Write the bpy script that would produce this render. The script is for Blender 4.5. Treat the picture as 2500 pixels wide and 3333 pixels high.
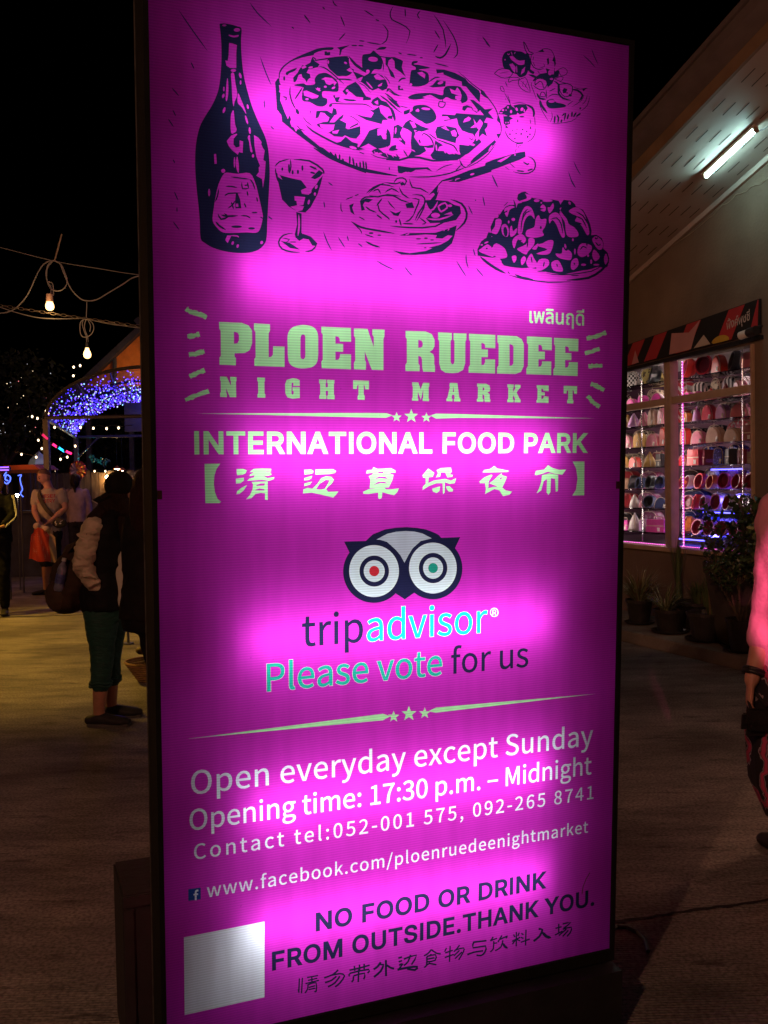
import bpy, bmesh, math, random, json
from mathutils import Vector, Matrix, Euler, noise
from mathutils.geometry import delaunay_2d_cdt
random.seed(7)
for o in list(bpy.data.objects): bpy.data.objects.remove(o)
SC = bpy.context.scene
COL = SC.collection
R = math.radians
# ---------------------------------------------------------------- camera
FPX, PIT, ROLL = 3125.0, math.atan(102.4/3125.0), 0.018
CAM = Vector((0, 0, 1.55))
_r0, _f0, _u0 = Vector((1, 0, 0)), Vector((0, math.cos(PIT), -math.sin(PIT))), Vector((0, math.sin(PIT), math.cos(PIT)))
_rt = _r0*math.cos(ROLL) - _u0*math.sin(ROLL)
_up = _u0*math.cos(ROLL) + _r0*math.sin(ROLL)
cam = bpy.data.cameras.new('camera')
cam.sensor_fit = 'VERTICAL'; cam.sensor_height = 36.0; cam.lens = FPX/3333*36.0
cam.clip_start = 0.05; cam.clip_end = 500
cam_o = bpy.data.objects.new('camera', cam); COL.objects.link(cam_o)
m = Matrix((( _rt.x, _up.x, -_f0.x, CAM.x), (_rt.y, _up.y, -_f0.y, CAM.y), (_rt.z, _up.z, -_f0.z, CAM.z), (0, 0, 0, 1)))
cam_o.matrix_world = m
SC.camera = cam_o
def ray(u, v):
    return _rt*((u-1250)/FPX) - _up*((v-1666.5)/FPX) + _f0
def at(u, v, Y):
    "the point at depth Y seen in direction (u, v)"
    d = ray(u, v); return CAM + d*(Y/d.y)
def gnd(u, v, z=0.0):
    d = ray(u, v); return CAM + d*((z-CAM.z)/d.z)
# ---------------------------------------------------------------- night sky
W = bpy.data.worlds.new('World'); SC.world = W; W.use_nodes = True
nt = W.node_tree
bg = nt.nodes['Background']
sky = nt.nodes.new('ShaderNodeTexSky'); sky.sky_type = 'NISHITA'; sky.sun_disc = False
sky.sun_elevation = R(-9); sky.sun_rotation = R(200)
nt.links.new(sky.outputs['Color'], bg.inputs['Color'])
bg.inputs['Strength'].default_value = 0.05
SC.view_settings.view_transform = 'Standard'; SC.view_settings.look = 'None'
SC.view_settings.exposure = 0; SC.view_settings.gamma = 1
SC.cycles.use_denoising = True
try: SC.cycles.denoiser = 'OPENIMAGEDENOISE'
except Exception: pass
SC.cycles.max_bounces = 8; SC.cycles.transparent_max_bounces = 16
SC.cycles.sample_clamp_indirect = 4.0
SC.cycles.caustics_reflective = False; SC.cycles.caustics_refractive = False
# ---------------------------------------------------------------- helpers
def mat(name, col, rough=0.7, var=0.15, scale=8.0, bump=0.0, bscale=None, metal=0.0, spec=0.4, emit=None, es=0.0, sheen=0.0, col2=None, stretch=None):
    m = bpy.data.materials.new(name); m.use_nodes = True
    n, l = m.node_tree.nodes, m.node_tree.links
    b = n['Principled BSDF']
    b.inputs['Roughness'].default_value = rough; b.inputs['Metallic'].default_value = metal
    b.inputs['Specular IOR Level'].default_value = spec
    tc = n.new('ShaderNodeTexCoord')
    src = tc.outputs['Object']
    if stretch:
        mp = n.new('ShaderNodeMapping'); mp.inputs['Scale'].default_value = stretch
        l.new(src, mp.inputs['Vector']); src = mp.outputs['Vector']
    nz = n.new('ShaderNodeTexNoise'); nz.inputs['Scale'].default_value = scale; nz.inputs['Detail'].default_value = 6
    l.new(src, nz.inputs['Vector'])
    rp = n.new('ShaderNodeValToRGB')
    c = Vector(col); d = Vector(col2) if col2 else c*(1-var)
    e = c if col2 else c*(1+var)
    rp.color_ramp.elements[0].position = 0.32; rp.color_ramp.elements[1].position = 0.68
    rp.color_ramp.elements[0].color = (*[max(0, q) for q in d], 1); rp.color_ramp.elements[1].color = (*[min(1, q) for q in e], 1)
    l.new(nz.outputs['Fac'], rp.inputs['Fac']); l.new(rp.outputs['Color'], b.inputs['Base Color'])
    if bump:
        n2 = n.new('ShaderNodeTexNoise'); n2.inputs['Scale'].default_value = bscale or scale*4; n2.inputs['Detail'].default_value = 4
        l.new(src, n2.inputs['Vector'])
        bp = n.new('ShaderNodeBump'); bp.inputs['Strength'].default_value = bump; bp.inputs['Distance'].default_value = 0.02
        l.new(n2.outputs['Fac'], bp.inputs['Height']); l.new(bp.outputs['Normal'], b.inputs['Normal'])
    if emit:
        b.inputs['Emission Color'].default_value = (*emit, 1); b.inputs['Emission Strength'].default_value = es
    if sheen: b.inputs['Sheen Weight'].default_value = sheen
    return m
def glow(name, col, strength, sample=True):
    m = bpy.data.materials.new(name); m.use_nodes = True
    n, l = m.node_tree.nodes, m.node_tree.links
    n.remove(n['Principled BSDF'])
    e = n.new('ShaderNodeEmission'); e.inputs['Color'].default_value = (*col, 1); e.inputs['Strength'].default_value = strength
    l.new(e.outputs[0], n['Material Output'].inputs['Surface'])
    if not sample: m.cycles.emission_sampling = 'NONE'
    return m
def nodes_of(m): return m.node_tree.nodes, m.node_tree.links, m.node_tree.nodes['Principled BSDF']
class MB:
    "collects simple shapes as ONE mesh"
    def __init__(s): s.v, s.f, s.m = [], [], []
    def add(s, vs, fs, mi=0):
        b = len(s.v); s.v += [Vector(q) for q in vs]; s.f += [[i+b for i in f] for f in fs]; s.m += [mi]*len(fs); return s
    def box(s, c, d, rot=None, mi=0, taper=1.0):
        x, y, z = d[0]/2, d[1]/2, d[2]/2; t = taper
        vs = [Vector(q) for q in ((-x,-y,-z),(x,-y,-z),(x,y,-z),(-x,y,-z),(-x*t,-y*t,z),(x*t,-y*t,z),(x*t,y*t,z),(-x*t,y*t,z))]
        if rot is not None:
            M = rot if isinstance(rot, Matrix) else Euler(rot).to_matrix()
            vs = [M @ q for q in vs]
        c = Vector(c)
        return s.add([q+c for q in vs], [(0,3,2,1),(4,5,6,7),(0,1,5,4),(1,2,6,5),(2,3,7,6),(3,0,4,7)], mi)
    def tube(s, pts, r, n=8, mi=0, cap=True, side=None):
        pts = [Vector(p) for p in pts]; k = len(pts)
        rs = r if isinstance(r, (list, tuple)) else [r]*k
        vs, up = [], None
        for i, p in enumerate(pts):
            t = (pts[min(i+1, k-1)]-pts[max(i-1, 0)])
            t = t.normalized() if t.length > 1e-9 else Vector((0, 0, 1))
            if side is not None: a = (Vector(side)-t*t.dot(Vector(side))).normalized()
            elif up is None: a = t.orthogonal().normalized()
            else:
                a = up-t*up.dot(t); a = a.normalized() if a.length > 1e-6 else t.orthogonal().normalized()
            up = a; b = t.cross(a)
            ra, rb = rs[i] if isinstance(rs[i], (list, tuple)) else (rs[i], rs[i])
            for j in range(n):
                w = 2*math.pi*j/n; vs.append(p+a*(math.cos(w)*ra)+b*(math.sin(w)*rb))
        fs = [(i*n+j, i*n+(j+1) % n, (i+1)*n+(j+1) % n, (i+1)*n+j) for i in range(k-1) for j in range(n)]
        if cap: fs += [tuple(range(n))[::-1], tuple((k-1)*n+j for j in range(n))]
        return s.add(vs, fs, mi)
    def lathe(s, prof, c=(0, 0, 0), n=20, mi=0, M=None):
        vs = [Vector((r*math.cos(2*math.pi*j/n), r*math.sin(2*math.pi*j/n), z)) for r, z in prof for j in range(n)]
        if M is not None: vs = [M @ q for q in vs]
        vs = [q+Vector(c) for q in vs]
        fs = [(i*n+j, i*n+(j+1) % n, (i+1)*n+(j+1) % n, (i+1)*n+j) for i in range(len(prof)-1) for j in range(n)]
        return s.add(vs, fs, mi)
    def ball(s, c, r, n=10, k=6, mi=0, M=None):
        r = r if isinstance(r, (list, tuple)) else (r, r, r)
        vs = [Vector((0, 0, -r[2]))]+[Vector((r[0]*math.sin(math.pi*i/k)*math.cos(2*math.pi*j/n), r[1]*math.sin(math.pi*i/k)*math.sin(2*math.pi*j/n), -r[2]*math.cos(math.pi*i/k))) for i in range(1, k) for j in range(n)]+[Vector((0, 0, r[2]))]
        if M is not None: vs = [M @ q for q in vs]
        fs = [(0, 1+(j+1) % n, 1+j) for j in range(n)]
        fs += [(1+(i-1)*n+j, 1+(i-1)*n+(j+1) % n, 1+i*n+(j+1) % n, 1+i*n+j) for i in range(1, k-1) for j in range(n)]
        L = len(vs)-1; fs += [(L, 1+(k-2)*n+j, 1+(k-2)*n+(j+1) % n) for j in range(n)]
        return s.add([q+Vector(c) for q in vs], fs, mi)
    def octa(s, c, r, mi=0):
        c = Vector(c)
        return s.add([c+Vector(q)*r for q in ((1,0,0),(-1,0,0),(0,1,0),(0,-1,0),(0,0,1),(0,0,-1))], [(0,2,4),(2,1,4),(1,3,4),(3,0,4),(2,0,5),(1,2,5),(3,1,5),(0,3,5)], mi)
    def prism(s, pts, d, mi=0):
        "polygon of 3-D points extruded by vector d"
        pts = [Vector(p) for p in pts]; d = Vector(d); n = len(pts)
        return s.add(pts+[p+d for p in pts], [tuple(range(n))[::-1], tuple(range(n, 2*n))]+[(i, (i+1) % n, n+(i+1) % n, n+i) for i in range(n)], mi)
    def quad(s, a, b, c, d, mi=0): return s.add([a, b, c, d], [(0, 1, 2, 3)], mi)
    def mesh(s, name, mats, smooth=False):
        me = bpy.data.meshes.new(name); me.from_pydata([tuple(q) for q in s.v], [], s.f)
        for q in (mats if isinstance(mats, (list, tuple)) else [mats]): me.materials.append(q)
        me.polygons.foreach_set('material_index', s.m)
        if smooth: me.polygons.foreach_set('use_smooth', [True]*len(s.f))
        me.update(); return me
    def build(s, name, mats, parent=None, smooth=False, bevel=0.0):
        o = bpy.data.objects.new(name, s.mesh(name, mats, smooth)); COL.objects.link(o)
        if parent is not None: o.parent = parent
        if bevel:
            bm = bmesh.new(); bm.from_mesh(o.data)
            bmesh.ops.remove_doubles(bm, verts=bm.verts, dist=1e-5)
            bmesh.ops.bevel(bm, geom=[e for e in bm.edges if len(e.link_faces) == 2 and e.calc_face_angle(0) > 0.5], offset=bevel, segments=2, affect='EDGES', clamp_overlap=True)
            bm.to_mesh(o.data); bm.free()
        return o
def tag(o, label, cat, group=None, kind=None):
    o['label'] = label; o['category'] = cat
    if group: o['group'] = group
    if kind: o['kind'] = kind
    return o
def thing(name, label, cat, loc=(0, 0, 0), rz=0.0, group=None):
    o = bpy.data.objects.new(name, None); COL.objects.link(o)
    o.empty_display_size = 0.1
    o.location = loc; o.rotation_euler = (0, 0, rz)
    return tag(o, label, cat, group)
def struct(name, mb, m, parent=None, **k):
    o = mb.build(name, m, parent, **k)
    if parent is None: o['kind'] = 'structure'
    return o
def copy_tree(o, parent=None):
    c = o.copy(); COL.objects.link(c); c.parent = parent
    for ch in list(o.children): copy_tree(ch, c)
    return c
def remeshed(mb, voxel, smooth=4, name='tmp'):
    "one continuous surface over overlapping shapes"
    o = mb.build(name, [])
    r = o.modifiers.new('r', 'REMESH'); r.mode = 'VOXEL'; r.voxel_size = voxel
    sm = o.modifiers.new('s', 'SMOOTH'); sm.iterations = smooth; sm.factor = 0.5
    dg = bpy.context.evaluated_depsgraph_get()
    me = bpy.data.meshes.new_from_object(o.evaluated_get(dg))
    old = o.data; bpy.data.objects.remove(o); bpy.data.meshes.remove(old)
    me.polygons.foreach_set('use_smooth', [True]*len(me.polygons))
    return me
def link(name, me, m, parent=None):
    me.materials.clear(); me.materials.append(m)
    o = bpy.data.objects.new(name, me); COL.objects.link(o)
    if parent is not None: o.parent = parent
    return o
# ---------------------------------------------------------------- ground
def ground_material():
    m = mat('broomed_concrete', (0.20, 0.185, 0.165), 0.8, 0.25, 1.3)
    n, l, b = nodes_of(m)
    tc = n.new('ShaderNodeTexCoord')
    mp = n.new('ShaderNodeMapping'); mp.inputs['Rotation'].default_value = (0, 0, R(-4)); mp.inputs['Scale'].default_value = (0.55, 1.9, 1)
    l.new(tc.outputs['Object'], mp.inputs['Vector'])
    nz = n.new('ShaderNodeTexNoise'); nz.inputs['Scale'].default_value = 2.4; nz.inputs['Detail'].default_value = 12; nz.inputs['Roughness'].default_value = 0.78
    l.new(mp.outputs['Vector'], nz.inputs['Vector'])
    rp = n.new('ShaderNodeValToRGB')
    rp.color_ramp.elements[0].position = 0.34; rp.color_ramp.elements[0].color = (0.12, 0.108, 0.095, 1)
    rp.color_ramp.elements[1].position = 0.62; rp.color_ramp.elements[1].color = (0.34, 0.31, 0.275, 1)
    l.new(nz.outputs['Fac'], rp.inputs['Fac'])
    n2 = n.new('ShaderNodeTexNoise'); n2.inputs['Scale'].default_value = 75; n2.inputs['Detail'].default_value = 4
    l.new(tc.outputs['Object'], n2.inputs['Vector'])
    r2 = n.new('ShaderNodeValToRGB'); r2.color_ramp.elements[0].position = 0.36; r2.color_ramp.elements[0].color = (.30, .29, .28, 1); r2.color_ramp.elements[1].position = 0.60; r2.color_ramp.elements[1].color = (.95, .95, .95, 1)
    l.new(n2.outputs['Fac'], r2.inputs['Fac'])
    mx = n.new('ShaderNodeMix'); mx.data_type = 'RGBA'; mx.blend_type = 'MULTIPLY'; mx.inputs[0].default_value = 0.8
    l.new(rp.outputs['Color'], mx.inputs[6]); l.new(r2.outputs['Color'], mx.inputs[7])
    # darker stains
    n3 = n.new('ShaderNodeTexNoise'); n3.inputs['Scale'].default_value = 0.9; n3.inputs['Detail'].default_value = 5
    l.new(tc.outputs['Object'], n3.inputs['Vector'])
    r3 = n.new('ShaderNodeValToRGB'); r3.color_ramp.elements[0].position = 0.38; r3.color_ramp.elements[0].color = (0.5, 0.48, 0.46, 1); r3.color_ramp.elements[1].position = 0.55
    n4 = n.new('ShaderNodeTexNoise'); n4.inputs['Scale'].default_value = 4.5; n4.inputs['Detail'].default_value = 6; n4.inputs['Roughness'].default_value = .7; l.new(mp.outputs['Vector'], n4.inputs['Vector'])
    r4 = n.new('ShaderNodeValToRGB'); r4.color_ramp.elements[0].position = 0.33; r4.color_ramp.elements[0].color = (.22, .20, .19, 1); r4.color_ramp.elements[1].position = 0.42
    l.new(n4.outputs['Fac'], r4.inputs['Fac'])
    m4 = n.new('ShaderNodeMix'); m4.data_type = 'RGBA'; m4.blend_type = 'MULTIPLY'; m4.inputs[0].default_value = 0.8
    l.new(n3.outputs['Fac'], r3.inputs['Fac'])
    m2 = n.new('ShaderNodeMix'); m2.data_type = 'RGBA'; m2.blend_type = 'MULTIPLY'; m2.inputs[0].default_value = 1.0
    l.new(mx.outputs[2], m2.inputs[6]); l.new(r3.outputs['Color'], m2.inputs[7])
    l.new(m2.outputs[2], m4.inputs[6]); l.new(r4.outputs['Color'], m4.inputs[7]); l.new(m4.outputs[2], b.inputs['Base Color'])
    # broom grooves run across
    wv = n.new('ShaderNodeTexWave'); wv.wave_type = 'BANDS'; wv.bands_direction = 'Y'; wv.inputs['Scale'].default_value = 9.0; wv.inputs['Distortion'].default_value = 1.2; wv.inputs['Detail'].default_value = 3; wv.inputs['Detail Scale'].default_value = 0.6
    mq = n.new('ShaderNodeMapping'); mq.inputs['Rotation'].default_value = (0, 0, R(-4)); mq.inputs['Scale'].default_value = (0.3, 2.6, 1)
    l.new(tc.outputs['Object'], mq.inputs['Vector']); l.new(mq.outputs['Vector'], wv.inputs['Vector'])
    bp = n.new('ShaderNodeBump'); bp.inputs['Strength'].default_value = 0.85; bp.inputs['Distance'].default_value = 0.004
    l.new(wv.outputs['Fac'], bp.inputs['Height'])
    b2 = n.new('ShaderNodeBump'); b2.inputs['Strength'].default_value = 0.5; b2.inputs['Distance'].default_value = 0.01
    l.new(nz.outputs['Fac'], b2.inputs['Height']); l.new(bp.outputs['Normal'], b2.inputs['Normal'])
    l.new(b2.outputs['Normal'], b.inputs['Normal'])
    return m
G = MB()
N = 12
G.add([(-150+300*i/N, -60+260*j/N, 0) for j in range(N+1) for i in range(N+1)], [(j*(N+1)+i, j*(N+1)+i+1, (j+1)*(N+1)+i+1, (j+1)*(N+1)+i) for j in range(N) for i in range(N)])
struct('ground', G, ground_material())
M_groove = mat('groove_dirt', (0.018, 0.015, 0.013), 0.95, 0.3, 30)
def joint(a, b, w):
    a, b = Vector(a), Vector(b); d = (b-a).normalized(); s = Vector((-d.y, d.x, 0))
    mb = MB(); k = 30; L = []
    for i in range(k+1):
        p = a.lerp(b, i/k); p.z = 0.004; q = w*(0.7+0.6*random.random()); o = s*random.uniform(-.006, .006)
        L.append((p+o-s*q/2, p+o+s*q/2))
    for i in range(k): mb.quad(L[i][0], L[i+1][0], L[i+1][1], L[i][1])
    struct('ground_joint', mb, M_groove)
p1, p2 = gnd(0, 2010), gnd(460, 1996)
joint(p1+(p1-p2)*2, p2+(p2-p1)*0.6, 0.05)
p1, p2 = gnd(2005, 3003), gnd(2500, 2932)
joint(p1+(p1-p2)*0.3, p2+(p2-p1)*0.4, 0.018)
# ---------------------------------------------------------------- shop building
WX, WY = Vector((.3729, -.9279, 0)), Vector((.9279, .3729, 0))       # along the wall towards the viewer / into the building
W0 = Vector((2.5, 8.25, 0)) + WY*0.8
WRZ = math.atan2(WX.y, WX.x)
def wl(x, y, z): return W0 + WX*x + WY*y + Vector((0, 0, z))
M_wall = mat('painted_render', (0.165, 0.122, 0.088), 0.85, 0.30, 1.3, 0.25, 40)
M_soff = mat('soffit_board', (0.42, 0.34, 0.29), 0.65, 0.06, 3.0)
M_fascia = mat('fascia_board', (0.20, 0.135, 0.085), 0.6, 0.15, 5)
M_gutter = mat('roof_edge_metal', (0.12, 0.10, 0.10), 0.5, 0.15, 6)
M_frame = mat('window_frame_paint', (0.42, 0.30, 0.20), 0.5, 0.10, 9)
M_dark = mat('dark_slot', (0.02, 0.015, 0.012), 0.9, 0.1)
M_black = mat('black_plastic', (0.018, 0.018, 0.02), 0.5, 0.2, 12)
M_blackm = mat('black_metal', (0.012, 0.012, 0.013), 0.45, 0.3, 12, 0.05, 60)
M_cable = mat('pale_cable', (0.35, 0.29, 0.22), 0.6, 0.15, 30)
M_white = mat('white_plastic', (0.7, 0.68, 0.64), 0.5, 0.05)
bld = thing('shop_building', 'low shop building with sloping slotted soffit and a lit display window', 'building', W0, WRZ)
XA, XB = -5.5, 3.2                                                    # extent along the wall
wx0, wx1, wz0, wz1 = -3.1, 0.062, 0.835, 2.69                         # window opening
def rake(x): return 4.174 + (x)*0.3323                                # soffit height at the wall
mb = MB()
def wallbox(x0, x1, za, zb0, zb1):                                    # wall piece whose top follows the rake
    mb.add([(x0, 0, za), (x1, 0, za), (x1, .16, za), (x0, .16, za), (x0, 0, zb0), (x1, 0, zb1), (x1, .16, zb1), (x0, .16, zb0)],
           [(0,3,2,1), (4,5,6,7), (0,1,5,4), (1,2,6,5), (2,3,7,6), (3,0,4,7)])
wallbox(XA, wx0, 0, rake(XA), rake(wx0))
wallbox(wx1, XB, 0, rake(wx1), rake(XB))
wallbox(wx0, wx1, 0, wz0, wz0)
wallbox(wx0, wx1, wz1, rake(wx0), rake(wx1))
mb.build('wall', M_wall, bld)
# cable stuck along the wall below the soffit
pts = []
for i in range(26):
    t = i/25; x = -0.95+t*1.5
    z = rake(x)-0.06-0.16*t**1.5+0.012*math.sin(i*1.9)*(t > .35)-0.02*math.sin(t*9)
    pts.append((x, -0.012, z))
mb = MB().tube(pts, 0.004, 5); mb.build('wall_cable', M_cable, bld)
# soffit: slab following the rake, with rows of slots
OV = 1.04
mb = MB()
def sl(x, y, dz=0.0): return Vector((x, y, rake(x)+dz))
mb.prism([sl(XA, -OV), sl(XB, -OV), sl(XB, .0), sl(XA, .0)], (0, 0, 0.05))
mb.build('soffit', M_soff, bld)
mb = MB()
dirx = Vector((1, 0, .3323)).normalized()
pitch = 0.245
for i in range(-9, 12):
    for j in range(8):
        y = -0.10-j*0.118
        x0 = i*pitch*1.28+0.02*(j % 2)
        a = sl(x0, y, -0.0025); L = 0.15
        b = a+dirx*L
        mb.prism([a+Vector((0, -.004, 0)), b+Vector((0, -.004, 0)), b+Vector((0, .004, 0)), a+Vector((0, .004, 0))], (0, 0, -0.001))
mb.build('slots', M_dark, bld)
mb = MB().prism([sl(XA, -OV-.03, -.01), sl(XA, -OV, -.01), sl(XA, -OV, .22), sl(XA, -OV-.03, .22)], Vector((XB-XA, 0, (XB-XA)*.3323)))
mb.build('fascia', M_fascia, bld)
mb = MB().prism([sl(XA, -OV-.16, .16), sl(XA, -OV-.032, .10), sl(XA, -OV-.032, .26), sl(XA, -OV-.16, .25)], Vector((XB-XA, 0, (XB-XA)*.3323)))
mb.prism([sl(XA, -OV-.18, .255), sl(XA, .3, .255), sl(XA, .3, .30), sl(XA, -OV-.18, .30)], Vector((XB-XA, 0, (XB-XA)*.3323)))
mb.build('roof_edge', M_gutter, bld)
# wall trim where soffit meets wall
mb = MB().prism([sl(XA, -.035, -.055), sl(XA, -.003, -.055), sl(XA, -.003, -.004), sl(XA, -.035, -.004)], Vector((XB-XA, 0, (XB-XA)*.3323)))
mb.build('cornice', M_soff, bld)
# window frame: jambs, sill, mullion, transom
fr = MB()
fr.box(((wx0+wx1)/2, 0.02, wz0-.022), (wx1-wx0+.06, .13, .044))
fr.build('window_sill', M_frame, bld, bevel=.004)
for xm, w, d_ in ((wx1+.014, .03, .11), (wx0-.014, .03, .11), (-1.10, .045, .10), (-1.052, .045, .10), (-2.11, .045, .10)):
    fr = MB(); fr.box((xm, 0.03, (wz0+wz1)/2), (w, d_, wz1-wz0-.004)); fr.build('window_frame', M_frame, bld, bevel=.003)
fr = MB()
for xa, xb in ((-3.09, -2.135), (-2.085, -1.1235), (-1.0285, .0)):
    za, zb = 2.285+.02*(xa+1.2)/1.1, 2.285+.02*(xb+1.2)/1.1
    fr.add([(xa, -.005, za-.035), (xb, -.005, zb-.035), (xb, .07, zb-.035), (xa, .07, za-.035), (xa, -.005, za+.035), (xb, -.005, zb+.035), (xb, .07, zb+.035), (xa, .07, za+.035)],
           [(0,3,2,1), (4,5,6,7), (0,1,5,4), (1,2,6,5), (2,3,7,6), (3,0,4,7)])
fr.build('window_transom', M_frame, bld, bevel=.003)
def glass_material():
    m = bpy.data.materials.new('window_glass'); m.use_nodes = True
    n, l = m.node_tree.nodes, m.node_tree.links
    n.remove(n['Principled BSDF'])
    t = n.new('ShaderNodeBsdfTransparent'); t.inputs['Color'].default_value = (.93, .94, .95, 1)
    g = n.new('ShaderNodeBsdfGlossy'); g.inputs['Roughness'].default_value = 0.01
    fz = n.new('ShaderNodeFresnel'); fz.inputs['IOR'].default_value = 1.28
    mx = n.new('ShaderNodeMixShader')
    l.new(fz.outputs[0], mx.inputs[0]); l.new(t.outputs[0], mx.inputs[1]); l.new(g.outputs[0], mx.inputs[2])
    l.new(mx.outputs[0], n['Material Output'].inputs['Surface'])
    return m
M_glass = glass_material()
gl = MB()
for xa, xb in ((-3.08, -2.14), (-2.08, -1.13), (-1.025, -.002)):
    gl.quad((xa, .045, wz0+.01), (xb, .045, wz0+.01), (xb, .045, wz1-.01), (xa, .045, wz1-.01))
gl.build('window_pane', M_glass, bld)
# shop interior
M_inn = mat('shop_wall_plum', (0.10, 0.045, 0.075), 0.7, 0.2, 3)
M_innc = mat('shop_ceiling', (0.5, 0.44, 0.45), 0.7, 0.05, 3)
DB = 1.25
mb = MB()
mb.box(((wx0+wx1)/2, DB+.03, 1.75), (wx1-wx0+.6, .06, 2.1))
mb.box((wx0-.05, .70, 1.75), (.08, 1.08, 2.1)); mb.box((wx1+.25, .70, 1.75), (.06, 1.08, 2.1))
mb.build('shop_back_wall', M_inn, bld)
mb = MB(); mb.box(((wx0+wx1)/2, .70, 2.78), (wx1-wx0+.5, 1.06, .04)); mb.build('shop_ceiling', M_innc, bld)
mb = MB(); mb.box(((wx0+wx1)/2, .70, wz0-.03), (wx1-wx0+.5, 1.06, .05)); mb.build('display_floor', mat('display_floor', (.09, .05, .08), .35, .2, 4), bld)
M_clamp = glow('hidden_shop_lamp', (1.0, .78, .70), 30.0)
for x in (-2.55, -1.6, -.5):
    q = MB(); q.box((x, .125, 2.738), (.7, .05, .02)); q.build('hidden_shop_lamp', M_clamp, bld)
for x, y in ((-2.17, .10), (-1.165, .10), (.135, .10), (.02, .53), (-1.72, .53), (-2.9, .53)):
    q = MB(); q.tube([(x, y, .92), (x, y, 2.66)], .011, 8); q.build('hidden_shop_lamp', M_clamp, bld)  # upright tubes added out of sight to brighten the goods
# glass shelves
SHELF = (2.53, 2.275, 2.085, 1.86, 1.645, 1.41, 1.205, .95)
M_shelf = glass_material(); M_shelf.name = 'shelf_glass'; M_shelf.node_tree.nodes['Transparent BSDF'].inputs['Color'].default_value = (.80, .84, .86, 1)
mb = MB()
for z in SHELF:
    for xa, xb in ((-2.95, -1.13), (-1.02, .05)):
        mb.box(((xa+xb)/2, .35, z-.006), (xb-xa, .26, .010))
mb.build('glass_shelves', M_shelf, bld)
mb = MB()
for x in (-2.75, -1.83, -1.17, -.32): mb.tube([(x, .24, wz0), (x, .24, 2.75)], .006, 6)
mb.build('shelf_rods', mat('rod_chrome', (.6, .6, .62), .25, .05, metal=.9), bld)
# pink rope lights round the panes
M_rope = glow('rope_light_pink', (1.0, .05, .62), 1.6)
M_bead = glow('rope_light_bead', (1.0, .45, .9), 2.2, False)
def rope(a, b, step, name='rope_light', r=.006, br=.0085):
    a, b = Vector(a), Vector(b); mb = MB(); mb.tube([a, b], r, 6, 0)
    n = int((b-a).length/step)
    for i in range(n+1): mb.octa(a.lerp(b, i/n)+Vector((0, -.004, 0)), br, 1)
    return mb.build(name, [M_rope, M_bead], bld)
rope((-.975, .09, wz0+.02), (-.975, .09, 2.665), .028, br=.010)
rope((-3.0, .065, wz0+.012), (-1.13, .065, wz0+.012), .03, r=.004, br=.0045)
rope((-1.02, .065, wz0+.012), (.05, .065, wz0+.012), .03, r=.004, br=.0045)
rope((-.55, .62, 1.45), (-.55, .62, 2.42), .028, br=.009)
rope((.0, .75, 1.2), (.0, .75, 1.62), .03, br=.009)
# blue-violet light strip low at the back right
M_bl = glow('strip_light_violet', (.08, .07, 1.0), 9.0)
for q0, q1 in (((-1.62, .50, .875), (-.55, .50, .875)), ((-1.05, .50, 1.60), (-.62, .50, 1.60)), ((-1.3, .56, 1.165), (-.6, .56, 1.165))):
    mb = MB(); mb.tube([q0, q1], .006, 6); mb.build('strip_light', M_bl, bld)
for x, z in ((-.75, 1.30), (-.95, .98)):
    l = bpy.data.lights.new('strip_glow', 'POINT'); l.color = (.12, .10, 1.0); l.energy = 5.0; l.shadow_soft_size = .05
    o = bpy.data.objects.new('strip_glow', l); COL.objects.link(o); o.location = wl(x, .44, z)
# striped fabric banner over the window
ban = thing('striped_banner', 'red and black striped fabric banner with Thai lettering above the shop window', 'banner', W0, WRZ)
M_bred = mat('banner_red', (.40, .022, .028), .55, .12, 4, .15, 6)
M_bblk = mat('banner_black', (.008, .007, .007), .8, .2, 4, .15, 6)
M_bpnk = mat('banner_pink', (.52, .25, .24), .55, .08, 4, .15, 6)
M_bcrm = mat('banner_cream', (.50, .40, .32), .55, .08, 4, .15, 6)
M_byel = mat('banner_yellow', (.55, .33, .03), .55, .08, 4, .15, 6)
bx0, bx1, by = -3.1, .185, -.030
def bz0(x): return 2.70+.037*(x+1.72)
def bz1(x): return 2.925+.0735*(x+1.72)
def bpt(x, t): return Vector((x, by, bz0(x)+t*(bz1(x)-bz0(x))))
mb = MB()
mb.add([bpt(bx0, 0), bpt(bx1, 0), bpt(bx1, 1), bpt(bx0, 1)]+[p+Vector((0, .022, 0)) for p in (bpt(bx0, 0), bpt(bx1, 0), bpt(bx1, 1), bpt(bx0, 1))],
       [(0,1,2,3), (7,6,5,4), (0,4,5,1), (1,5,6,2), (2,6,7,3), (3,7,4,0)])
mb.build('cloth', M_bblk, ban)
mb = MB()
def patch(pts, mi, lift):
    mb.add([bpt(x, t)+Vector((0, -lift, 0)) for x, t in pts], [tuple(range(len(pts)))], mi)
for xs in (-2.9, -2.33, -1.77, -1.42, -.93, -.36, .06):                  # slanting red stripes
    w = .20 if xs != .06 else .10
    patch([(max(xs, bx0), .02), (min(xs+w, bx1-.01), .02), (min(xs+w+.17, bx1-.01), .98), (min(xs+.17, bx1-.02), .98)], 0, .002)
patch([(-1.02, .04), (-.70, .04), (-.63, .62), (-.57, .98), (-.73, .66), (-.98, .84)], 1, .004)       # star-like pale shapes
patch([(-1.62, .04), (-1.50, .04), (-1.56, .62)], 1, .004)
patch([(-.66, .04), (-.43, .04), (-.52, .42)], 2, .005)
patch([(-.395, .02)]+[(-.30+.12*math.cos(a), .02+.22*math.sin(a)) for a in [math.pi*(1-i/10) for i in range(1, 10)]]+[(-.19, .02)], 3, .004)
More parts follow.
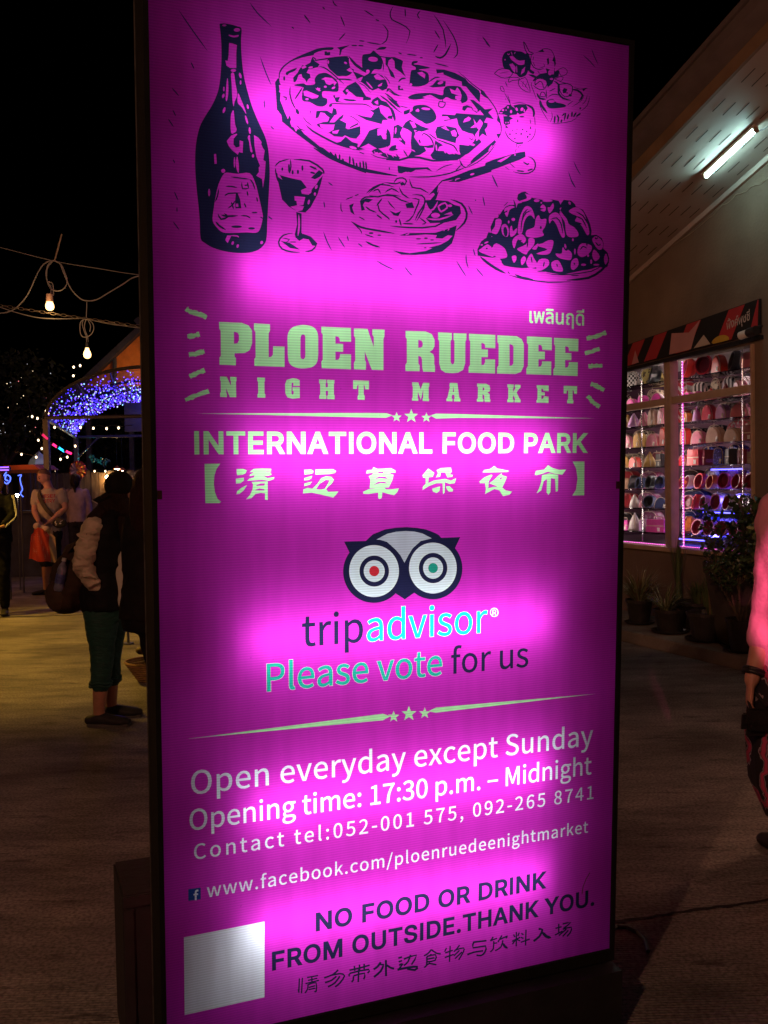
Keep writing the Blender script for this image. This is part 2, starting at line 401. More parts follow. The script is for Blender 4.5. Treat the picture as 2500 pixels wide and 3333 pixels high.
mb.build('stripes', [M_bred, M_bpnk, M_bcrm, M_byel], ban)
mb = MB(); mb.box((-1.45, -.02, 2.672), (3.3, .05, .035), rot=(0, -.037, 0)); mb.build('rail', M_bblk, ban)
# fluorescent batten lamp on the soffit
lamp = thing('tube_lamp', 'glowing white fluorescent batten lamp fixed under the sloping soffit', 'lamp', W0, WRZ)
ya = -.452
A, B_ = sl(-.02, ya, -.012), sl(.60, ya, -.012)
nrm = Vector((-.3153, 0, .949))
mb = MB(); mb.prism([A+Vector((0, -.022, -.002)), B_+Vector((0, -.022, -.002)), B_+Vector((0, .022, -.002)), A+Vector((0, .022, -.002))], nrm*(.012-.035))
mb.build('batten', mat('batten_enamel', (.55, .45, .36), .4, .05), lamp)
M_tube = glow('tube_light', (.52, .97, .96), 55.0)
mb = MB(); mb.tube([A-nrm*.045+dirx*.025, B_-nrm*.045-dirx*.025], .0145, 10); mb.build('tube', M_tube, lamp)
for e, s in ((A, 1), (B_, -1)):
    mb = MB(); mb.box(e-nrm*.036+dirx*.012*s, (.022, .045, .06), rot=(0, -.3209, 0)); mb.build('tube_holder', mat('lamp_holder', (.30, .18, .10), .5, .1), lamp, bevel=.004)
mb = MB(); mb.tube([B_+dirx*-.22, B_+Vector((-.05, .12, -.01)), B_+Vector((.3, .2, .06)), B_+Vector((.7, .3, .2))], .006, 6); mb.build('lead', M_gutter, lamp)
# rolled pipe at the banner's corner
rp_ = thing('security_camera', 'white tubular camera with dark hood at the banner corner', 'camera', W0, WRZ)
mb = MB(); mb.tube([(.03, -.10, 2.765), (.12, -.10, 2.775)], .036, 14); mb.build('body', M_white, rp_, smooth=False)
mb = MB(); mb.tube([(.12, -.10, 2.775), (.135, -.10, 2.777), (.22, -.10, 2.785)], (.037, .041, .041), 14); mb.build('hood', M_black, rp_)
mb = MB(); mb.tube([(.17, -.09, 2.80), (.18, -.02, 2.83), (.18, .0, 2.83)], .012, 8); mb.build('bracket', M_black, rp_)
# raised walkway with kerb
mb = MB()
mb.add([wl(-7, -.80, 0), wl(6, -.80, 0), wl(6, 0, 0), wl(-7, 0, 0), wl(-7, -.79, .105), wl(6, -.79, .105), wl(6, 0, .115), wl(-7, 0, .115)],
       [(0,3,2,1), (4,5,6,7), (0,1,5,4), (1,2,6,5), (2,3,7,6), (3,0,4,7)])
struct('pavement', mb, mat('pavement_concrete', (.19, .165, .13), .85, .35, 2.5, .4, 25), bevel=.008)
# ---------------------------------------------------------------- the printed artwork: tracing sheets (corner, scale) laid on the sign's own plane
SU = Vector((1.14234255, 0.436944136, -0.000181)).normalized()          # along its width
SV = Vector((0.0473827, -0.12210012, 2.43648239)).normalized()           # up its height
SN = SU.cross(SV).normalized()                                            # towards the viewer
SB = Vector((-0.53268572, 2.21277402, 0.22890136))
SHEETS = {'1': (430, 0, 2.572), '2': (860, 120, 3.7705), '3': (1260, 120, 3.7705), '4': (1580, 100, 3.95), '5': (860, 480, 2.2419), '6': (1500, 580, 3.0164),
          '7': (560, 960, 2.37), '8': (1250, 960, 2.1545), '9': (660, 1500, 2.5922), 'A': (1200, 1460, 2.1269), 'B': (820, 1680, 1.7281), 'C': (940, 3000, 3.6065),
          'D': (1380, 2960, 3.1904), 'E': (860, 0, 1.975), 'F': (580, 2200, 1.185), 'G': (560, 2850, 2.2419), 'O': (0, 0, 1)}
layers, sheet = [], None
def on_sign(u, v):
    d = ray(u, v); q = CAM + d*((SB-CAM).dot(SN)/d.dot(SN)) - SB
    return (q.dot(SU), q.dot(SV))
def V(k):
    global sheet; sheet = SHEETS[k]
def here(p): return on_sign(sheet[0]+p[0]/sheet[2], sheet[1]+p[1]/sheet[2])
def crom(P, k=3, closed=True):
    n, r = len(P), []
    if n < 3: return list(P)
    g = (lambda j: P[j % n]) if closed else (lambda j: P[max(0, min(n-1, j))])
    for i in range(n if closed else n-1):
        p0, p1, p2, p3 = g(i-1), g(i), g(i+1), g(i+2)
        for j in range(k):
            t = j/k
            r.append(tuple(.5*(2*p1[a]+(p2[a]-p0[a])*t+(2*p0[a]-5*p1[a]+4*p2[a]-p3[a])*t*t+(3*p1[a]-p0[a]-3*p2[a]+p3[a])*t**3) for a in (0, 1)))
    if not closed: r.append(P[-1])
    return r
def rd(s):
    n = [float(x) for x in s.replace(',', ' ').split()]
    return list(zip(n[0::2], n[1::2]))
def S(c, s): layers.append((c, crom([here(p) for p in rd(s)])))           # smooth outline
def P(c, s): layers.append((c, [here(p) for p in rd(s)]))                 # straight outline
def Eli(c, cx, cy, rx, ry, rot=0, n=10):
    L = []
    for i in range(n):
        a = 2*math.pi*i/n; x, y = rx*math.cos(a), ry*math.sin(a)
        L.append(here((cx+x*math.cos(rot)-y*math.sin(rot), cy+x*math.sin(rot)+y*math.cos(rot))))
    layers.append((c, crom(L)))
def T(col, w, s, taper=1, rough=0):                                       # brush strokes
    for piece in s.split(';'):
        pts = rd(piece)
        closed = len(pts) > 3 and pts[0] == pts[-1]
        if len(pts) == 2: pts = [pts[0], tuple((pts[0][a]+pts[1][a])/2 for a in (0, 1)), pts[1]]
        c = crom(pts, 5 if rough else 2, False)
        n = len(c); A, B = [], []
        for i in range(n):
            a, b = c[max(0, i-1)], c[min(n-1, i+1)]
            dx, dy = b[0]-a[0], b[1]-a[1]; l = math.hypot(dx, dy) or 1
            ww = w/2*((.25+.75*min(1, math.sin(math.pi*i/(n-1))*1.6)) if (taper and not closed) else 1)
            r1, r2 = 1+rough*random.uniform(-.5, .3), 1+rough*random.uniform(-.5, .3)
            A.append((c[i][0]-dy/l*ww*r1, c[i][1]+dx/l*ww*r1)); B.append((c[i][0]+dy/l*ww*r2, c[i][1]-dx/l*ww*r2))
        parts = [A[:n//2+1]+B[:n//2+1][::-1], A[n//2:]+B[n//2:][::-1]] if closed else [A+B[::-1]]
        for q in parts: layers.append((col, [here(p) for p in q]))
SW, SH, SD = 1.223, 2.44, 0.12
layers.append(('m', [(0, 0), (SW, 0), (SW, SH), (0, SH)]))
V('1')
S('n',"732,207 745,197 775,196 830,205 880,220 916,240 912,330 915,440 925,560 940,660 965,760 1000,880 1040,980 1080,1070 1115,1150 1138,1240 1148,1340 1152,1450 1148,1560 1140,1700 1132,1850 1127,1980 1110,2040 1060,2090 980,2115 880,2118 780,2105 680,2075 610,2035 573,1995 566,1850 555,1720 540,1580 530,1450 527,1330 533,1220 550,1120 575,1040 620,960 670,880 710,790 732,700 745,560 748,420 742,300")
Eli('m',772,212,18,8);Eli('m',878,250,27,15)
S('m',"812,290 850,298 890,292 886,308 845,312 812,300")
P('m',"812,358 845,365 878,378 872,440 872,570 820,568 790,550 780,505 800,510 808,460")
Eli('m',848,589,22,12)
S('m',"828,620 852,612 865,700 880,790 858,850 850,890 840,840 833,700")
S('m',"888,780 915,840 940,900 955,955 920,900 890,870 882,840")
S('m',"800,655 806,760 795,840 783,830 790,700")
for a in ((768,745,7,20,0),(763,803,10,20,.3),(905,632,10,24,-.3),(908,690,7,18,0),(770,922,10,25,.3),(968,893,8,20,-.2),(958,1003,8,38,-.3),(985,1093,9,28,-.1),(1012,1305,9,15,0),(763,1430,17,17,0),(857,1360,7,45,0),(645,1612,9,32,0),(842,2035,10,15,.4),(884,2060,10,15,.3),(1085,2030,12,14,.4)): Eli('m',*a,n=8)
S('m',"850,930 862,1040 875,1080 865,1105 828,1112 825,980 838,935")
P('m',"792,1180 830,1135 875,1118 880,1125 850,1160 848,1210 870,1235 900,1228 900,1175 930,1185 925,1280 895,1272 885,1295 840,1260 810,1225")
S('m',"968,1150 985,1132 990,1190 1008,1270 990,1265 980,1190")
P('m',"1020,1130 1060,1155 1085,1190 1080,1205 1095,1240 1110,1260 1098,1340 1118,1352 1110,1480 1095,1575 1088,1500 1040,1470 1062,1440 1060,1400 1072,1390 1040,1310 1025,1220")
S('m',"880,1310 893,1380 892,1448 876,1420 868,1360")
P('m',"685,1290 703,1287 710,1370 690,1372")
S('m',"765,1460 800,1445 880,1455 985,1450 1030,1530 1055,1620 1090,1780 1093,1830 1070,1920 1035,1948 960,1945 850,1950 760,1945 710,1905 675,1850 680,1770 700,1640 725,1540")
T('n',12,"825,1480 900,1490 985,1500;985,1500 1010,1530 1030,1590;783,1560 830,1560 880,1572;918,1525 925,1580 980,1575;940,1552 975,1548;965,1525 975,1575;775,1642 805,1620 915,1615;800,1745 840,1715 862,1680;830,1690 850,1750;938,1700 955,1738;962,1600 970,1640;1043,1650 1050,1690;910,1805 960,1808 992,1828;1000,1780 1050,1780;725,1580 715,1640 695,1690")
P('n',"868,1620 885,1620 905,1670 915,1745 865,1745 862,1690");P('m',"868,1705 888,1705 890,1732 870,1732")
T('n',16,"718,1790 745,1835 800,1815 770,1785;745,1800 800,1810 885,1806;700,1855 730,1890 785,1925")
Eli('n',875,1898,45,11);Eli('n',1000,1912,28,10)
P('m',"780,2010 795,1972 832,1972 800,2035");T('m',10,"822,1972 880,1975 892,1988")
T('b',10,"390,85 510,260 630,425;492,520 520,578;332,735 392,803;340,920 366,972;302,995 347,1062;343,1335 358,1366;353,1605 385,1678;375,1735 376,1775;343,1855 395,1925;988,25 1050,110 1165,220;1072,475 1120,610 1165,712;1105,838 1110,905;1160,1058 1187,1082;1335,225 1355,240;1142,1810 1172,1838;1072,1815 1095,1830;1440,125 1466,165")
V('2')
S('n',"178,510 185,430 230,360 330,285 450,225 560,180 650,145 740,130 848,130 830,160 720,165 620,200 600,225 480,250 340,300 240,375 195,450 190,500")
P('n',"740,180 765,175 770,190 810,185 810,222 780,230 740,225")
P('n',"165,510 185,510 190,560 205,590 180,590 190,650 180,670 200,690 195,780 220,840 250,920 290,1010 310,960 330,1010 318,1050 335,1100 360,1110 390,1165 410,1130 450,1140 490,1190 590,1270 680,1345 720,1360 810,1430 870,1460 900,1490 1000,1530 1100,1590 1250,1655 1250,1675 1150,1640 1000,1580 850,1500 700,1410 560,1310 400,1190 220,1040 210,960 155,890 150,800 140,640 132,560")
T('n',18,"320,610 315,700 345,810 390,890;470,620 420,700 372,770;225,735 270,745 262,785");Eli('n',408,918,19,36,-.4);Eli('n',245,510,12,28)
T('n',11,"470,975 520,1040 590,1090;395,1080 440,1130 500,1150;575,905 562,920 570,942;1035,965 1110,1000 1180,1065")
T('n',24,"510,1080 600,1160 800,1270 900,1315 1010,1350 1180,1395")
S('n',"270,465 265,440 310,412 400,380 370,420 310,445 285,470")
S('n',"770,300 810,265 1020,245 1040,300 1060,380 1100,400 1080,440 1020,480 960,480 900,480 840,430 790,380")
T('n',18,"595,295 720,275 900,250 1040,238;640,290 600,250 570,330")
Eli('m',785,310,11,22);Eli('m',998,320,20,12,.5);P('m',"1010,405 1050,380 1085,410 1090,440 1040,425")
S('n',"1205,390 1200,260 1220,215 1300,205 1340,170 1390,220 1430,260 1450,330 1430,400 1350,400 1300,460 1240,410");Eli('m',1335,275,60,30,.1)
T('n',13,"1390,215 1440,270 1462,350 1458,425;1340,165 1420,240 1540,250")
P('n',"360,555 355,500 410,440 430,400 470,345 490,355 560,320 600,260 620,300 680,335 660,370 570,395 540,400 520,440 560,455 570,500 540,520 520,560 500,520 470,500 455,455 420,470 400,530 380,555")
Eli('m',570,375,28,13,-.2);P('m',"455,370 500,350 520,372 470,395")
S('n',"380,585 480,570 520,590 620,580 618,520 660,460 740,440 800,460 880,520 910,580 912,640 890,675 740,665 710,690 720,740 770,760 770,820 720,855 640,845 560,800 468,780 470,660 480,620 380,600")
P('m',"700,520 750,495 830,505 890,560 860,600 850,570 800,590 760,575 740,530");Eli('m',750,612,18,14);Eli('m',850,625,25,13,-.5)
P('m',"630,625 650,635 655,615 668,632 690,625 682,645 698,660 672,668 655,655 640,650");P('m',"480,665 520,658 670,722 650,750 590,758 490,720");Eli('m',525,765,20,13)
T('n',17,"670,365 730,375 800,420 880,490 980,580")
T('n',20,"880,520 990,520 1080,530");T('n',34,"1040,240 1120,340 1240,420 1290,440");Eli('m',1272,425,22,24)
P('n',"1085,420 1130,500 1135,520 1160,530 1175,560 1200,520 1210,490 1280,450 1390,450 1450,475 1500,540 1520,600 1500,640 1450,660 1400,630 1330,660 1290,640 1240,590 1200,560 1130,520 1230,480")
P('m',"1345,480 1390,452 1440,490 1480,520 1420,530 1370,520");T('m',16,"1255,550 1330,635");P('m',"1395,595 1450,562 1440,600 1400,612")
T('n',11,"1470,475 1520,530 1545,580;1500,640 1530,640 1500,680;1150,560 1230,600 1310,690")
P('n',"960,670 1020,600 1120,550 1170,600 1200,650 1250,730 1310,750 1310,775 1210,780 1215,745 1130,735 1075,690 1040,665 1005,720");Eli('m',1018,662,17,17)
P('n',"840,720 870,715 870,745 930,735 910,790 1000,810 880,800 865,760");T('n',24,"970,765 1050,778 1130,780")
T('n',14,"795,865 820,822 950,822 1150,825 1250,832 1345,885");Eli('n',815,840,18,22,.5)
P('n',"1310,810 1330,770 1390,735 1440,780 1500,800 1560,870 1520,865 1430,835 1390,870 1370,880 1340,900 1290,890 1345,935 1310,990 1220,975 1110,945 1250,1020 1440,1072 1455,1020 1520,1020 1475,975 1430,930 1410,850 1340,840")
P('m',"1350,800 1395,775 1400,830 1375,825")
T('n',24,"1500,830 1560,890 1600,1030");T('n',20,"1420,720 1520,790 1659,920;1480,690 1560,750 1659,850")
T('n',18,"1500,670 1530,635 1590,690 1659,720");P('n',"1520,970 1575,965 1572,1010")
P('n',"640,910 700,905 770,905 830,940 845,870 885,890 895,950 860,965 800,1050 860,1050 930,980 980,945 960,1000 930,1020 1010,1060 1000,1120 1040,1130 1060,1100 1150,1055 1155,1075 1060,1120 1010,1140 1180,1095 1180,1190 1130,1250 1060,1240 990,1210 960,1230 860,1220 800,1180 765,1190 850,1140 860,1090 870,1075 770,1075 680,1070 690,1110 740,1130 690,1120 640,1075 720,1045 780,1040 800,990 760,960 740,935 690,925 665,990 630,1000")
P('m',"835,1160 920,1140 895,1190 840,1185");P('m',"900,1260 930,1235 970,1265 940,1290")
P('n',"1240,1240 1290,1150 1390,1115 1470,1112 1390,1130 1390,1210 1450,1200 1540,1170 1555,1250 1545,1330 1470,1360 1390,1375 1280,1310 1220,1340 1150,1370 1235,1250")
P('m',"1390,1135 1485,1135 1490,1190 1510,1220 1500,1258 1460,1255 1430,1195 1395,1215")
P('n',"890,1300 940,1285 1000,1225 1080,1290 1150,1310 1145,1350 1240,1380 1100,1390 980,1340");Eli('m',1090,1360,46,17,.3)
T('n',46,"1330,1420 1390,1390 1450,1440 1540,1470 1659,1500",taper=0);Eli('m',1425,1432,24,10);T('m',10,"1350,1400 1375,1450;1490,1420 1520,1475;1560,1440 1590,1480")
T('n',12,"1310,1440 1400,1480 1520,1500 1659,1508;1165,1412 1230,1440")
P('n',"1590,1095 1659,1080 1659,1250 1585,1240");P('m',"1605,1110 1620,1110 1612,1200 1600,1195");S('n',"1530,1390 1570,1340 1620,1330 1600,1395")
T('n',22,"805,1410 850,1470;870,1430 890,1500;925,1440 925,1510;962,1490 975,1550;1050,1460 1050,1560;1085,1480 1105,1590;1130,1545 1140,1600;1175,1530 1180,1610;1212,1520 1225,1620;1246,1530 1255,1630")
P('n',"1525,1605 1545,1600 1535,1630")
V('E')
T('n',8,"440,0 450,25 470,40;375,45 390,60;178,175 190,182;258,95 297,150;490,100 518,170;522,212 478,260;642,65 705,105;715,125 740,135;760,155 795,200 785,260 750,285;610,262 645,265;660,272 750,287;830,40 810,80 820,125 880,155 937,200 912,280;905,55 908,108;1005,68 985,95 1000,122;1090,95 1150,190 1168,310;1150,130 1215,230 1240,300 1240,350 1215,375;1095,195 1130,250;1118,285 1088,338;1402,235 1452,300;560,293 598,293;605,292 640,295;862,338 885,348;915,348 980,357;1000,370 1020,372;1095,407 1185,428;1465,1125 1502,1205")
T('n',12,"1200,282 1165,350 1130,372 1098,360")
P('n',"468,305 550,290 500,320 490,355 482,355 485,320");S('n',"700,340 740,305 785,303 770,318 720,322")
V('3')
P('n',"-20,250 90,248 170,280 195,300 180,370 200,430 232,492 160,430 95,385 90,300 60,262 20,290 8,345 40,400 75,440 100,510 45,485 30,440 5,370 -20,340");P('m',"100,400 125,420 120,440 105,425")
S('n',"300,345 315,300 375,298 365,320 325,335 400,345 530,380 440,395 400,400 350,410 350,375")
S('n',"275,560 290,430 320,405 420,408 500,445 515,520 500,570 420,605 330,610 270,592");P('m',"370,440 430,428 450,445 470,460 462,512 435,492 400,470");Eli('m',290,585,18,17)
T('n',17,"510,555 590,500 648,500");P('n',"515,605 560,590 610,530 720,545 715,610 560,622");Eli('m',655,563,36,18,-.3)
P('n',"600,398 700,402 830,440 960,510 1000,560 1130,660 1145,700 1135,805 1060,720 1000,650 970,610 920,600 915,550 800,510 690,460 690,438 610,450")
T('n',13,"870,425 960,500 1060,590 1180,680 1270,790 1330,880 1360,960 1400,1100 1390,1200 1350,1262")
P('n',"1150,640 1190,670 1255,770 1200,740 1150,700");P('n',"1358,955 1388,1010 1392,1070 1348,1025");P('n',"1340,1190 1398,1185 1365,1250")
S('n',"690,660 720,610 800,600 890,610 920,640 975,710 985,780 920,815 895,780 800,770 730,740 690,765 640,770 560,725 520,712 480,735 440,760 320,770 255,745 320,705 420,690 560,690 680,715")
P('m',"768,632 835,662 860,618 895,660 915,720 905,775 870,780 835,755 840,725 880,720 790,690");P('m',"435,738 500,715 520,740 470,750")
T('n',14,"640,795 715,808 685,868 632,850 640,795");T('n',9,"680,760 680,800")
S('n',"280,935 312,905 318,858 380,835 480,840 560,890 600,960 600,1010 550,1050 480,1070 430,1040 370,1010");P('m',"350,900 380,878 395,900 392,922 350,915");Eli('m',475,883,55,15,.1)
P('n',"205,910 282,885 275,930 240,950 203,952")
T('n',26,"0,735 100,825 165,870");T('n',11,"150,845 210,862 255,868;0,790 100,880 190,940;80,775 130,800;0,640 90,710 180,725")
P('n',"0,1000 15,970 65,965 62,1010");T('n',24,"55,870 88,960 98,1038");P('n',"132,598 160,598 205,655 135,652");Eli('m',168,625,13,14);T('n',20,"138,555 180,512 232,512")
P('n',"920,890 930,850 980,838 1040,860 1060,900 1110,925 1108,890 1015,770 1060,775 1140,835 1200,890 1300,878 1240,930 1270,960 1310,1012 1222,990 1190,1050 1235,1060 1232,1100 1200,1140 1228,1222 1170,1190 1120,1240 1160,1290 1110,1335 1000,1430 910,1470 885,1400 885,1320 1000,1335 1060,1290 1085,1240 1050,1190 1000,1180 920,1150 875,1080 855,1000 700,1035 700,1020 775,1010 740,975 665,975 680,950 830,960 850,935 1190,962 1140,900 1100,935 1050,900 1030,870 985,868 950,912")
P('m',"932,1052 950,1010 1000,978 1032,1000 1010,1030");P('m',"1060,1005 1100,1065 1140,1010 1175,1050 1170,1080 1130,1150 1120,1260 1095,1280 1080,1200 1125,1140 1100,1110 1020,1118 1075,1075");Eli('m',1030,1228,33,42,-.5);T('n',12,"1000,1230 1040,1265 1050,1240")
P('m',"960,1300 1060,1310 1085,1325 1060,1340 1000,1320")
P('n',"612,1105 700,1088 850,1118 870,1180 888,1210 850,1250 840,1305 720,1270 610,1240 590,1165");P('m',"660,1110 720,1095 735,1125 765,1150 720,1140");P('m',"780,1160 830,1140 855,1180 850,1225 800,1215")
P('n',"590,1270 640,1300 690,1330 640,1350 620,1400 700,1400 760,1440 830,1430 900,1440 960,1450 890,1500 740,1525 560,1500 530,1450 570,1400")
T('m',16,"600,1320 610,1400;680,1360 720,1430;740,1380 830,1440;830,1420 900,1440");T('n',18,"600,1255 720,1300 820,1340 870,1420")
P('n',"188,1110 225,1050 280,1015 330,1045 420,1095 530,1132 425,1165 330,1140 345,1190 330,1230 400,1330 450,1335 500,1335 560,1322 570,1360 500,1365 455,1350 480,1400 400,1450 300,1470 250,1480 300,1400 290,1300 300,1170 250,1135")
P('m',"275,1040 330,1045 360,1110 320,1120");P('m',"290,1375 330,1390 350,1415 310,1400");T('n',17,"425,1220 450,1185 520,1225 560,1290 570,1350");Eli('n',400,1282,10,26,-.3);T('n',14,"500,1180 570,1230 610,1260;340,1170 390,1150")
P('n',"85,1100 130,1075 190,1110 160,1180 175,1230 225,1290 222,1330 150,1275 130,1240 72,1245");Eli('m',105,1150,10,42,.1);Eli('m',160,1255,22,12,.5)
S('n',"-5,1140 30,1165 45,1230 38,1310 -5,1345");S('n',"20,1390 55,1340 110,1338 100,1365 135,1388 60,1396")
T('n',26,"-10,1500 150,1512 260,1480 400,1482 560,1520 750,1508 870,1500",taper=0);T('n',16,"0,1430 35,1495;110,1440 145,1485;200,1390 255,1475")
P('n',"880,1490 935,1580 970,1600 1060,1488 1320,1265 1340,1290 1250,1405 1120,1505 960,1610 905,1575");T('m',14,"960,1590 1030,1540;1245,1400 1290,1330");T('n',12,"1335,1310 1240,1440 1100,1545 960,1612")
P('n',"130,1580 300,1605 500,1600 560,1655 480,1625 300,1635 180,1665 130,1645");T('n',13,"600,1650 700,1590 815,1560;830,1655 910,1570;150,1620 260,1660")
P('n',"18,1610 35,1600 30,1635")
V('4')
T('n',10,"345,935 440,925 520,940");T('n',30,"515,945 600,990 625,1060 615,1110");T('n',10,"632,1100 640,1220;641,1250 635,1330 590,1400 520,1440;235,1080 240,1200;575,1140 582,1195")
T('n',14,"250,1280 290,1370 390,1440 490,1440")
P('n',"165,1070 180,1040 210,1005 250,985 280,955 320,950 345,975 370,990 412,1050 400,1080 330,1085 300,1100 240,1078")
for a in ((225,1020,16,14),(290,985,12,15),(330,1040,14,22),(265,1020,9,8),(200,1055,22,8)): Eli('m',*a,n=8)
P('n',"360,960 430,945 520,945 545,1000 500,1060 440,1075 405,1050");Eli('m',402,1010,14,24,-.4);Eli('m',470,1010,18,24,.5);Eli('m',500,1030,9,22)
P('n',"238,1100 300,1095 355,1128 312,1150 315,1200 262,1215 300,1250 258,1250 258,1210 235,1195");Eli('m',262,1182,9,10);Eli('m',292,1182,9,10)
for a in ((468,1105,32,10),(415,1160,9,17),(405,1265,14,5),(350,1280,10,7),(478,1270,12,9),(395,1320,13,8),(460,1327,14,11),(530,1297,10,9),(572,1332,12,10),(543,1365,12,14),(378,1388,14,9),(315,1330,16,10),(580,1250,8,18)): Eli('n',*a,n=7)
P('n',"390,1440 490,1430 480,1455 405,1460");T('n',9,"400,1450 400,1500;405,1500 430,1485 460,1470;385,1525 384,1565;388,1522 412,1522;420,1505 440,1508")
T('n',9,"190,725 215,715 240,760 238,785 200,765 190,725;240,790 290,880 345,1000;285,825 320,930;255,870 262,885")
T('n',9,"250,1750 310,1790;330,1720 380,1762;310,1700 360,1750");T('n',18,"355,1810 450,1835 560,1830 630,1780 640,1700 600,1640 545,1620");T('n',20,"485,1685 540,1720 562,1700;540,1800 612,1775;400,1800 500,1810")
P('n',"0,1700 100,1658 330,1590 450,1560 510,1553 516,1620 440,1660 300,1712 150,1770 -20,1825");P('m',"150,1678 200,1690 280,1640 335,1597 260,1625");Eli('m',380,1597,9,11)
S('n',"220,420 215,350 250,280 300,258 350,250 400,262 470,270 530,320 555,400 560,470 530,560 490,590 440,600 400,560 340,540 300,500 240,480")
P('m',"310,330 350,320 400,370 440,385 505,378 500,432 470,440 430,440 380,410 330,370");P('m',"305,430 350,420 390,470 380,545 340,500");P('m',"470,500 512,462 500,530 455,565");T('m',12,"280,290 300,310 310,290;330,270 345,310;370,300 385,270;400,450 405,540");Eli('m',252,373,8,10)
T('n',10,"115,550 170,500 250,490 330,510 345,560 290,605 200,600 115,550;300,665 308,605 420,600 430,630 350,640 300,665;425,640 510,600 550,680 575,790 480,760 430,700 425,640")
T('n',7,"180,552 240,535 300,530;450,640 510,700 560,775;480,690 490,650;510,730 530,670;490,720 470,690")
T('n',12,"490,140 520,180 565,270 620,290 560,310 510,240 490,140;600,300 580,380 620,470 700,500 750,480");T('n',9,"640,290 700,260 760,230 830,240 870,290 900,380 890,440;610,400 640,460;690,480 760,460 745,420;620,330 610,380;670,520 700,550")
P('n',"680,268 735,240 760,275 700,275");P('n',"860,385 880,325 908,420 890,470 880,400");P('n',"788,360 815,350 820,420 800,445")
T('n',36,"530,290 570,400 560,500 625,545",taper=0)
P('n',"640,600 700,555 790,540 775,480 830,500 850,560 880,560 885,480 950,520 940,590 890,610 860,680 800,730 790,660 740,610 670,622");Eli('m',830,540,24,34);Eli('m',905,500,14,24,.4);Eli('m',850,620,22,14)
T('n',9,"940,500 1000,475 1050,510 1040,560 970,580 940,500;890,620 960,590 1000,600 970,650 890,620")
T('n',12,"640,700 640,640 700,610 780,640 790,700 750,740 735,680 700,650 640,700;610,700 700,760 780,740;780,760 790,880;800,860 860,820 950,830 1000,880;820,780 900,740;700,840 720,790 760,800 770,850 700,840;950,690 1050,680 1120,720 1100,820 1020,850 960,780 950,690")
T('n',32,"555,565 650,600 610,650");T('n',9,"600,660 590,700 620,780 660,890;1120,720 1210,750 1320,742;945,650 1110,700")
T('n',26,"660,800 700,870 780,880;880,650 940,690 940,800 1000,870 1100,895;1110,760 1180,765 1250,830 1200,905");P('n',"990,770 1010,735 1055,750 1035,800 1000,805");Eli('n',1050,800,12,8);P('n',"1240,745 1310,732 1260,780");Eli('n',1090,830,22,16)
S('n',"780,930 800,890 870,880 910,920 1000,940 1040,970 980,990 850,1000 800,980");Eli('m',850,908,42,18)
T('n',32,"700,890 720,960 795,1060");T('n',9,"690,930 730,1030 815,1170;850,1190 950,1190 1100,1165 1180,1115;1342,840 1310,960 1230,1030;1270,820 1230,900 1110,980;1050,960 1130,900;830,1180 860,1110 850,1040;1310,820 1290,900 1240,950")
T('n',22,"885,1190 895,1090;930,1190 940,1120 915,1080;970,1180 985,1140;1010,1160 1030,1060 980,1100;1050,1140 1070,1070;1110,1110 1115,1040;1130,1110 1170,1050;1165,1105 1225,1060;1215,1010 1225,985")
T('b',12,"1365,235 1400,330 1450,435;1258,315 1340,390 1415,475;1135,1680 1180,1780 1225,1855;1068,1810 1100,1910 1162,2020;82,1855 120,1940 160,2010;0,140 30,180 65,212;255,655 282,720")
V('5')
P('n',"1180,372 1215,330 1260,280 1295,240 1400,205 1500,165 1659,118 1659,177 1420,252 1330,252 1280,300 1255,378 1222,392");P('m',"1175,370 1200,348 1235,330 1245,345 1210,385");P('m',"1262,330 1270,280 1300,248 1380,235 1330,255 1285,300");Eli('m',1518,195,16,7,-.3);T('m',9,"1395,245 1400,232 1430,225")
P('n',"85,180 110,200 200,225 270,240 310,292 350,300 380,270 400,235 428,205 415,260 390,340 340,435 300,475 240,467 180,432 150,400 130,380 110,290")
P('m',"268,312 312,292 355,295 325,345 275,338");P('m',"220,355 300,362 285,420 240,425 235,390 222,388");P('m',"192,432 240,422 290,430 278,458 240,467");Eli('m',325,398,8,18,.2);Eli('m',370,340,8,12);Eli('m',380,288,9,16,.4);Eli('m',335,325,8,14,.6);P('m',"95,185 115,205 132,235 100,215")
T('n',10,"78,140 110,105 185,84;190,85 195,140 185,190;82,150 85,190 100,250")
T('n',14,"215,88 330,98 425,160 435,195;330,135 385,160;335,180 372,190;132,145 132,170;180,120 182,185;207,165 208,197;278,130 279,170");Eli('n',246,178,8,16);P('n',"340,222 400,165 432,185 405,215 370,232")
P('n',"233,470 273,482 272,620 285,640 230,662 223,632 240,560");T('m',13,"252,490 255,570 246,645")
T('n',12,"210,625 140,640 105,690 130,740 200,762 260,765;380,715 350,750 300,760");P('n',"228,655 285,630 340,650 388,700 380,720 350,715 325,672 285,665 255,682");P('n',"120,682 185,695 260,745 190,735");T('n',8,"130,660 185,672 160,690;185,690 235,690")
P('n',"620,420 655,408 642,440 660,492 630,472");T('n',8,"595,380 650,358;660,352 690,342;560,400 560,450 573,472;640,545 700,600 712,630;690,505 735,530")
T('n',15,"635,540 700,580 800,602 950,627");T('n',16,"1360,380 1440,410 1478,480 1460,550 1400,607")
P('n',"1175,385 1250,382 1340,392 1390,420 1430,430 1437,480 1400,530 1310,550 1210,552 1180,520 1225,470 1200,440");Eli('m',1250,495,32,18);T('m',12,"1290,470 1270,430 1320,405 1335,440 1290,470;1265,395 1235,450 1150,490;1190,520 1280,525 1380,490");P('m',"1310,490 1365,468 1375,490");Eli('m',1355,425,16,10)
T('n',12,"920,573 1060,585 1250,575 1400,490")
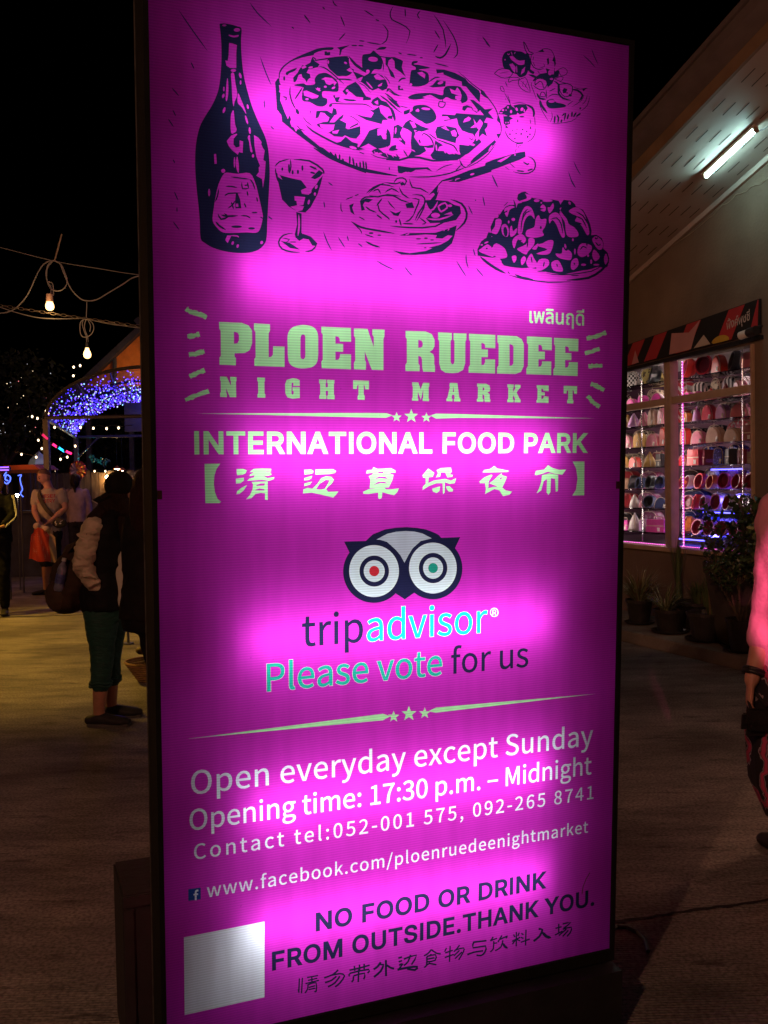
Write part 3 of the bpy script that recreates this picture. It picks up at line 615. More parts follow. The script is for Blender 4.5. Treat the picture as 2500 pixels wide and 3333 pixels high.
P('n',"985,642 1040,625 1250,622 1350,590 1405,568 1390,640 1370,700 1300,760 1220,775 1100,785 1000,782 940,752 1060,772 1180,755 1300,702 1340,680 1375,645 1340,640 1300,665 1250,662 1260,640 1180,635 1030,645")
T('m',8,"1280,610 1290,595;1310,610 1320,590;1340,608 1350,590;1030,640 1060,628");T('n',9,"1110,705 1200,700 1295,695;1200,735 1300,712;735,635 800,655");T('n',14,"740,685 790,712 845,728")
for a in ((780,625,18,7),(840,640,14,5),(1180,662,14,6),(1125,667,20,5),(1225,675,14,5),(963,540,8,10),(1175,732,10,4)): Eli('n',*a,n=7)
T('n',11,"745,335 800,290 880,258;880,255 960,265 1000,250;945,262 965,230 1010,222 1038,245 1020,280;1060,230 1080,290 1140,300 1200,335;765,350 830,360 900,345 1000,357;790,322 830,305 850,340;880,330 930,300 985,330;985,290 1010,340 1060,372;860,352 940,352 1000,385 1060,402;820,425 860,372;740,430 770,455 820,475;830,400 840,460 900,510 915,527;820,490 860,520;1170,370 1165,440 1110,540;985,520 1000,572;1010,555 1090,558;1130,510 1180,550 1150,560;1080,345 1150,350 1175,400 1125,480 1100,535;1080,372 1130,382 1110,440 1085,505;760,335 850,270 950,290;1090,490 1060,530 1030,540;700,390 740,362 800,362")
P('n',"1030,412 1080,398 1095,442 1040,442");P('n',"698,392 745,370 795,380 760,402 735,395 720,420 735,455 710,462");S('n',"900,385 930,418 958,452 918,420");P('n',"912,458 960,480 1000,462 978,502 945,495");P('n',"990,262 1010,250 1035,270 1000,280")
T('n',26,"360,2 480,70 620,130 760,172 970,207");T('n',10,"1060,213 1200,215 1350,190 1480,140");P('n',"972,138 1050,155 1105,165 1070,182 1040,175 1000,190 978,185")
T('b',9,"467,255 500,278;435,395 442,440;30,505 60,525;432,615 460,690 492,750;540,655 588,730;605,645 615,682;685,700 717,725;822,828 880,862 948,893;1025,870 1055,910 1085,940;1403,828 1440,890 1475,942;1473,780 1475,830 1490,882;1525,740 1540,792;1548,882 1600,942;1595,358 1610,428;1490,425 1520,488;912,145 914,165;1538,383 1546,388")
V('6')
P('n',"270,530 300,535 290,480 330,390 360,390 400,330 440,280 480,262 525,262 515,215 555,190 560,160 595,138 630,130 690,170 695,190 740,200 820,215 900,210 960,222 980,260 985,245 1010,212 1080,220 1120,255 1130,280 1200,310 1245,390 1270,450 1285,520 1280,560 1330,555 1385,590 1402,640 1398,690 1440,730 1458,790 1440,870 1400,880 1350,870 1250,900 1200,905 1000,948 850,925 740,890 650,880 530,865 420,840 380,790 220,770 165,760 162,700 200,620 240,590 310,575")
for s in ("630,150 690,170 682,208 600,235 575,225 645,200 640,165","520,205 550,195 560,215 600,240 560,250 545,290 540,255","780,290 805,258 835,290 822,328 780,312 820,300","875,285 905,245 912,290 870,345 852,290","988,290 970,300 1000,350 1040,400 1060,450 1110,480 1150,530 1150,570 1100,580 1050,570 1030,520 1020,430 970,350",
"560,540 568,430 600,330 640,275 690,290 718,350 722,400 690,365 650,380 620,440 600,540","640,565 650,510 720,480 735,400 765,362 785,405 838,400 830,470 800,520 815,560 760,580 700,585","868,370 930,335 980,375 1000,460 1022,560 1000,585 970,540 940,460 900,410 870,445","1060,320 1130,285 1200,330 1235,420 1262,530 1240,560 1200,490 1170,450 1120,420 1140,375 1090,350",
"300,525 335,470 342,410 385,400 400,440 360,540 325,545","400,470 440,450 470,500 462,570 430,570 405,540","428,335 435,295 490,272 530,285 480,310 455,380","480,500 500,465 512,520 550,490 540,545 490,575","200,690 260,650 300,670 350,640 420,680 445,720 452,775 380,790 300,770 180,720",
"505,620 540,570 600,550 640,600 612,640 560,600 525,690","555,690 640,650 670,590 722,600 715,660 660,720 640,750 580,720","740,660 800,640 860,610 910,620 885,720 840,750 740,740 850,700","1080,800 1030,800 960,780 930,740 990,740 1000,680 1050,700 1090,740","650,800 690,740 720,790 755,860 680,885 645,840","770,800 850,795 865,850 800,900 740,885","890,830 950,805 985,850 1000,915 910,905","1090,810 1140,785 1155,850 1110,900 1080,880","1150,690 1190,640 1280,660 1275,720 1200,775 1150,750",
"1290,760 1310,700 1365,770 1320,815","1290,600 1330,570 1390,620 1390,690 1350,700 1310,650","1405,790 1425,740 1445,800 1420,850","500,770 540,760 545,800 520,830","590,800 620,765 640,800 600,855","700,690 760,640 740,700"): S('m',s)
for a in ((745,220,28,14),(850,222,50,11),(790,242,8,8),(1068,245,12,17,-.5),(470,430,8,15),(515,405,18,16),(1205,850,25,12),(1280,820,10,22),(1330,850,30,9),(1120,720,9,30),(250,632,22,8,-.4),(205,655,12,8),(1250,760,10,14),(430,490,10,7),(1100,605,9,14)): Eli('m',*a,n=7)
T('n',13,"590,530 600,420 640,340 695,318;640,525 660,450 690,410 712,420 700,480 650,505;880,405 940,390 985,450 1000,545;1130,330 1200,370 1245,450;1120,375 1190,400 1235,490;1120,430 1190,450;1320,625 1350,660 1375,645;1170,705 1200,670 1240,690;420,340 460,320;600,440 615,350 660,300;840,420 860,520 880,580;905,440 960,540;660,600 650,680;560,620 600,610;1010,640 1030,690 1050,650;1230,600 1240,670;690,770 700,830;820,820 810,870;940,840 950,870;1110,830 1120,850")
Eli('n',438,525,20,48,-.1);Eli('n',1185,520,25,55,-.4);Eli('n',785,485,9,15);Eli('n',255,690,10,7);Eli('n',330,768,14,6);Eli('n',310,662,10,22,.4);Eli('n',1330,588,15,13);Eli('m',1330,580,6,10);Eli('n',1030,670,24,44,-.2);Eli('m',1026,668,9,24,-.2);Eli('n',575,640,35,12,-.2)
T('n',26,"190,770 260,830 350,890 440,935");T('n',18,"400,810 430,850 540,870 650,880");T('n',13,"470,950 620,990 860,1022 1080,1015");T('n',20,"530,945 600,975 710,995");T('n',24,"1040,1002 1250,980 1380,905 1455,820");T('n',10,"840,935 1000,950 1280,915 1390,850;750,915 850,915;1080,955 1160,955;460,915 480,940")
P('n',"270,530 310,545 300,575 350,600 240,610");T('n',7,"420,275 465,232;400,340 415,310;375,345 372,380")
T('b',10,"318,5 340,50 362,88;1075,5 1100,55 1128,95;140,212 150,218")
V('7')
P('g',"362,208 540,216 590,235 617,275 618,370 600,425 560,448 482,450 482,472 494,490 491,543 366,538 366,484 377,470 375,275 364,262")
P('m',"478,283 505,290 516,310 516,350 505,372 478,377")
P('g',"632,219 756,226 755,275 745,295 745,480 765,478 778,460 780,396 868,399 868,556 635,547 635,495 645,480 643,285 632,270")
S('g',"1000,232 1040,234 1085,246 1113,272 1126,315 1127,400 1126,480 1112,530 1075,558 1015,567 955,560 912,535 895,490 892,400 891,320 905,275 940,245")
S('m',"1010,303 1024,312 1028,335 1028,400 1028,470 1022,490 1010,497 996,490 990,470 990,400 991,335 997,312")
P('g',"1152,245 1380,255 1381,362 1295,360 1292,335 1282,322 1260,318 1260,376 1320,378 1320,440 1260,437 1260,502 1283,500 1294,482 1296,456 1381,458 1380,574 1155,565 1152,515 1163,500 1163,305 1152,290")
P('g',"1403,258 1508,262 1556,402 1556,325 1545,305 1546,265 1640,269 1638,320 1630,340 1630,580 1542,578 1486,435 1487,500 1497,520 1495,577 1404,573 1403,525 1413,505 1413,330 1403,315")
P('g',"370,629 422,631 454,700 454,665 448,655 449,632 497,634 497,660 493,672 495,789 446,788 418,720 418,755 423,765 422,788 371,786 371,760 377,748 376,665 370,655")
P('g',"657,637 717,639 717,662 712,672 713,758 720,770 719,793 659,791 659,768 665,756 664,672 657,660")
P('g',"930,642 960,646 985,657 985,702 935,702 937,682 930,675 922,682 921,760 929,770 938,762 938,742 930,740 930,712 985,712 985,795 930,801 890,790 875,760 872,690 885,655")
P('g',"1134,652 1189,654 1189,675 1184,685 1185,712 1202,712 1202,685 1197,677 1197,655 1253,657 1252,680 1248,690 1248,765 1254,778 1253,805 1197,803 1197,782 1203,770 1203,740 1186,740 1186,770 1191,780 1190,803 1136,801 1136,778 1143,765 1142,690 1134,678")
P('g',"1397,659 1519,662 1519,729 1490,728 1487,705 1480,692 1478,765 1486,780 1486,810 1432,808 1432,782 1439,768 1438,692 1428,700 1425,725 1397,724")
T('g',38,"108,105 150,133 200,145 266,176;118,320 165,315 212,303;130,462 190,452 250,436;135,632 190,605 252,580;102,810 170,782 282,738",taper=0,rough=.7)
V('8')
P('g',"151,252 290,256 335,275 354,315 354,360 340,385 318,400 345,415 352,440 352,485 357,500 357,540 275,538 268,510 266,450 258,432 240,427 241,480 250,495 249,535 150,534 150,490 160,475 160,310 151,295")
P('m',"240,315 262,320 272,340 270,360 258,370 240,371")
P('g',"379,262 475,267 475,310 467,325 467,470 475,485 482,488 491,480 494,465 494,325 487,310 488,268 578,271 577,315 570,330 569,480 555,525 520,545 480,549 430,545 400,525 387,480 387,325 379,310")
P('g',"596,272 780,281 780,374 710,371 708,350 700,340 683,337 683,382 728,383 728,437 683,436 683,492 700,490 709,472 709,451 779,453 778,551 593,545 594,505 603,492 604,325 596,312")
P('g',"795,283 930,290 965,310 981,345 979,500 960,540 920,555 792,551 793,508 803,495 804,345 796,330")
P('m',"880,344 900,350 908,365 907,480 897,495 880,499")
P('g',"1002,291 1177,299 1176,388 1110,386 1108,365 1100,352 1083,349 1083,397 1128,398 1127,452 1083,451 1083,505 1100,500 1108,485 1108,465 1173,467 1172,562 998,556 999,515 1009,500 1011,350 1002,335")
P('g',"1192,301 1363,309 1362,396 1297,394 1296,373 1288,363 1271,360 1271,407 1314,408 1313,458 1270,457 1270,510 1287,508 1296,492 1296,471 1359,473 1357,569 1187,562 1188,522 1198,508 1200,358 1192,345")
P('g',"197,612 240,613 257,665 274,615 317,617 317,640 313,648 312,722 316,730 316,745 271,744 271,728 275,720 275,660 258,735 238,680 236,722 240,730 240,743 196,741 196,726 201,718 202,645 197,636")
P('g',"462,617 514,618 528,722 535,728 535,748 490,747 490,730 496,725 492,700 478,700 474,722 480,730 480,747 437,745 437,730 445,722 462,645 457,640")
P('m',"487,640 492,680 482,680")
P('g',"653,621 715,623 740,635 744,655 742,675 725,685 740,695 741,725 746,735 745,752 708,751 704,740 703,705 690,695 690,725 697,733 696,750 651,749 651,732 658,725 659,648 653,640")
P('m',"692,648 703,652 704,665 692,672")
P('g',"865,626 910,628 910,645 905,655 905,680 922,652 917,645 918,629 957,631 957,650 945,660 930,685 950,728 958,735 957,754 915,753 915,738 920,732 908,705 903,715 903,730 909,738 908,753 864,752 864,736 871,728 872,655 865,645")
P('g',"1071,632 1154,635 1154,675 1118,673 1114,660 1103,657 1103,682 1127,683 1127,705 1103,704 1103,730 1115,728 1122,712 1154,713 1153,758 1069,756 1069,740 1076,730 1077,660 1071,650")
P('g',"1260,637 1354,640 1353,695 1333,694 1330,672 1323,667 1322,730 1328,740 1327,762 1284,760 1284,740 1291,730 1291,667 1281,674 1280,692 1260,691")
T('g',32,"1420,303 1480,292 1557,262;1409,413 1450,400 1512,376;1433,500 1480,497 1532,497;1450,622 1500,642 1544,668;1428,708 1470,755 1512,786",taper=0,rough=.7)
def star(col,cx,cy,r):
    P(col," ".join("%.1f,%.1f"%(cx+(r if i%2==0 else r*.42)*math.sin(i*math.pi/5),cy-(r if i%2==0 else r*.42)*math.cos(i*math.pi/5)) for i in range(10)))
star('g',88,858,37);star('g',191,850,51);star('g',297,860,37)
P('g',"325,846 365,832 520,835 1480,866 520,862 365,868")
V('O');P('g',"640,1345.7 1200,1344 1258,1345 1278,1352 1256,1360 1200,1359")
V('F');star('g',831,157,23);star('g',890,146,30);star('g',951,144,23);P('g',"35,243 790,146 818,156 790,171");P('g',"965,137 995,122 1612,69 995,142")
V('9')
P('g',"15,25 148,24 115,70 97,130 93,195 103,265 125,320 155,345 140,357 22,357")
P('g',"285,68 340,68 373,80 360,105 335,118 290,121 285,95");P('g',"279,152 345,142 348,165 320,188 280,192");P('g',"373,205 345,250 310,278 283,283 290,255 330,225")
P('g',"395,95 430,68 500,64 578,67 575,92 560,90 500,84 575,100 580,118 550,127 505,122 545,145 605,137 600,155 560,168 500,160 375,168 395,148 430,140 440,120 395,130 400,115 435,95")
P('g',"412,178 548,172 548,330 525,328 525,275 490,270 445,280 410,315 365,325 400,285 420,240 425,200");P('m',"450,205 490,190 525,190 520,208 455,212");P('m',"440,245 480,232 522,240 520,250 445,250")
P('g',"855,75 915,73 935,85 930,105 900,112 858,116");P('g',"857,145 925,125 915,150 890,162 855,165");P('g',"858,190 922,175 905,200 856,214")
P('g',"950,73 1100,70 1126,85 1115,103 1070,112 980,115 950,115")
P('g',"845,275 850,240 885,228 925,235 970,190 1000,145 1040,130 1085,135 1107,160 1090,190 1055,220 1040,240 1060,262 1145,258 1125,285 1100,310 1060,300 1000,285 920,268");P('m',"955,240 985,195 1040,160 1070,165 1055,195 1030,235 1000,243")
P('g',"1378,108 1385,80 1430,75 1440,52 1475,68 1590,62 1625,80 1628,100 1580,100 1560,90 1590,112 1610,118 1600,160 1570,225 1530,225 1545,240 1600,240 1655,232 1640,265 1615,290 1570,280 1515,265 1510,315 1490,322 1480,315 1480,268 1400,280 1355,278 1352,262 1400,240 1480,235 1408,232 1415,160 1400,130 1430,115 1440,100")
P('m',"1475,105 1485,92 1525,92 1520,106");P('m',"1445,155 1490,132 1540,135 1568,153 1500,147");P('m',"1435,205 1480,178 1530,175 1562,192 1500,188")
V('A')
P('g',"373,185 390,165 412,138 455,168 445,195 415,200 412,240 450,222 530,210 570,222 606,205 595,240 560,245 528,232 526,305 515,316 512,240 470,240 420,258 372,288 376,262 395,245 395,205 376,200")
P('g',"470,150 500,135 570,132 575,160 560,180 582,182 580,195 545,200 530,165 500,165 495,195 465,200 480,170")
P('g',"440,278 495,262 490,295 470,308 445,298");P('g',"535,262 560,260 585,285 580,298 555,298 540,280")
P('g',"788,165 800,148 840,142 870,120 890,138 930,145 973,155 960,162 860,165")
P('g',"768,228 800,200 850,180 858,185 830,230 828,275 860,265 895,265 860,250 835,240 870,215 900,185 920,172 925,185 958,195 940,240 925,270 950,290 993,298 975,320 930,330 905,290 870,280 805,315 812,280 805,240 770,240");P('m',"908,205 920,195 922,210 912,215")
P('g',"1150,180 1158,155 1215,145 1242,115 1275,135 1320,148 1368,145 1340,182 1290,175 1240,160 1200,175 1160,185")
P('g',"1200,185 1250,172 1312,182 1310,295 1295,300 1290,210 1262,205 1258,300 1245,322 1232,305 1235,212 1212,225 1195,290 1163,310 1180,275 1195,230")
P('g',"1412,90 1494,89 1492,324 1410,326 1435,285 1446,210 1437,140")
V('B')
def circ(col,cx,cy,rx,ry,n=28): Eli(col,cx,cy,rx,ry,0,n)
P('n',"518,143 640,140 680,102 750,74 810,65 870,62 930,66 980,75 1025,92 1050,105 1065,122 1172,118 1145,175 1100,300 860,468 600,300 550,207")
circ('n',685,312,172,176);circ('n',1017,295,167,173)
P('n',"800,380 900,370 890,412 858,468 820,418")
P('h',"700,132 760,100 810,88 865,84 915,87 960,98 1012,125 950,140 905,180 880,220 858,262 835,220 810,190 760,145 720,133")
circ('n',685,312,158,162);circ('n',1017,295,152,158)
circ('o',687,309,140,146);circ('o',1018,292,134,143);circ('n',688,309,83,87);circ('o',688,309,59,61);circ('r',688,309,28,29,16)
circ('n',1019,292,80,85);circ('o',1019,292,56,60);circ('k',1019,292,27,28,16)
circ('o',1363,541,24,26,18);circ('m',1363,541,19,21,18);T('o',5,"1356,556 1356,528 1370,530 1370,541 1357,543;1364,543 1372,556",taper=0)
V('G')
P('f',"118,100 122,99 206,87 210,90 210,170 206,173 122,185 118,182");T('o',14,"192,108 180,110 173,122 173,150 173,179",taper=0);T('o',12,"157,140 190,135",taper=0)
P('w',"87,450 675,335 675,888 92,1018")
V('C')
T('n',17,"125,665 118,820;160,658 150,840;112,795 120,835;215,655 345,632;225,690 335,664;195,728 355,688;270,640 272,712;225,735 222,790 190,838;225,742 320,715 320,822 302,815;235,772 310,752;232,798 312,780",taper=0)
T('n',20,"580,565 520,620 415,660;500,630 600,610 655,635 600,720 545,765;560,640 500,690 425,715;600,640 540,720 460,765;712,570 830,545 950,510;770,520 775,578;830,503 832,570;885,495 885,558;715,642 722,605 940,560 925,605;760,640 755,690 735,708;760,637 890,605 880,678;822,560 815,710",taper=0)
T('n',25,"1080,475 1040,530 995,560;1050,520 1110,500 1080,580 1000,650;1140,450 1142,640;1150,510 1195,540 1238,552",taper=0);Eli('m',1075,522,10,10)
T('n',20,"1285,428 1330,415;1290,472 1330,457;1295,512 1340,490 1282,572;1350,440 1500,392 1440,505;1430,390 1400,470 1350,515",taper=0);T('n',26,"1275,565 1400,538 1510,528 1480,568 1390,552",taper=0)
V('D')
T('n',17,"80,415 40,460 0,482;80,420 130,455 175,462;70,462 76,482;30,490 120,470 115,530 30,545;35,517 110,502;30,490 28,580 0,602;50,560 130,575;30,578 62,556",taper=0)
T('n',15,"235,400 214,440;220,452 300,425;215,500 310,468;272,380 265,545;370,370 345,405 310,440;330,422 410,400 410,440 360,525;370,425 310,482;395,442 322,512",taper=0)
T('n',18,"520,340 650,325;520,335 510,400 640,380 630,450 590,480 545,475;450,470 520,445 615,430",taper=0)
T('n',15,"720,285 690,330;700,322 760,300;725,330 720,410 688,442;725,352 762,348;810,270 768,340;790,312 870,275 850,300;820,320 800,390 740,430",taper=0);T('n',26,"820,350 840,385 872,405")
T('n',15,"960,235 958,385;915,332 1000,290;930,260 945,288;990,240 975,278;955,312 918,362;965,312 1000,328;1060,210 1055,375;1010,250 1035,262;1005,290 1035,302;1005,342 1100,308",taper=0)
T('n',22,"1190,205 1230,210 1200,280 1138,330",taper=0);T('n',32,"1225,230 1270,280 1322,295")
T('n',15,"1400,150 1400,250;1365,197 1430,180;1360,267 1440,225;1440,152 1525,135 1450,197;1440,207 1530,185 1520,240 1485,280;1480,205 1400,272;1500,217 1440,282",taper=0)
# ---------------------------------------------------------------- the sign's writing: (letters, words, ink, left, right, baseline, baseline, height) in sign metres, and letter outlines
TEXTS = [
 ('bold', 'INTERNATIONAL FOOD PARK', 'g', 0.0853, 1.122, 1.3922, 1.3889, 0.094),
 ('cjk', 'Open everyday except Sunday', 'w', 0.0661, 1.1557, 0.6014, 0.5913, 0.0753),
 ('cjk', 'Opening time: 17:30 p.m. – Midnight', 'w', 0.0611, 1.153, 0.5159, 0.5104, 0.0669),
 ('cjk', 'Contact tel:052-001 575, 092-265 8741', 'w', 0.0705, 1.1611, 0.4446, 0.4399, 0.0495),
 ('cjk', 'www.facebook.com/ploenruedeenightmarket', 'w', 0.0991, 1.1459, 0.3478, 0.3468, 0.0444),
 ('bold', 'NO FOOD OR DRINK', 'n', 0.3661, 1.0175, 0.2147, 0.2123, 0.0861),
 ('bold', 'FROM OUTSIDE.THANK YOU.', 'n', 0.2546, 1.1708, 0.1365, 0.1353, 0.0862),
 ('cjk', 'trip|advisor', 'n|t', 0.3352, 0.8305, 0.9292, 0.9275, 0.1014),
 ('cjk', 'Please vote| for us', 'e|n', 0.2481, 0.9519, 0.8279, 0.8264, 0.0893),
 ('thai', 'เพลินฤดี', 'g', 0.9409, 1.103, 1.7199, 1.7193, 0.0744),
]
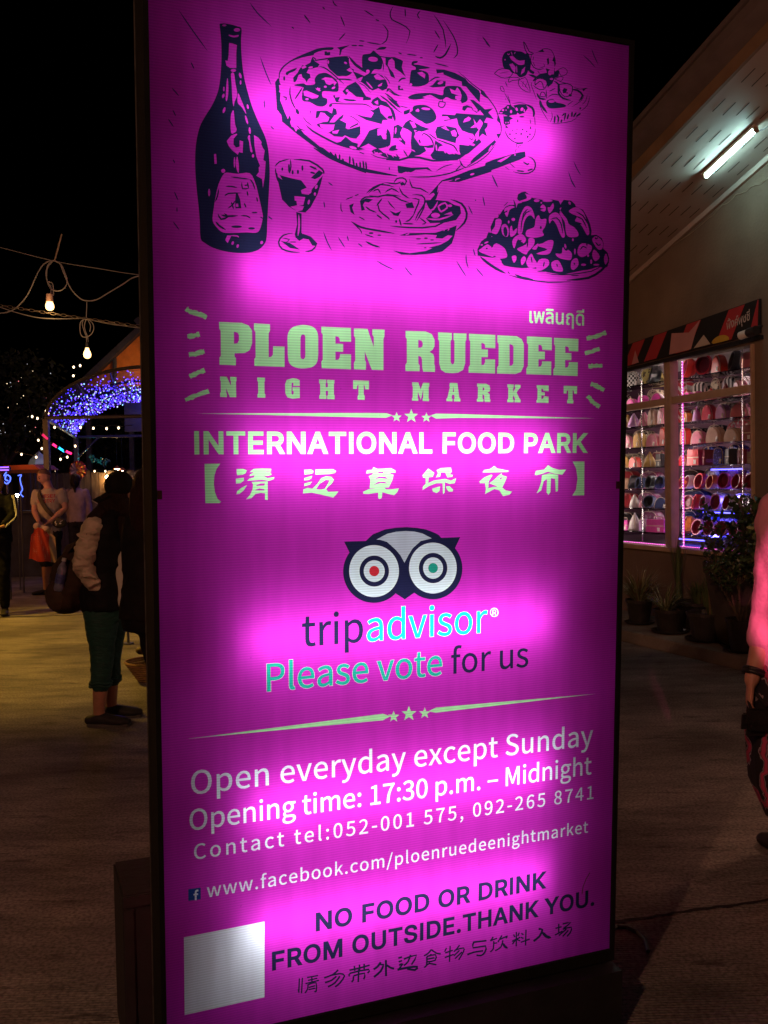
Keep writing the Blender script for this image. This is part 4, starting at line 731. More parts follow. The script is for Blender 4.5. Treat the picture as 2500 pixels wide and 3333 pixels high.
GLYPH = {
 'bold': {
  ' ': (212, []),
  '.': (212, [[0,[122,-24,145,-8,160,14,165,41,160,68,145,91,122,106,95,111,68,106,46,91,30,68,25,41,30,14,46,-8,68,-24,95,-29]]]),
  'A': (504, [[0,[102,-24,213,295,236,364,277,502,200,502,241,365,264,295,378,-24,497,-24,293,533,185,533,-18,-24]],[0,[394,118,394,223,86,223,86,118]]]),
  'D': (526, [[0,[296,-16,363,10,416,51,455,108,478,176,486,255,478,334,455,402,417,458,365,499,300,525,227,533,69,533,69,428,220,428,269,422,307,407,336,383,357,350,370,308,375,255,370,203,357,159,336,126,306,102,266,86,214,81,72,81,72,-24,220,-24]],[0,[36,533,36,-24,149,-24,149,533]]]),
  'E': (443, [[0,[399,-24,399,81,149,81,149,205,379,205,379,310,149,310,149,428,396,428,396,533,36,533,36,-24]]]),
  'F': (434, [[0,[149,-24,149,197,370,197,370,302,149,302,149,428,393,428,393,533,36,533,36,-24]]]),
  'H': (541, [[0,[149,-24,149,208,368,208,368,-24,481,-24,481,533,368,533,368,313,149,313,149,533,36,533,36,-24]]]),
  'I': (214, [[0,[40,-24,40,533,150,533,150,-24]]]),
  'K': (491, [[0,[237,251,241,251,498,531,353,533,194,360,156,319,120,276,80,224,86,98]],[0,[149,-24,149,193,148,225,149,334,149,533,36,533,36,-24]],[0,[495,-24,229,349,158,260,360,-24]]]),
  'L': (417, [[0,[385,-24,385,81,149,81,149,533,36,533,36,-24]]]),
  'M': (652, [[0,[146,-24,146,291,146,329,145,372,144,417,142,481,78,481,106,400,122,353,137,313,148,282,270,-24,358,-24,478,282,490,314,505,355,520,402,546,481,483,481,482,414,481,369,480,327,480,291,480,-24,592,-24,592,533,460,533,330,195,319,166,307,129,295,90,275,25,354,25,334,91,322,130,310,167,300,196,168,533,36,533,36,-24]]]),
  'N': (547, [[0,[149,-24,149,291,148,329,146,385,142,481,69,471,127,369,157,318,182,277,374,-24,487,-24,487,533,375,533,375,195,375,157,377,107,383,26,450,36,409,118,383,163,363,195,149,533,36,533,36,-24]]]),
  'O': (557, [[0,[335,-22,396,4,447,47,486,104,509,174,517,254,509,334,486,404,447,461,396,504,335,531,267,540,199,531,138,504,87,461,48,404,24,334,16,254,24,174,48,104,87,47,138,4,199,-22,267,-31]],[1,[267,77,304,82,336,96,364,120,386,155,401,199,406,254,401,310,386,354,364,388,336,412,304,427,267,432,230,427,197,412,169,388,147,354,133,309,128,254,133,199,147,155,169,121,197,97,230,82]]]),
  'P': (469, [[0,[149,-24,149,428,231,428,263,425,285,417,301,406,311,391,318,371,320,348,318,324,311,304,301,289,285,277,263,269,231,266,85,266,85,162,236,162,294,168,344,186,383,216,411,254,427,299,433,348,427,396,411,441,383,479,344,509,294,527,236,533,36,533,36,-24]]]),
  'R': (473, [[0,[149,-24,149,428,232,428,264,425,287,418,302,407,312,393,319,375,321,352,319,330,312,312,302,299,287,289,265,282,233,279,72,279,72,174,237,174,294,179,344,195,383,223,412,260,428,303,433,352,428,401,412,445,384,482,344,510,295,527,237,533,36,533,36,-24]],[0,[468,-24,317,253,190,253,339,-24]]]),
  'S': (471, [[0,[283,-28,334,-11,375,15,407,50,426,92,433,138,428,176,416,209,397,236,373,257,321,286,271,302,219,316,179,330,162,339,149,350,142,361,139,376,142,391,148,404,160,416,177,426,199,432,225,434,261,430,288,417,305,399,320,354,429,354,417,423,397,463,366,495,326,520,279,535,227,540,175,535,128,520,87,495,55,462,34,420,28,372,38,317,69,272,117,239,176,217,238,199,286,183,302,173,313,164,319,153,321,139,318,122,310,107,296,93,277,83,252,76,224,73,198,75,175,81,156,91,142,103,133,119,124,161,9,161,23,88,44,46,76,12,118,-13,167,-28,224,-33]]]),
  'T': (473, [[0,[169,428,169,-24,281,-24,281,428,441,428,441,533,8,533,8,428]]]),
  'U': (541, [[0,[320,-26,375,-6,420,26,453,67,474,117,481,172,481,533,369,533,369,180,365,150,355,125,340,105,319,89,292,79,259,76,226,79,199,89,177,105,162,125,152,150,148,180,148,533,36,533,36,172,43,117,64,67,98,26,143,-6,197,-26,259,-32]]]),
  'Y': (496, [[0,[292,-24,292,201,498,533,368,533,260,357,230,304,187,206,286,206,244,303,213,357,105,533,-27,533,179,201,179,-24]]]),
 },
 'cjk': {
  ' ': (224, []),
  ',': (278, [[0,[72,-201,158,-146,210,-72,228,19,219,79,190,119,144,133,107,125,79,100,68,62,78,24,105,-1,142,-9,144,-9,134,-54,102,-97,44,-133]]]),
  '-': (347, [[0,[39,238,309,238,309,322,39,322]]]),
  '.': (278, [[0,[139,-20,176,-11,202,16,213,56,203,96,176,124,139,133,102,124,76,96,66,56,76,16,102,-11]]]),
  '/': (393, [[0,[2,-186,83,-186,387,802,306,802]]]),
  '0': (556, [[0,[278,-20,376,4,451,78,497,200,514,370,497,537,451,658,376,730,278,754,180,730,106,658,59,537,43,370,59,200,106,78,180,4]],[1,[331,85,373,138,401,232,412,370,401,506,373,599,331,651,278,668,226,651,183,599,155,506,145,370,155,232,183,138,226,85,278,68]]]),
  '1': (556, [[0,[81,-7,498,-7,498,83,350,83,350,741,272,741,204,710,114,687,114,617,245,617,245,83,81,83]]]),
  '2': (556, [[0,[37,-7,513,-7,513,86,302,86,195,78,305,187,397,304,457,418,478,532,462,623,418,693,348,738,256,754,170,740,98,702,30,640,93,578,142,626,191,655,245,666,302,655,342,627,365,584,373,528,354,431,293,323,189,200,37,57]]]),
  '3': (556, [[0,[263,-20,358,-5,435,37,488,105,507,196,494,268,460,324,409,365,351,387,351,383,418,420,465,482,482,564,465,644,419,704,348,742,260,754,180,742,111,711,46,661,104,592,154,633,203,657,257,666,320,652,360,614,374,557,365,504,332,463,272,434,171,423,171,340,284,329,352,301,388,257,399,199,389,145,360,105,315,79,257,70,185,82,128,112,75,157,19,87,82,32,161,-5]]]),
  '4': (556, [[0,[333,-7,434,-7,434,195,532,195,532,282,434,282,434,741,322,741,13,264,13,195,333,195]],[1,[333,501,338,627,346,627,288,522,128,282,333,282]]]),
  '5': (556, [[0,[263,-20,354,-3,434,47,489,129,510,238,492,346,442,421,370,466,281,480,220,472,179,455,197,649,474,649,474,741,104,741,79,388,135,352,196,386,257,396,317,386,363,354,392,304,402,236,391,167,359,114,312,82,253,70,180,82,123,110,72,154,17,83,81,31,159,-6]]]),
  '6': (556, [[0,[301,-20,385,-2,455,48,502,126,520,225,505,329,462,403,395,448,308,463,248,452,189,421,148,380,166,509,206,601,263,650,331,665,392,650,448,606,510,673,458,717,399,744,327,754,222,732,133,661,72,536,49,351,68,190,120,74,201,3]],[1,[167,195,198,124,243,81,301,66,361,86,402,141,419,226,411,290,387,339,349,370,293,380,248,372,199,343,152,292]]]),
  '7': (556, [[0,[191,-7,300,-7,315,195,348,363,410,517,516,677,516,741,42,741,42,649,393,649,308,511,246,359,209,193]]]),
  '8': (556, [[0,[280,-20,376,-5,451,36,500,99,517,176,499,266,452,330,394,373,394,372,436,414,475,476,491,552,476,632,435,696,369,737,282,752,200,738,134,699,90,638,74,559,88,486,126,428,173,386,173,389,111,344,59,274,39,182,57,101,108,37,184,-5]],[1,[366,449,390,496,398,547,384,610,345,653,281,670,224,656,186,617,171,559,184,505,219,464,271,432,329,407]],[1,[353,77,399,118,415,179,401,239,360,284,299,319,230,348,181,307,147,253,134,191,154,124,206,79,281,62]]]),
  '9': (556, [[0,[236,-20,338,3,426,77,486,207,509,399,490,553,437,665,356,732,254,754,170,736,101,686,54,609,37,509,52,407,94,332,160,286,246,271,310,283,369,315,409,355,390,226,351,134,296,85,232,70,167,85,107,129,48,61,101,17,161,-10]],[1,[392,543,360,613,315,655,255,669,209,658,172,626,147,575,137,509,145,444,169,395,207,365,261,354,309,363,359,393,407,447]]]),
  ':': (278, [[0,[139,383,176,393,203,420,213,461,202,501,176,528,139,538,102,528,76,501,66,461,76,420,102,393]],[0,[139,-20,176,-11,202,16,213,56,203,96,176,124,139,133,102,124,76,96,66,56,76,16,102,-11]]]),
  'C': (639, [[0,[377,-20,467,-7,544,29,613,92,552,161,498,112,444,85,382,75,290,96,220,154,176,246,160,369,177,491,223,582,293,639,385,659,441,650,489,627,536,587,595,658,538,707,468,741,383,754,251,728,146,651,76,528,51,367,75,204,144,83,247,6]]]),
  'M': (813, [[0,[94,-7,191,-7,191,407,187,515,180,616,171,616,229,453,370,67,442,67,581,453,639,616,630,616,623,515,619,407,619,-7,719,-7,719,741,596,741,454,344,405,195,411,195,359,344,217,741,94,741]]]),
  'O': (743, [[0,[372,-20,501,7,603,85,669,208,692,370,669,530,603,651,501,728,372,754,242,728,140,651,74,530,51,370,74,208,140,85,242,7]],[1,[458,96,525,154,567,247,583,370,567,491,525,582,458,639,372,659,285,639,218,582,176,491,160,370,176,247,219,154,285,96,372,75]]]),
  'P': (634, [[0,[94,-7,200,-7,200,285,315,285,427,299,515,342,572,415,592,519,572,623,513,692,424,730,311,741,94,741]],[1,[302,375,385,383,441,409,475,454,486,519,474,583,440,623,382,645,298,652,200,652,200,375]]]),
  'S': (597, [[0,[304,-20,410,-4,491,42,543,111,561,195,549,269,515,325,466,366,406,398,301,443,245,469,201,505,184,560,199,612,244,646,314,659,375,651,429,628,482,588,539,658,473,710,399,742,313,754,219,739,143,698,93,634,75,553,89,480,126,425,175,385,228,358,334,312,396,282,437,244,452,187,435,129,386,90,305,75,233,86,166,117,102,169,38,94,116,32,204,-6]]]),
  'a': (564, [[0,[217,-20,284,-9,346,20,400,58,394,58,402,-7,491,-7,491,335,480,428,445,501,384,548,296,565,210,553,137,526,73,489,115,414,168,445,221,466,280,475,332,464,364,435,381,394,385,350,241,325,135,283,72,223,52,141,64,73,99,22,152,-9]],[1,[291,76,338,99,386,136,386,275,279,256,205,228,166,191,154,147,166,101,197,76,243,68]]]),
  'b': (619, [[0,[332,-20,424,0,502,59,555,154,575,280,561,397,518,487,448,545,352,565,289,554,230,526,188,496,191,579,191,804,85,804,85,-7,171,-7,179,49,175,49,223,13,278,-11]],[1,[376,85,423,126,454,191,466,280,458,360,434,421,392,460,328,474,285,465,238,441,191,403,191,124,235,93,278,76,316,71]]]),
  'c': (511, [[0,[306,-20,372,-12,433,13,492,53,445,127,382,85,314,70,249,85,198,125,165,188,153,271,166,355,200,418,252,459,317,474,373,461,427,424,482,495,433,532,380,556,313,565,211,545,125,488,67,395,45,271,65,148,120,57,203,-1]]]),
  'd': (621, [[0,[277,-20,342,-9,399,19,445,57,439,57,447,-7,536,-7,536,804,430,804,430,588,434,509,398,535,348,557,288,565,196,544,119,485,66,393,46,271,62,148,109,57,182,-1]],[1,[343,79,388,102,430,141,430,420,368,461,305,474,246,459,199,419,166,355,154,272,164,186,192,123,237,85,298,71]]]),
  'e': (555, [[0,[312,-20,382,-13,443,8,500,39,462,112,393,78,323,67,254,80,201,117,165,174,151,243,515,243,520,303,505,410,462,493,391,546,295,565,202,544,122,486,66,393,45,271,66,149,123,57,208,0]],[1,[425,322,417,386,391,437,352,467,297,478,245,467,200,436,166,385,150,322]]]),
  'f': (325, [[0,[26,463,100,463,100,-7,205,-7,205,463,320,463,320,551,205,551,205,629,213,686,237,719,276,730,304,726,341,713,365,798,316,812,265,817,192,804,140,767,110,707,100,631,100,550,26,545]]]),
  'g': (565, [[0,[275,-257,391,-242,480,-200,538,-138,558,-62,545,-1,507,42,446,66,362,74,255,74,200,82,174,100,166,126,176,160,196,183,232,170,275,165,355,179,421,218,465,280,481,361,468,429,443,467,548,467,548,551,352,551,319,561,274,565,194,551,127,511,81,447,64,364,75,301,102,249,135,214,135,216,108,193,85,157,75,112,82,71,101,40,124,20,124,21,82,-13,54,-56,44,-105,61,-171,110,-219,183,-248]],[1,[329,256,368,298,383,364,368,429,330,469,274,483,220,469,181,429,166,364,182,298,221,256,274,242]],[1,[377,-165,434,-126,453,-77,442,-41,409,-21,350,-15,256,-15,222,-13,189,-8,150,-48,139,-92,156,-138,206,-169,288,-180]]]),
  'h': (608, [[0,[85,-7,191,-7,191,391,238,435,284,462,332,471,387,457,418,413,429,332,429,-7,534,-7,534,345,524,438,492,507,438,550,361,565,290,552,229,518,187,481,191,579,191,804,85,804]]]),
  'i': (275, [[0,[85,-7,191,-7,191,551,85,551]],[0,[138,649,174,657,198,681,206,717,198,752,174,775,138,783,103,775,79,751,71,717,79,681,103,657]]]),
  'k': (553, [[0,[85,-7,189,-7,189,141,283,250,440,-7,555,-7,346,324,534,551,413,551,183,264,189,264,189,804,85,804]]]),
  'l': (284, [[0,[188,-20,220,-17,249,-10,234,73,211,70,198,77,191,103,191,804,85,804,85,108,95,40,129,-5]]]),
  'm': (927, [[0,[85,-7,191,-7,191,392,237,435,280,462,320,470,373,457,404,413,415,332,415,-7,520,-7,520,392,566,435,610,462,650,470,703,457,733,413,744,332,744,-7,849,-7,849,345,839,438,807,507,754,550,678,565,611,551,551,513,500,465,473,514,422,552,347,565,283,552,225,518,175,472,182,472,173,551,85,551]]]),
  'n': (611, [[0,[85,-7,191,-7,191,391,238,435,284,462,332,471,387,457,418,413,429,332,429,-7,534,-7,534,345,524,438,492,507,438,550,361,565,289,552,228,518,176,472,182,472,173,551,85,551]]]),
  'o': (607, [[0,[303,-20,402,-1,484,57,541,148,562,271,541,395,484,487,402,545,303,565,205,545,123,487,66,395,45,271,66,148,123,57,205,-1]],[1,[365,84,412,125,443,188,455,271,443,355,412,419,365,459,303,473,242,459,195,419,164,355,153,271,164,188,195,125,242,84,303,70]]]),
  'p': (621, [[0,[85,-236,191,-236,191,-45,189,37,254,-3,331,-20,424,0,502,59,555,154,575,280,561,397,518,487,448,545,352,565,287,554,227,525,176,488,182,488,173,551,85,551]],[1,[376,85,423,126,454,191,466,280,458,360,434,421,392,460,328,474,285,465,239,441,191,403,191,124,257,83,316,71]]]),
  'r': (389, [[0,[85,-7,191,-7,191,348,231,419,276,457,321,469,348,466,379,458,399,550,366,562,332,565,271,550,217,510,175,452,183,452,174,551,85,551]]]),
  's': (469, [[0,[234,-20,322,-7,386,29,425,83,439,148,423,217,383,264,329,296,269,320,212,343,172,370,157,408,166,443,197,469,250,480,313,466,375,429,428,497,374,533,315,556,249,565,168,553,106,518,68,467,55,403,70,340,108,295,160,263,218,240,276,216,320,185,337,143,327,104,294,76,237,65,179,73,128,95,74,133,22,60,87,17,157,-10]]]),
  't': (378, [[0,[262,-20,315,-14,372,2,350,85,314,72,284,68,238,80,214,112,206,166,206,463,354,463,354,551,206,551,206,704,117,704,107,550,20,545,20,463,101,463,101,168,109,92,136,32,187,-7]]]),
  'u': (608, [[0,[251,-20,322,-7,382,28,433,78,427,78,434,-7,524,-7,524,551,419,551,419,161,372,111,327,82,279,73,224,87,193,131,183,211,183,551,77,551,77,199,87,105,119,36,174,-6]]]),
  'v': (522, [[0,[204,-7,321,-7,519,551,414,551,309,236,260,81,266,81,217,236,113,551,3,551]]]),
  'w': (803, [[0,[173,-7,290,-7,368,290,404,443,398,443,434,292,513,-7,635,-7,786,551,684,551,603,231,571,85,577,85,541,231,454,551,354,551,268,231,233,85,239,85,208,231,126,551,18,551]]]),
  'x': (499, [[0,[2,-7,115,-7,190,124,243,217,240,217,297,123,380,-7,497,-7,313,275,482,551,370,551,301,428,255,340,258,340,207,428,132,551,16,551,186,283]]]),
  'y': (522, [[0,[102,-241,176,-226,234,-185,278,-124,311,-49,519,551,415,551,315,244,272,95,277,95,225,245,113,551,3,551,224,-1,213,-40,185,-98,147,-138,97,-152,76,-149,50,-141,29,-228,65,-238]]]),
  '–': (537, [[0,[39,243,498,243,498,319,39,319]]]),
 },
 'thai': {
  'ค': (426, [[0,[128,-10,128,73,135,112,145,126,160,138,185,146,220,149,253,149,253,219,220,219,183,217,153,210,130,195,116,177,128,173,128,242,133,280,149,305,175,320,212,326,250,320,276,305,292,280,298,242,298,-10,380,-10,380,243,370,308,340,357,287,387,213,397,139,387,86,357,56,308,46,243,46,-10]]]),
  'ง': (372, [[0,[154,-10,196,-7,231,2,260,17,284,37,308,68,328,107,341,154,345,207,342,249,333,288,317,323,295,351,272,369,244,383,213,391,179,394,154,392,115,384,137,315,159,321,175,322,212,315,239,293,257,257,263,208,261,176,254,143,242,112,226,89,202,71,172,63,172,63,70,390,-14,390,111,-10]]]),
  'ช': (381, [[0,[252,-9,297,16,324,55,333,106,333,209,330,238,317,267,303,280,291,284,291,274,314,288,331,314,338,345,341,390,260,390,257,347,253,332,245,320,233,313,212,310,199,310,199,250,211,250,231,247,242,240,249,227,251,207,251,111,247,84,236,68,218,57,191,54,157,60,144,67,134,79,128,97,125,124,125,164,127,186,132,202,151,234,172,268,179,289,181,315,174,354,163,371,147,384,126,392,101,394,66,391,25,375,45,311,72,322,86,324,99,320,102,316,103,307,101,295,96,284,76,257,54,220,46,194,43,162,43,118,53,60,82,17,129,-9,191,-17]]]),
  'ซ': (386, [[0,[253,-9,299,15,329,55,338,106,338,201,336,230,329,256,313,276,295,285,295,276,317,289,334,314,342,345,346,390,264,390,261,347,257,332,249,320,237,313,216,310,203,310,203,250,215,250,235,247,247,240,254,227,256,207,256,111,252,85,240,68,220,57,192,54,160,59,148,67,138,79,131,97,129,124,129,168,133,200,145,222,164,245,185,280,194,312,195,349,195,390,145,390,130,359,119,353,107,351,102,352,99,355,93,390,21,390,21,365,25,334,39,310,61,295,87,290,113,295,127,302,117,308,112,297,94,276,62,232,51,202,47,164,47,119,56,61,85,17,131,-9,191,-17]]]),
  'ด': (427, [[0,[215,-15,250,-5,241,62,213,56,196,54,167,59,146,71,131,90,121,116,113,187,117,239,127,276,142,300,162,315,186,323,214,326,256,320,281,306,295,282,300,247,300,-10,381,-10,381,254,377,294,363,330,340,359,307,380,264,393,212,397,174,395,139,387,108,374,81,353,60,324,44,288,35,242,32,187,35,135,45,86,63,44,93,11,133,-10,186,-17]]]),
  'น': (425, [[0,[231,-12,268,2,297,24,312,46,300,46,303,-10,374,-10,374,390,292,390,292,161,286,116,268,83,239,62,200,55,168,60,146,74,133,97,128,130,128,390,46,390,46,126,50,82,63,46,84,18,112,-2,147,-13,187,-17]]]),
  'พ': (482, [[0,[165,-10,229,204,236,227,243,254,248,282,234,282,242,241,251,204,317,-10,393,-10,466,390,382,390,353,216,346,164,339,97,353,97,343,143,332,186,322,220,273,390,207,390,159,220,149,186,138,143,128,97,143,97,135,164,128,216,100,390,16,390,89,-10]]]),
  'ฤ': (417, [[0,[371,-149,371,79,290,79,290,-149]],[0,[160,-15,195,-3,182,60,161,55,149,54,139,55,134,58,131,63,130,73,130,140,134,167,145,182,161,189,191,194,199,242,121,279,124,293,140,310,166,321,202,326,237,321,265,308,283,285,290,249,290,-10,371,-10,371,257,366,301,348,337,320,364,285,383,245,393,202,397,155,393,114,381,81,361,56,336,41,308,36,278,36,247,113,219,117,230,93,221,69,202,53,173,48,134,48,65,51,38,60,16,75,0,94,-10,134,-17]]]),
  'ล': (396, [[0,[350,-10,350,257,347,289,340,318,328,343,311,363,289,378,262,389,231,395,196,397,154,395,116,388,54,366,54,286,127,317,158,324,190,326,228,322,251,310,264,288,269,252,269,-10]],[0,[194,-14,233,-5,219,61,191,55,171,53,143,56,123,66,111,81,107,103,112,128,129,145,163,158,222,166,301,172,301,243,211,237,128,225,70,199,35,157,24,102,33,51,59,13,103,-10,159,-17]]]),
  'ิ': (0, [[0,[-52,430,-52,500,-308,500,-366,474,-366,430]]]),
  'ี': (0, [[0,[-52,430,-52,500,-308,500,-366,474,-366,430]],[0,[-51,457,-51,556,-129,556,-129,457]]]),
  'ุ': (0, [[0,[-52,-191,-52,-87,-56,-66,-67,-48,-85,-38,-109,-34,-131,-36,-163,-44,-156,-106,-138,-101,-134,-100,-129,-102,-127,-109,-127,-191]]]),
  'เ': (205, [[0,[168,-15,204,-3,192,61,169,55,158,54,148,55,143,58,140,63,138,74,138,390,57,390,57,65,60,38,69,16,84,0,103,-10,142,-17]]]),
  '่': (0, [[0,[-52,430,-52,597,-133,597,-133,430]]]),
  '้': (0, [[0,[-30,430,-30,499,-193,499,-175,455,-140,489,-131,507,-128,529,-132,554,-147,575,-169,588,-197,593,-227,589,-268,570,-247,513,-226,522,-215,524,-206,520,-203,513,-205,507,-209,500,-231,488,-265,478,-265,430]]]),
  '์': (0, [[0,[-108,421,-117,442,-118,450,-117,456,-115,459,-97,463,-9,463,-9,531,-114,531,-141,529,-163,522,-179,510,-190,496,-197,464,-193,437,-182,409]]]),
 },
}
# ---------------------------------------------------------------- the light-box sign
sign = thing('light_box_sign', 'tall pink backlit night market sign with food drawings, owl emblem and opening hours', 'sign')
Y = -SN
sign.matrix_world = Matrix(((SU.x, Y.x, SV.x, SB.x), (SU.y, Y.y, SV.y, SB.y), (SU.z, Y.z, SV.z, SB.z), (0, 0, 0, 1)))
sign.rotation_mode = 'XYZ'
def text_polys(font, s, size, xl, xr, yl, yr):
    "outlines of a line of writing fitted between xl and xr; yields (colour index, hole, points)"
    F = GLYPH[font]; x, L, ci = 0.0, [], 0
    for ch in s:
        if ch == '|': ci += 1; continue
        adv, ls = F[ch]
        for h, fl in ls: L.append((ci, h, [(x+fl[i], fl[i+1]) for i in range(0, len(fl), 2)]))
        x += adv
    a = min(p[0] for q in L for p in q[2]); b = max(p[0] for q in L for p in q[2])
    sx = (xr-xl)/(b-a); k = size/1000
    if font == 'cjk' and sx > k*1.03:                                      # spread the letters, do not stretch them
        n = sum(1 for ch in s if ch != '|')-1; gap = ((xr-xl)/k-(b-a))/max(n, 1); L, x, ci, i = [], 0.0, 0, 0
        for ch in s:
            if ch == '|': ci += 1; continue
            adv, ls = F[ch]
            for h, fl in ls: L.append((ci, h, [(x+fl[j], fl[j+1]) for j in range(0, len(fl), 2)]))
            x += adv+gap
        a = min(p[0] for q in L for p in q[2]); b = max(p[0] for q in L for p in q[2]); sx = (xr-xl)/(b-a)
    return [(ci, h, [(xl+(p[0]-a)*sx, yl+(yr-yl)*(p[0]-a)/(b-a)+p[1]*size/1000) for p in P]) for ci, h, P in L]
def grow(P, d):
    n = len(P); A = sum(P[i-1][0]*P[i][1]-P[i][0]*P[i-1][1] for i in range(n))
    if A < 0: d = -d
    r = []
    for i in range(n):
        a, b, c = P[i-1], P[i], P[(i+1) % n]
        e1, e2 = (b[0]-a[0], b[1]-a[1]), (c[0]-b[0], c[1]-b[1])
        l1, l2 = math.hypot(*e1) or 1, math.hypot(*e2) or 1
        n1, n2 = (e1[1]/l1, -e1[0]/l1), (e2[1]/l2, -e2[0]/l2)
        k = max(1+n1[0]*n2[0]+n1[1]*n2[1], .4)
        r.append((b[0]+(n1[0]+n2[0])*d/k, b[1]+(n1[1]+n2[1])*d/k))
    return r
INKS = 'mngbwtehorkf'
def film(name, col):
    "printed translucent film over a ribbed sheet, lit only by the tubes behind it"
    m = bpy.data.materials.new(name); m.use_nodes = True
    n, l = m.node_tree.nodes, m.node_tree.links
    n.remove(n['Principled BSDF'])
    tc = n.new('ShaderNodeTexCoord')
    sp = n.new('ShaderNodeSeparateXYZ'); l.new(tc.outputs['Object'], sp.inputs[0])
    mu = n.new('ShaderNodeMath'); mu.operation = 'MULTIPLY'; mu.inputs[1].default_value = 2*math.pi/0.0062
    l.new(sp.outputs['Z'], mu.inputs[0])
    sn = n.new('ShaderNodeMath'); sn.operation = 'SINE'; l.new(mu.outputs[0], sn.inputs[0])
    ma = n.new('ShaderNodeMath'); ma.operation = 'MULTIPLY_ADD'; ma.inputs[1].default_value = .10; ma.inputs[2].default_value = .90
    l.new(sn.outputs[0], ma.inputs[0])
    mp = n.new('ShaderNodeMapping'); mp.inputs['Scale'].default_value = (1, 1, .12); l.new(tc.outputs['Object'], mp.inputs['Vector'])
    dz = n.new('ShaderNodeTexNoise'); dz.inputs['Scale'].default_value = 26; dz.inputs['Detail'].default_value = 5; l.new(mp.outputs['Vector'], dz.inputs['Vector'])
    sz = n.new('ShaderNodeTexNoise'); sz.inputs['Scale'].default_value = 130; sz.inputs['Detail'].default_value = 2; l.new(tc.outputs['Object'], sz.inputs['Vector'])
    sr = n.new('ShaderNodeMapRange'); sr.inputs['From Min'].default_value = .24; sr.inputs['From Max'].default_value = .31; sr.inputs['To Min'].default_value = .72; l.new(sz.outputs['Fac'], sr.inputs['Value'])
    dr = n.new('ShaderNodeMapRange'); dr.inputs['From Min'].default_value = .3; dr.inputs['From Max'].default_value = .7; dr.inputs['To Min'].default_value = .90; dr.inputs['To Max'].default_value = 1.06; l.new(dz.outputs['Fac'], dr.inputs['Value'])
    d1 = n.new('ShaderNodeMath'); d1.operation = 'MULTIPLY'; l.new(sr.outputs[0], d1.inputs[0]); l.new(dr.outputs[0], d1.inputs[1])
    d2 = n.new('ShaderNodeMath'); d2.operation = 'MULTIPLY'; l.new(ma.outputs[0], d2.inputs[0]); l.new(d1.outputs[0], d2.inputs[1])
    mx = n.new('ShaderNodeMix'); mx.data_type = 'RGBA'; mx.blend_type = 'MULTIPLY'; mx.inputs[0].default_value = 1
    mx.inputs[6].default_value = (*col, 1); l.new(d2.outputs[0], mx.inputs[7])
    t = n.new('ShaderNodeBsdfTranslucent'); l.new(mx.outputs[2], t.inputs['Color'])
    d = n.new('ShaderNodeBsdfDiffuse'); l.new(mx.outputs[2], d.inputs['Color'])
    g = n.new('ShaderNodeBsdfGlossy'); g.inputs['Roughness'].default_value = .35
    m1 = n.new('ShaderNodeMixShader'); m1.inputs[0].default_value = .06
    l.new(t.outputs[0], m1.inputs[1]); l.new(d.outputs[0], m1.inputs[2])
    m2 = n.new('ShaderNodeMixShader'); m2.inputs[0].default_value = .006
    l.new(m1.outputs[0], m2.inputs[1]); l.new(g.outputs[0], m2.inputs[2])
    l.new(m2.outputs[0], n['Material Output'].inputs['Surface'])
    return m
FILM = {'m': (.60, .029, .53), 'n': (.016, .018, .060), 'g': (.46, .95, .46), 'b': (.035, .022, .13), 'w': (.78, .86, .97), 't': (.01, .74, .56), 'e': (.02, .46, .36),
        'h': (.50, .58, .66), 'o': (.70, .86, .90), 'r': (.62, .03, .05), 'k': (.02, .36, .26), 'f': (.02, .06, .28)}
fmats = [film('film_'+{'m':'magenta','n':'navy','g':'lime','b':'blue_ink','w':'white','t':'turquoise','e':'teal','h':'grey','o':'ice_white','r':'red','k':'green','f':'blue'}[k], FILM[k]) for k in INKS]
for font, wd, col, xl, xr, yl, yr, cap in TEXTS:
    tp = text_polys(font, wd, cap, xl, xr, yl, yr)
    cols = col.split('|')
    if 't' in cols or 'e' in cols:                                        # pale outline round the turquoise words
        for ci, h, P in tp:
            if cols[ci] in 'te' and not h: layers.append(('o', grow(P, .0008)))
    for ci, h, P in tp:
        layers.append(('m' if h else cols[ci], P))
def art_mesh(layers, W, H):
    vs, fs = [], []
    for c, P in layers:
        q, last = [], None
        for x, y in P:
            x = min(max(x, 0), W); y = min(max(y, 0), H)
            if last and abs(x-last[0])+abs(y-last[1]) < 4e-5: continue
            vs.append(Vector((x, y))); q.append(len(vs)-1); last = (x, y)
        if len(q) > 2: fs.append(q)
        else: fs.append(q+[q[-1]]*(3-len(q)))
    r = delaunay_2d_cdt(vs, [], fs, 0, 1e-7)
    return r[0], r[2]
AV, Fc = art_mesh(layers, SW, SH)
BB = [(min(p[0] for p in L), max(p[0] for p in L), min(p[1] for p in L), max(p[1] for p in L)) for _, L in layers]
def covers(k, x, y):
    b = BB[k]
    if not (b[0] <= x <= b[1] and b[2] <= y <= b[3]): return False
    L, w = layers[k][1], 0
    for i in range(len(L)):
        (x1, y1), (x2, y2) = L[i-1], L[i]
        if (y1 <= y) != (y2 <= y):
            xc = x1+(y-y1)*(x2-x1)/(y2-y1)
            if x < xc: w += 1 if y2 > y1 else -1
    return w != 0
cells = {}
for k in range(len(layers)-1, -1, -1):
    b = BB[k]
    for i in range(int(max(b[0], 0)/.04), int(max(b[1], 0)/.04)+1):
        for j in range(int(max(b[2], 0)/.04), int(max(b[3], 0)/.04)+1): cells.setdefault((i, j), []).append(k)
me = bpy.data.meshes.new('sign_panel')
me.from_pydata([(p.x, 0, p.y) for p in AV], [], [list(f) for f in Fc])
for q in fmats: me.materials.append(q)
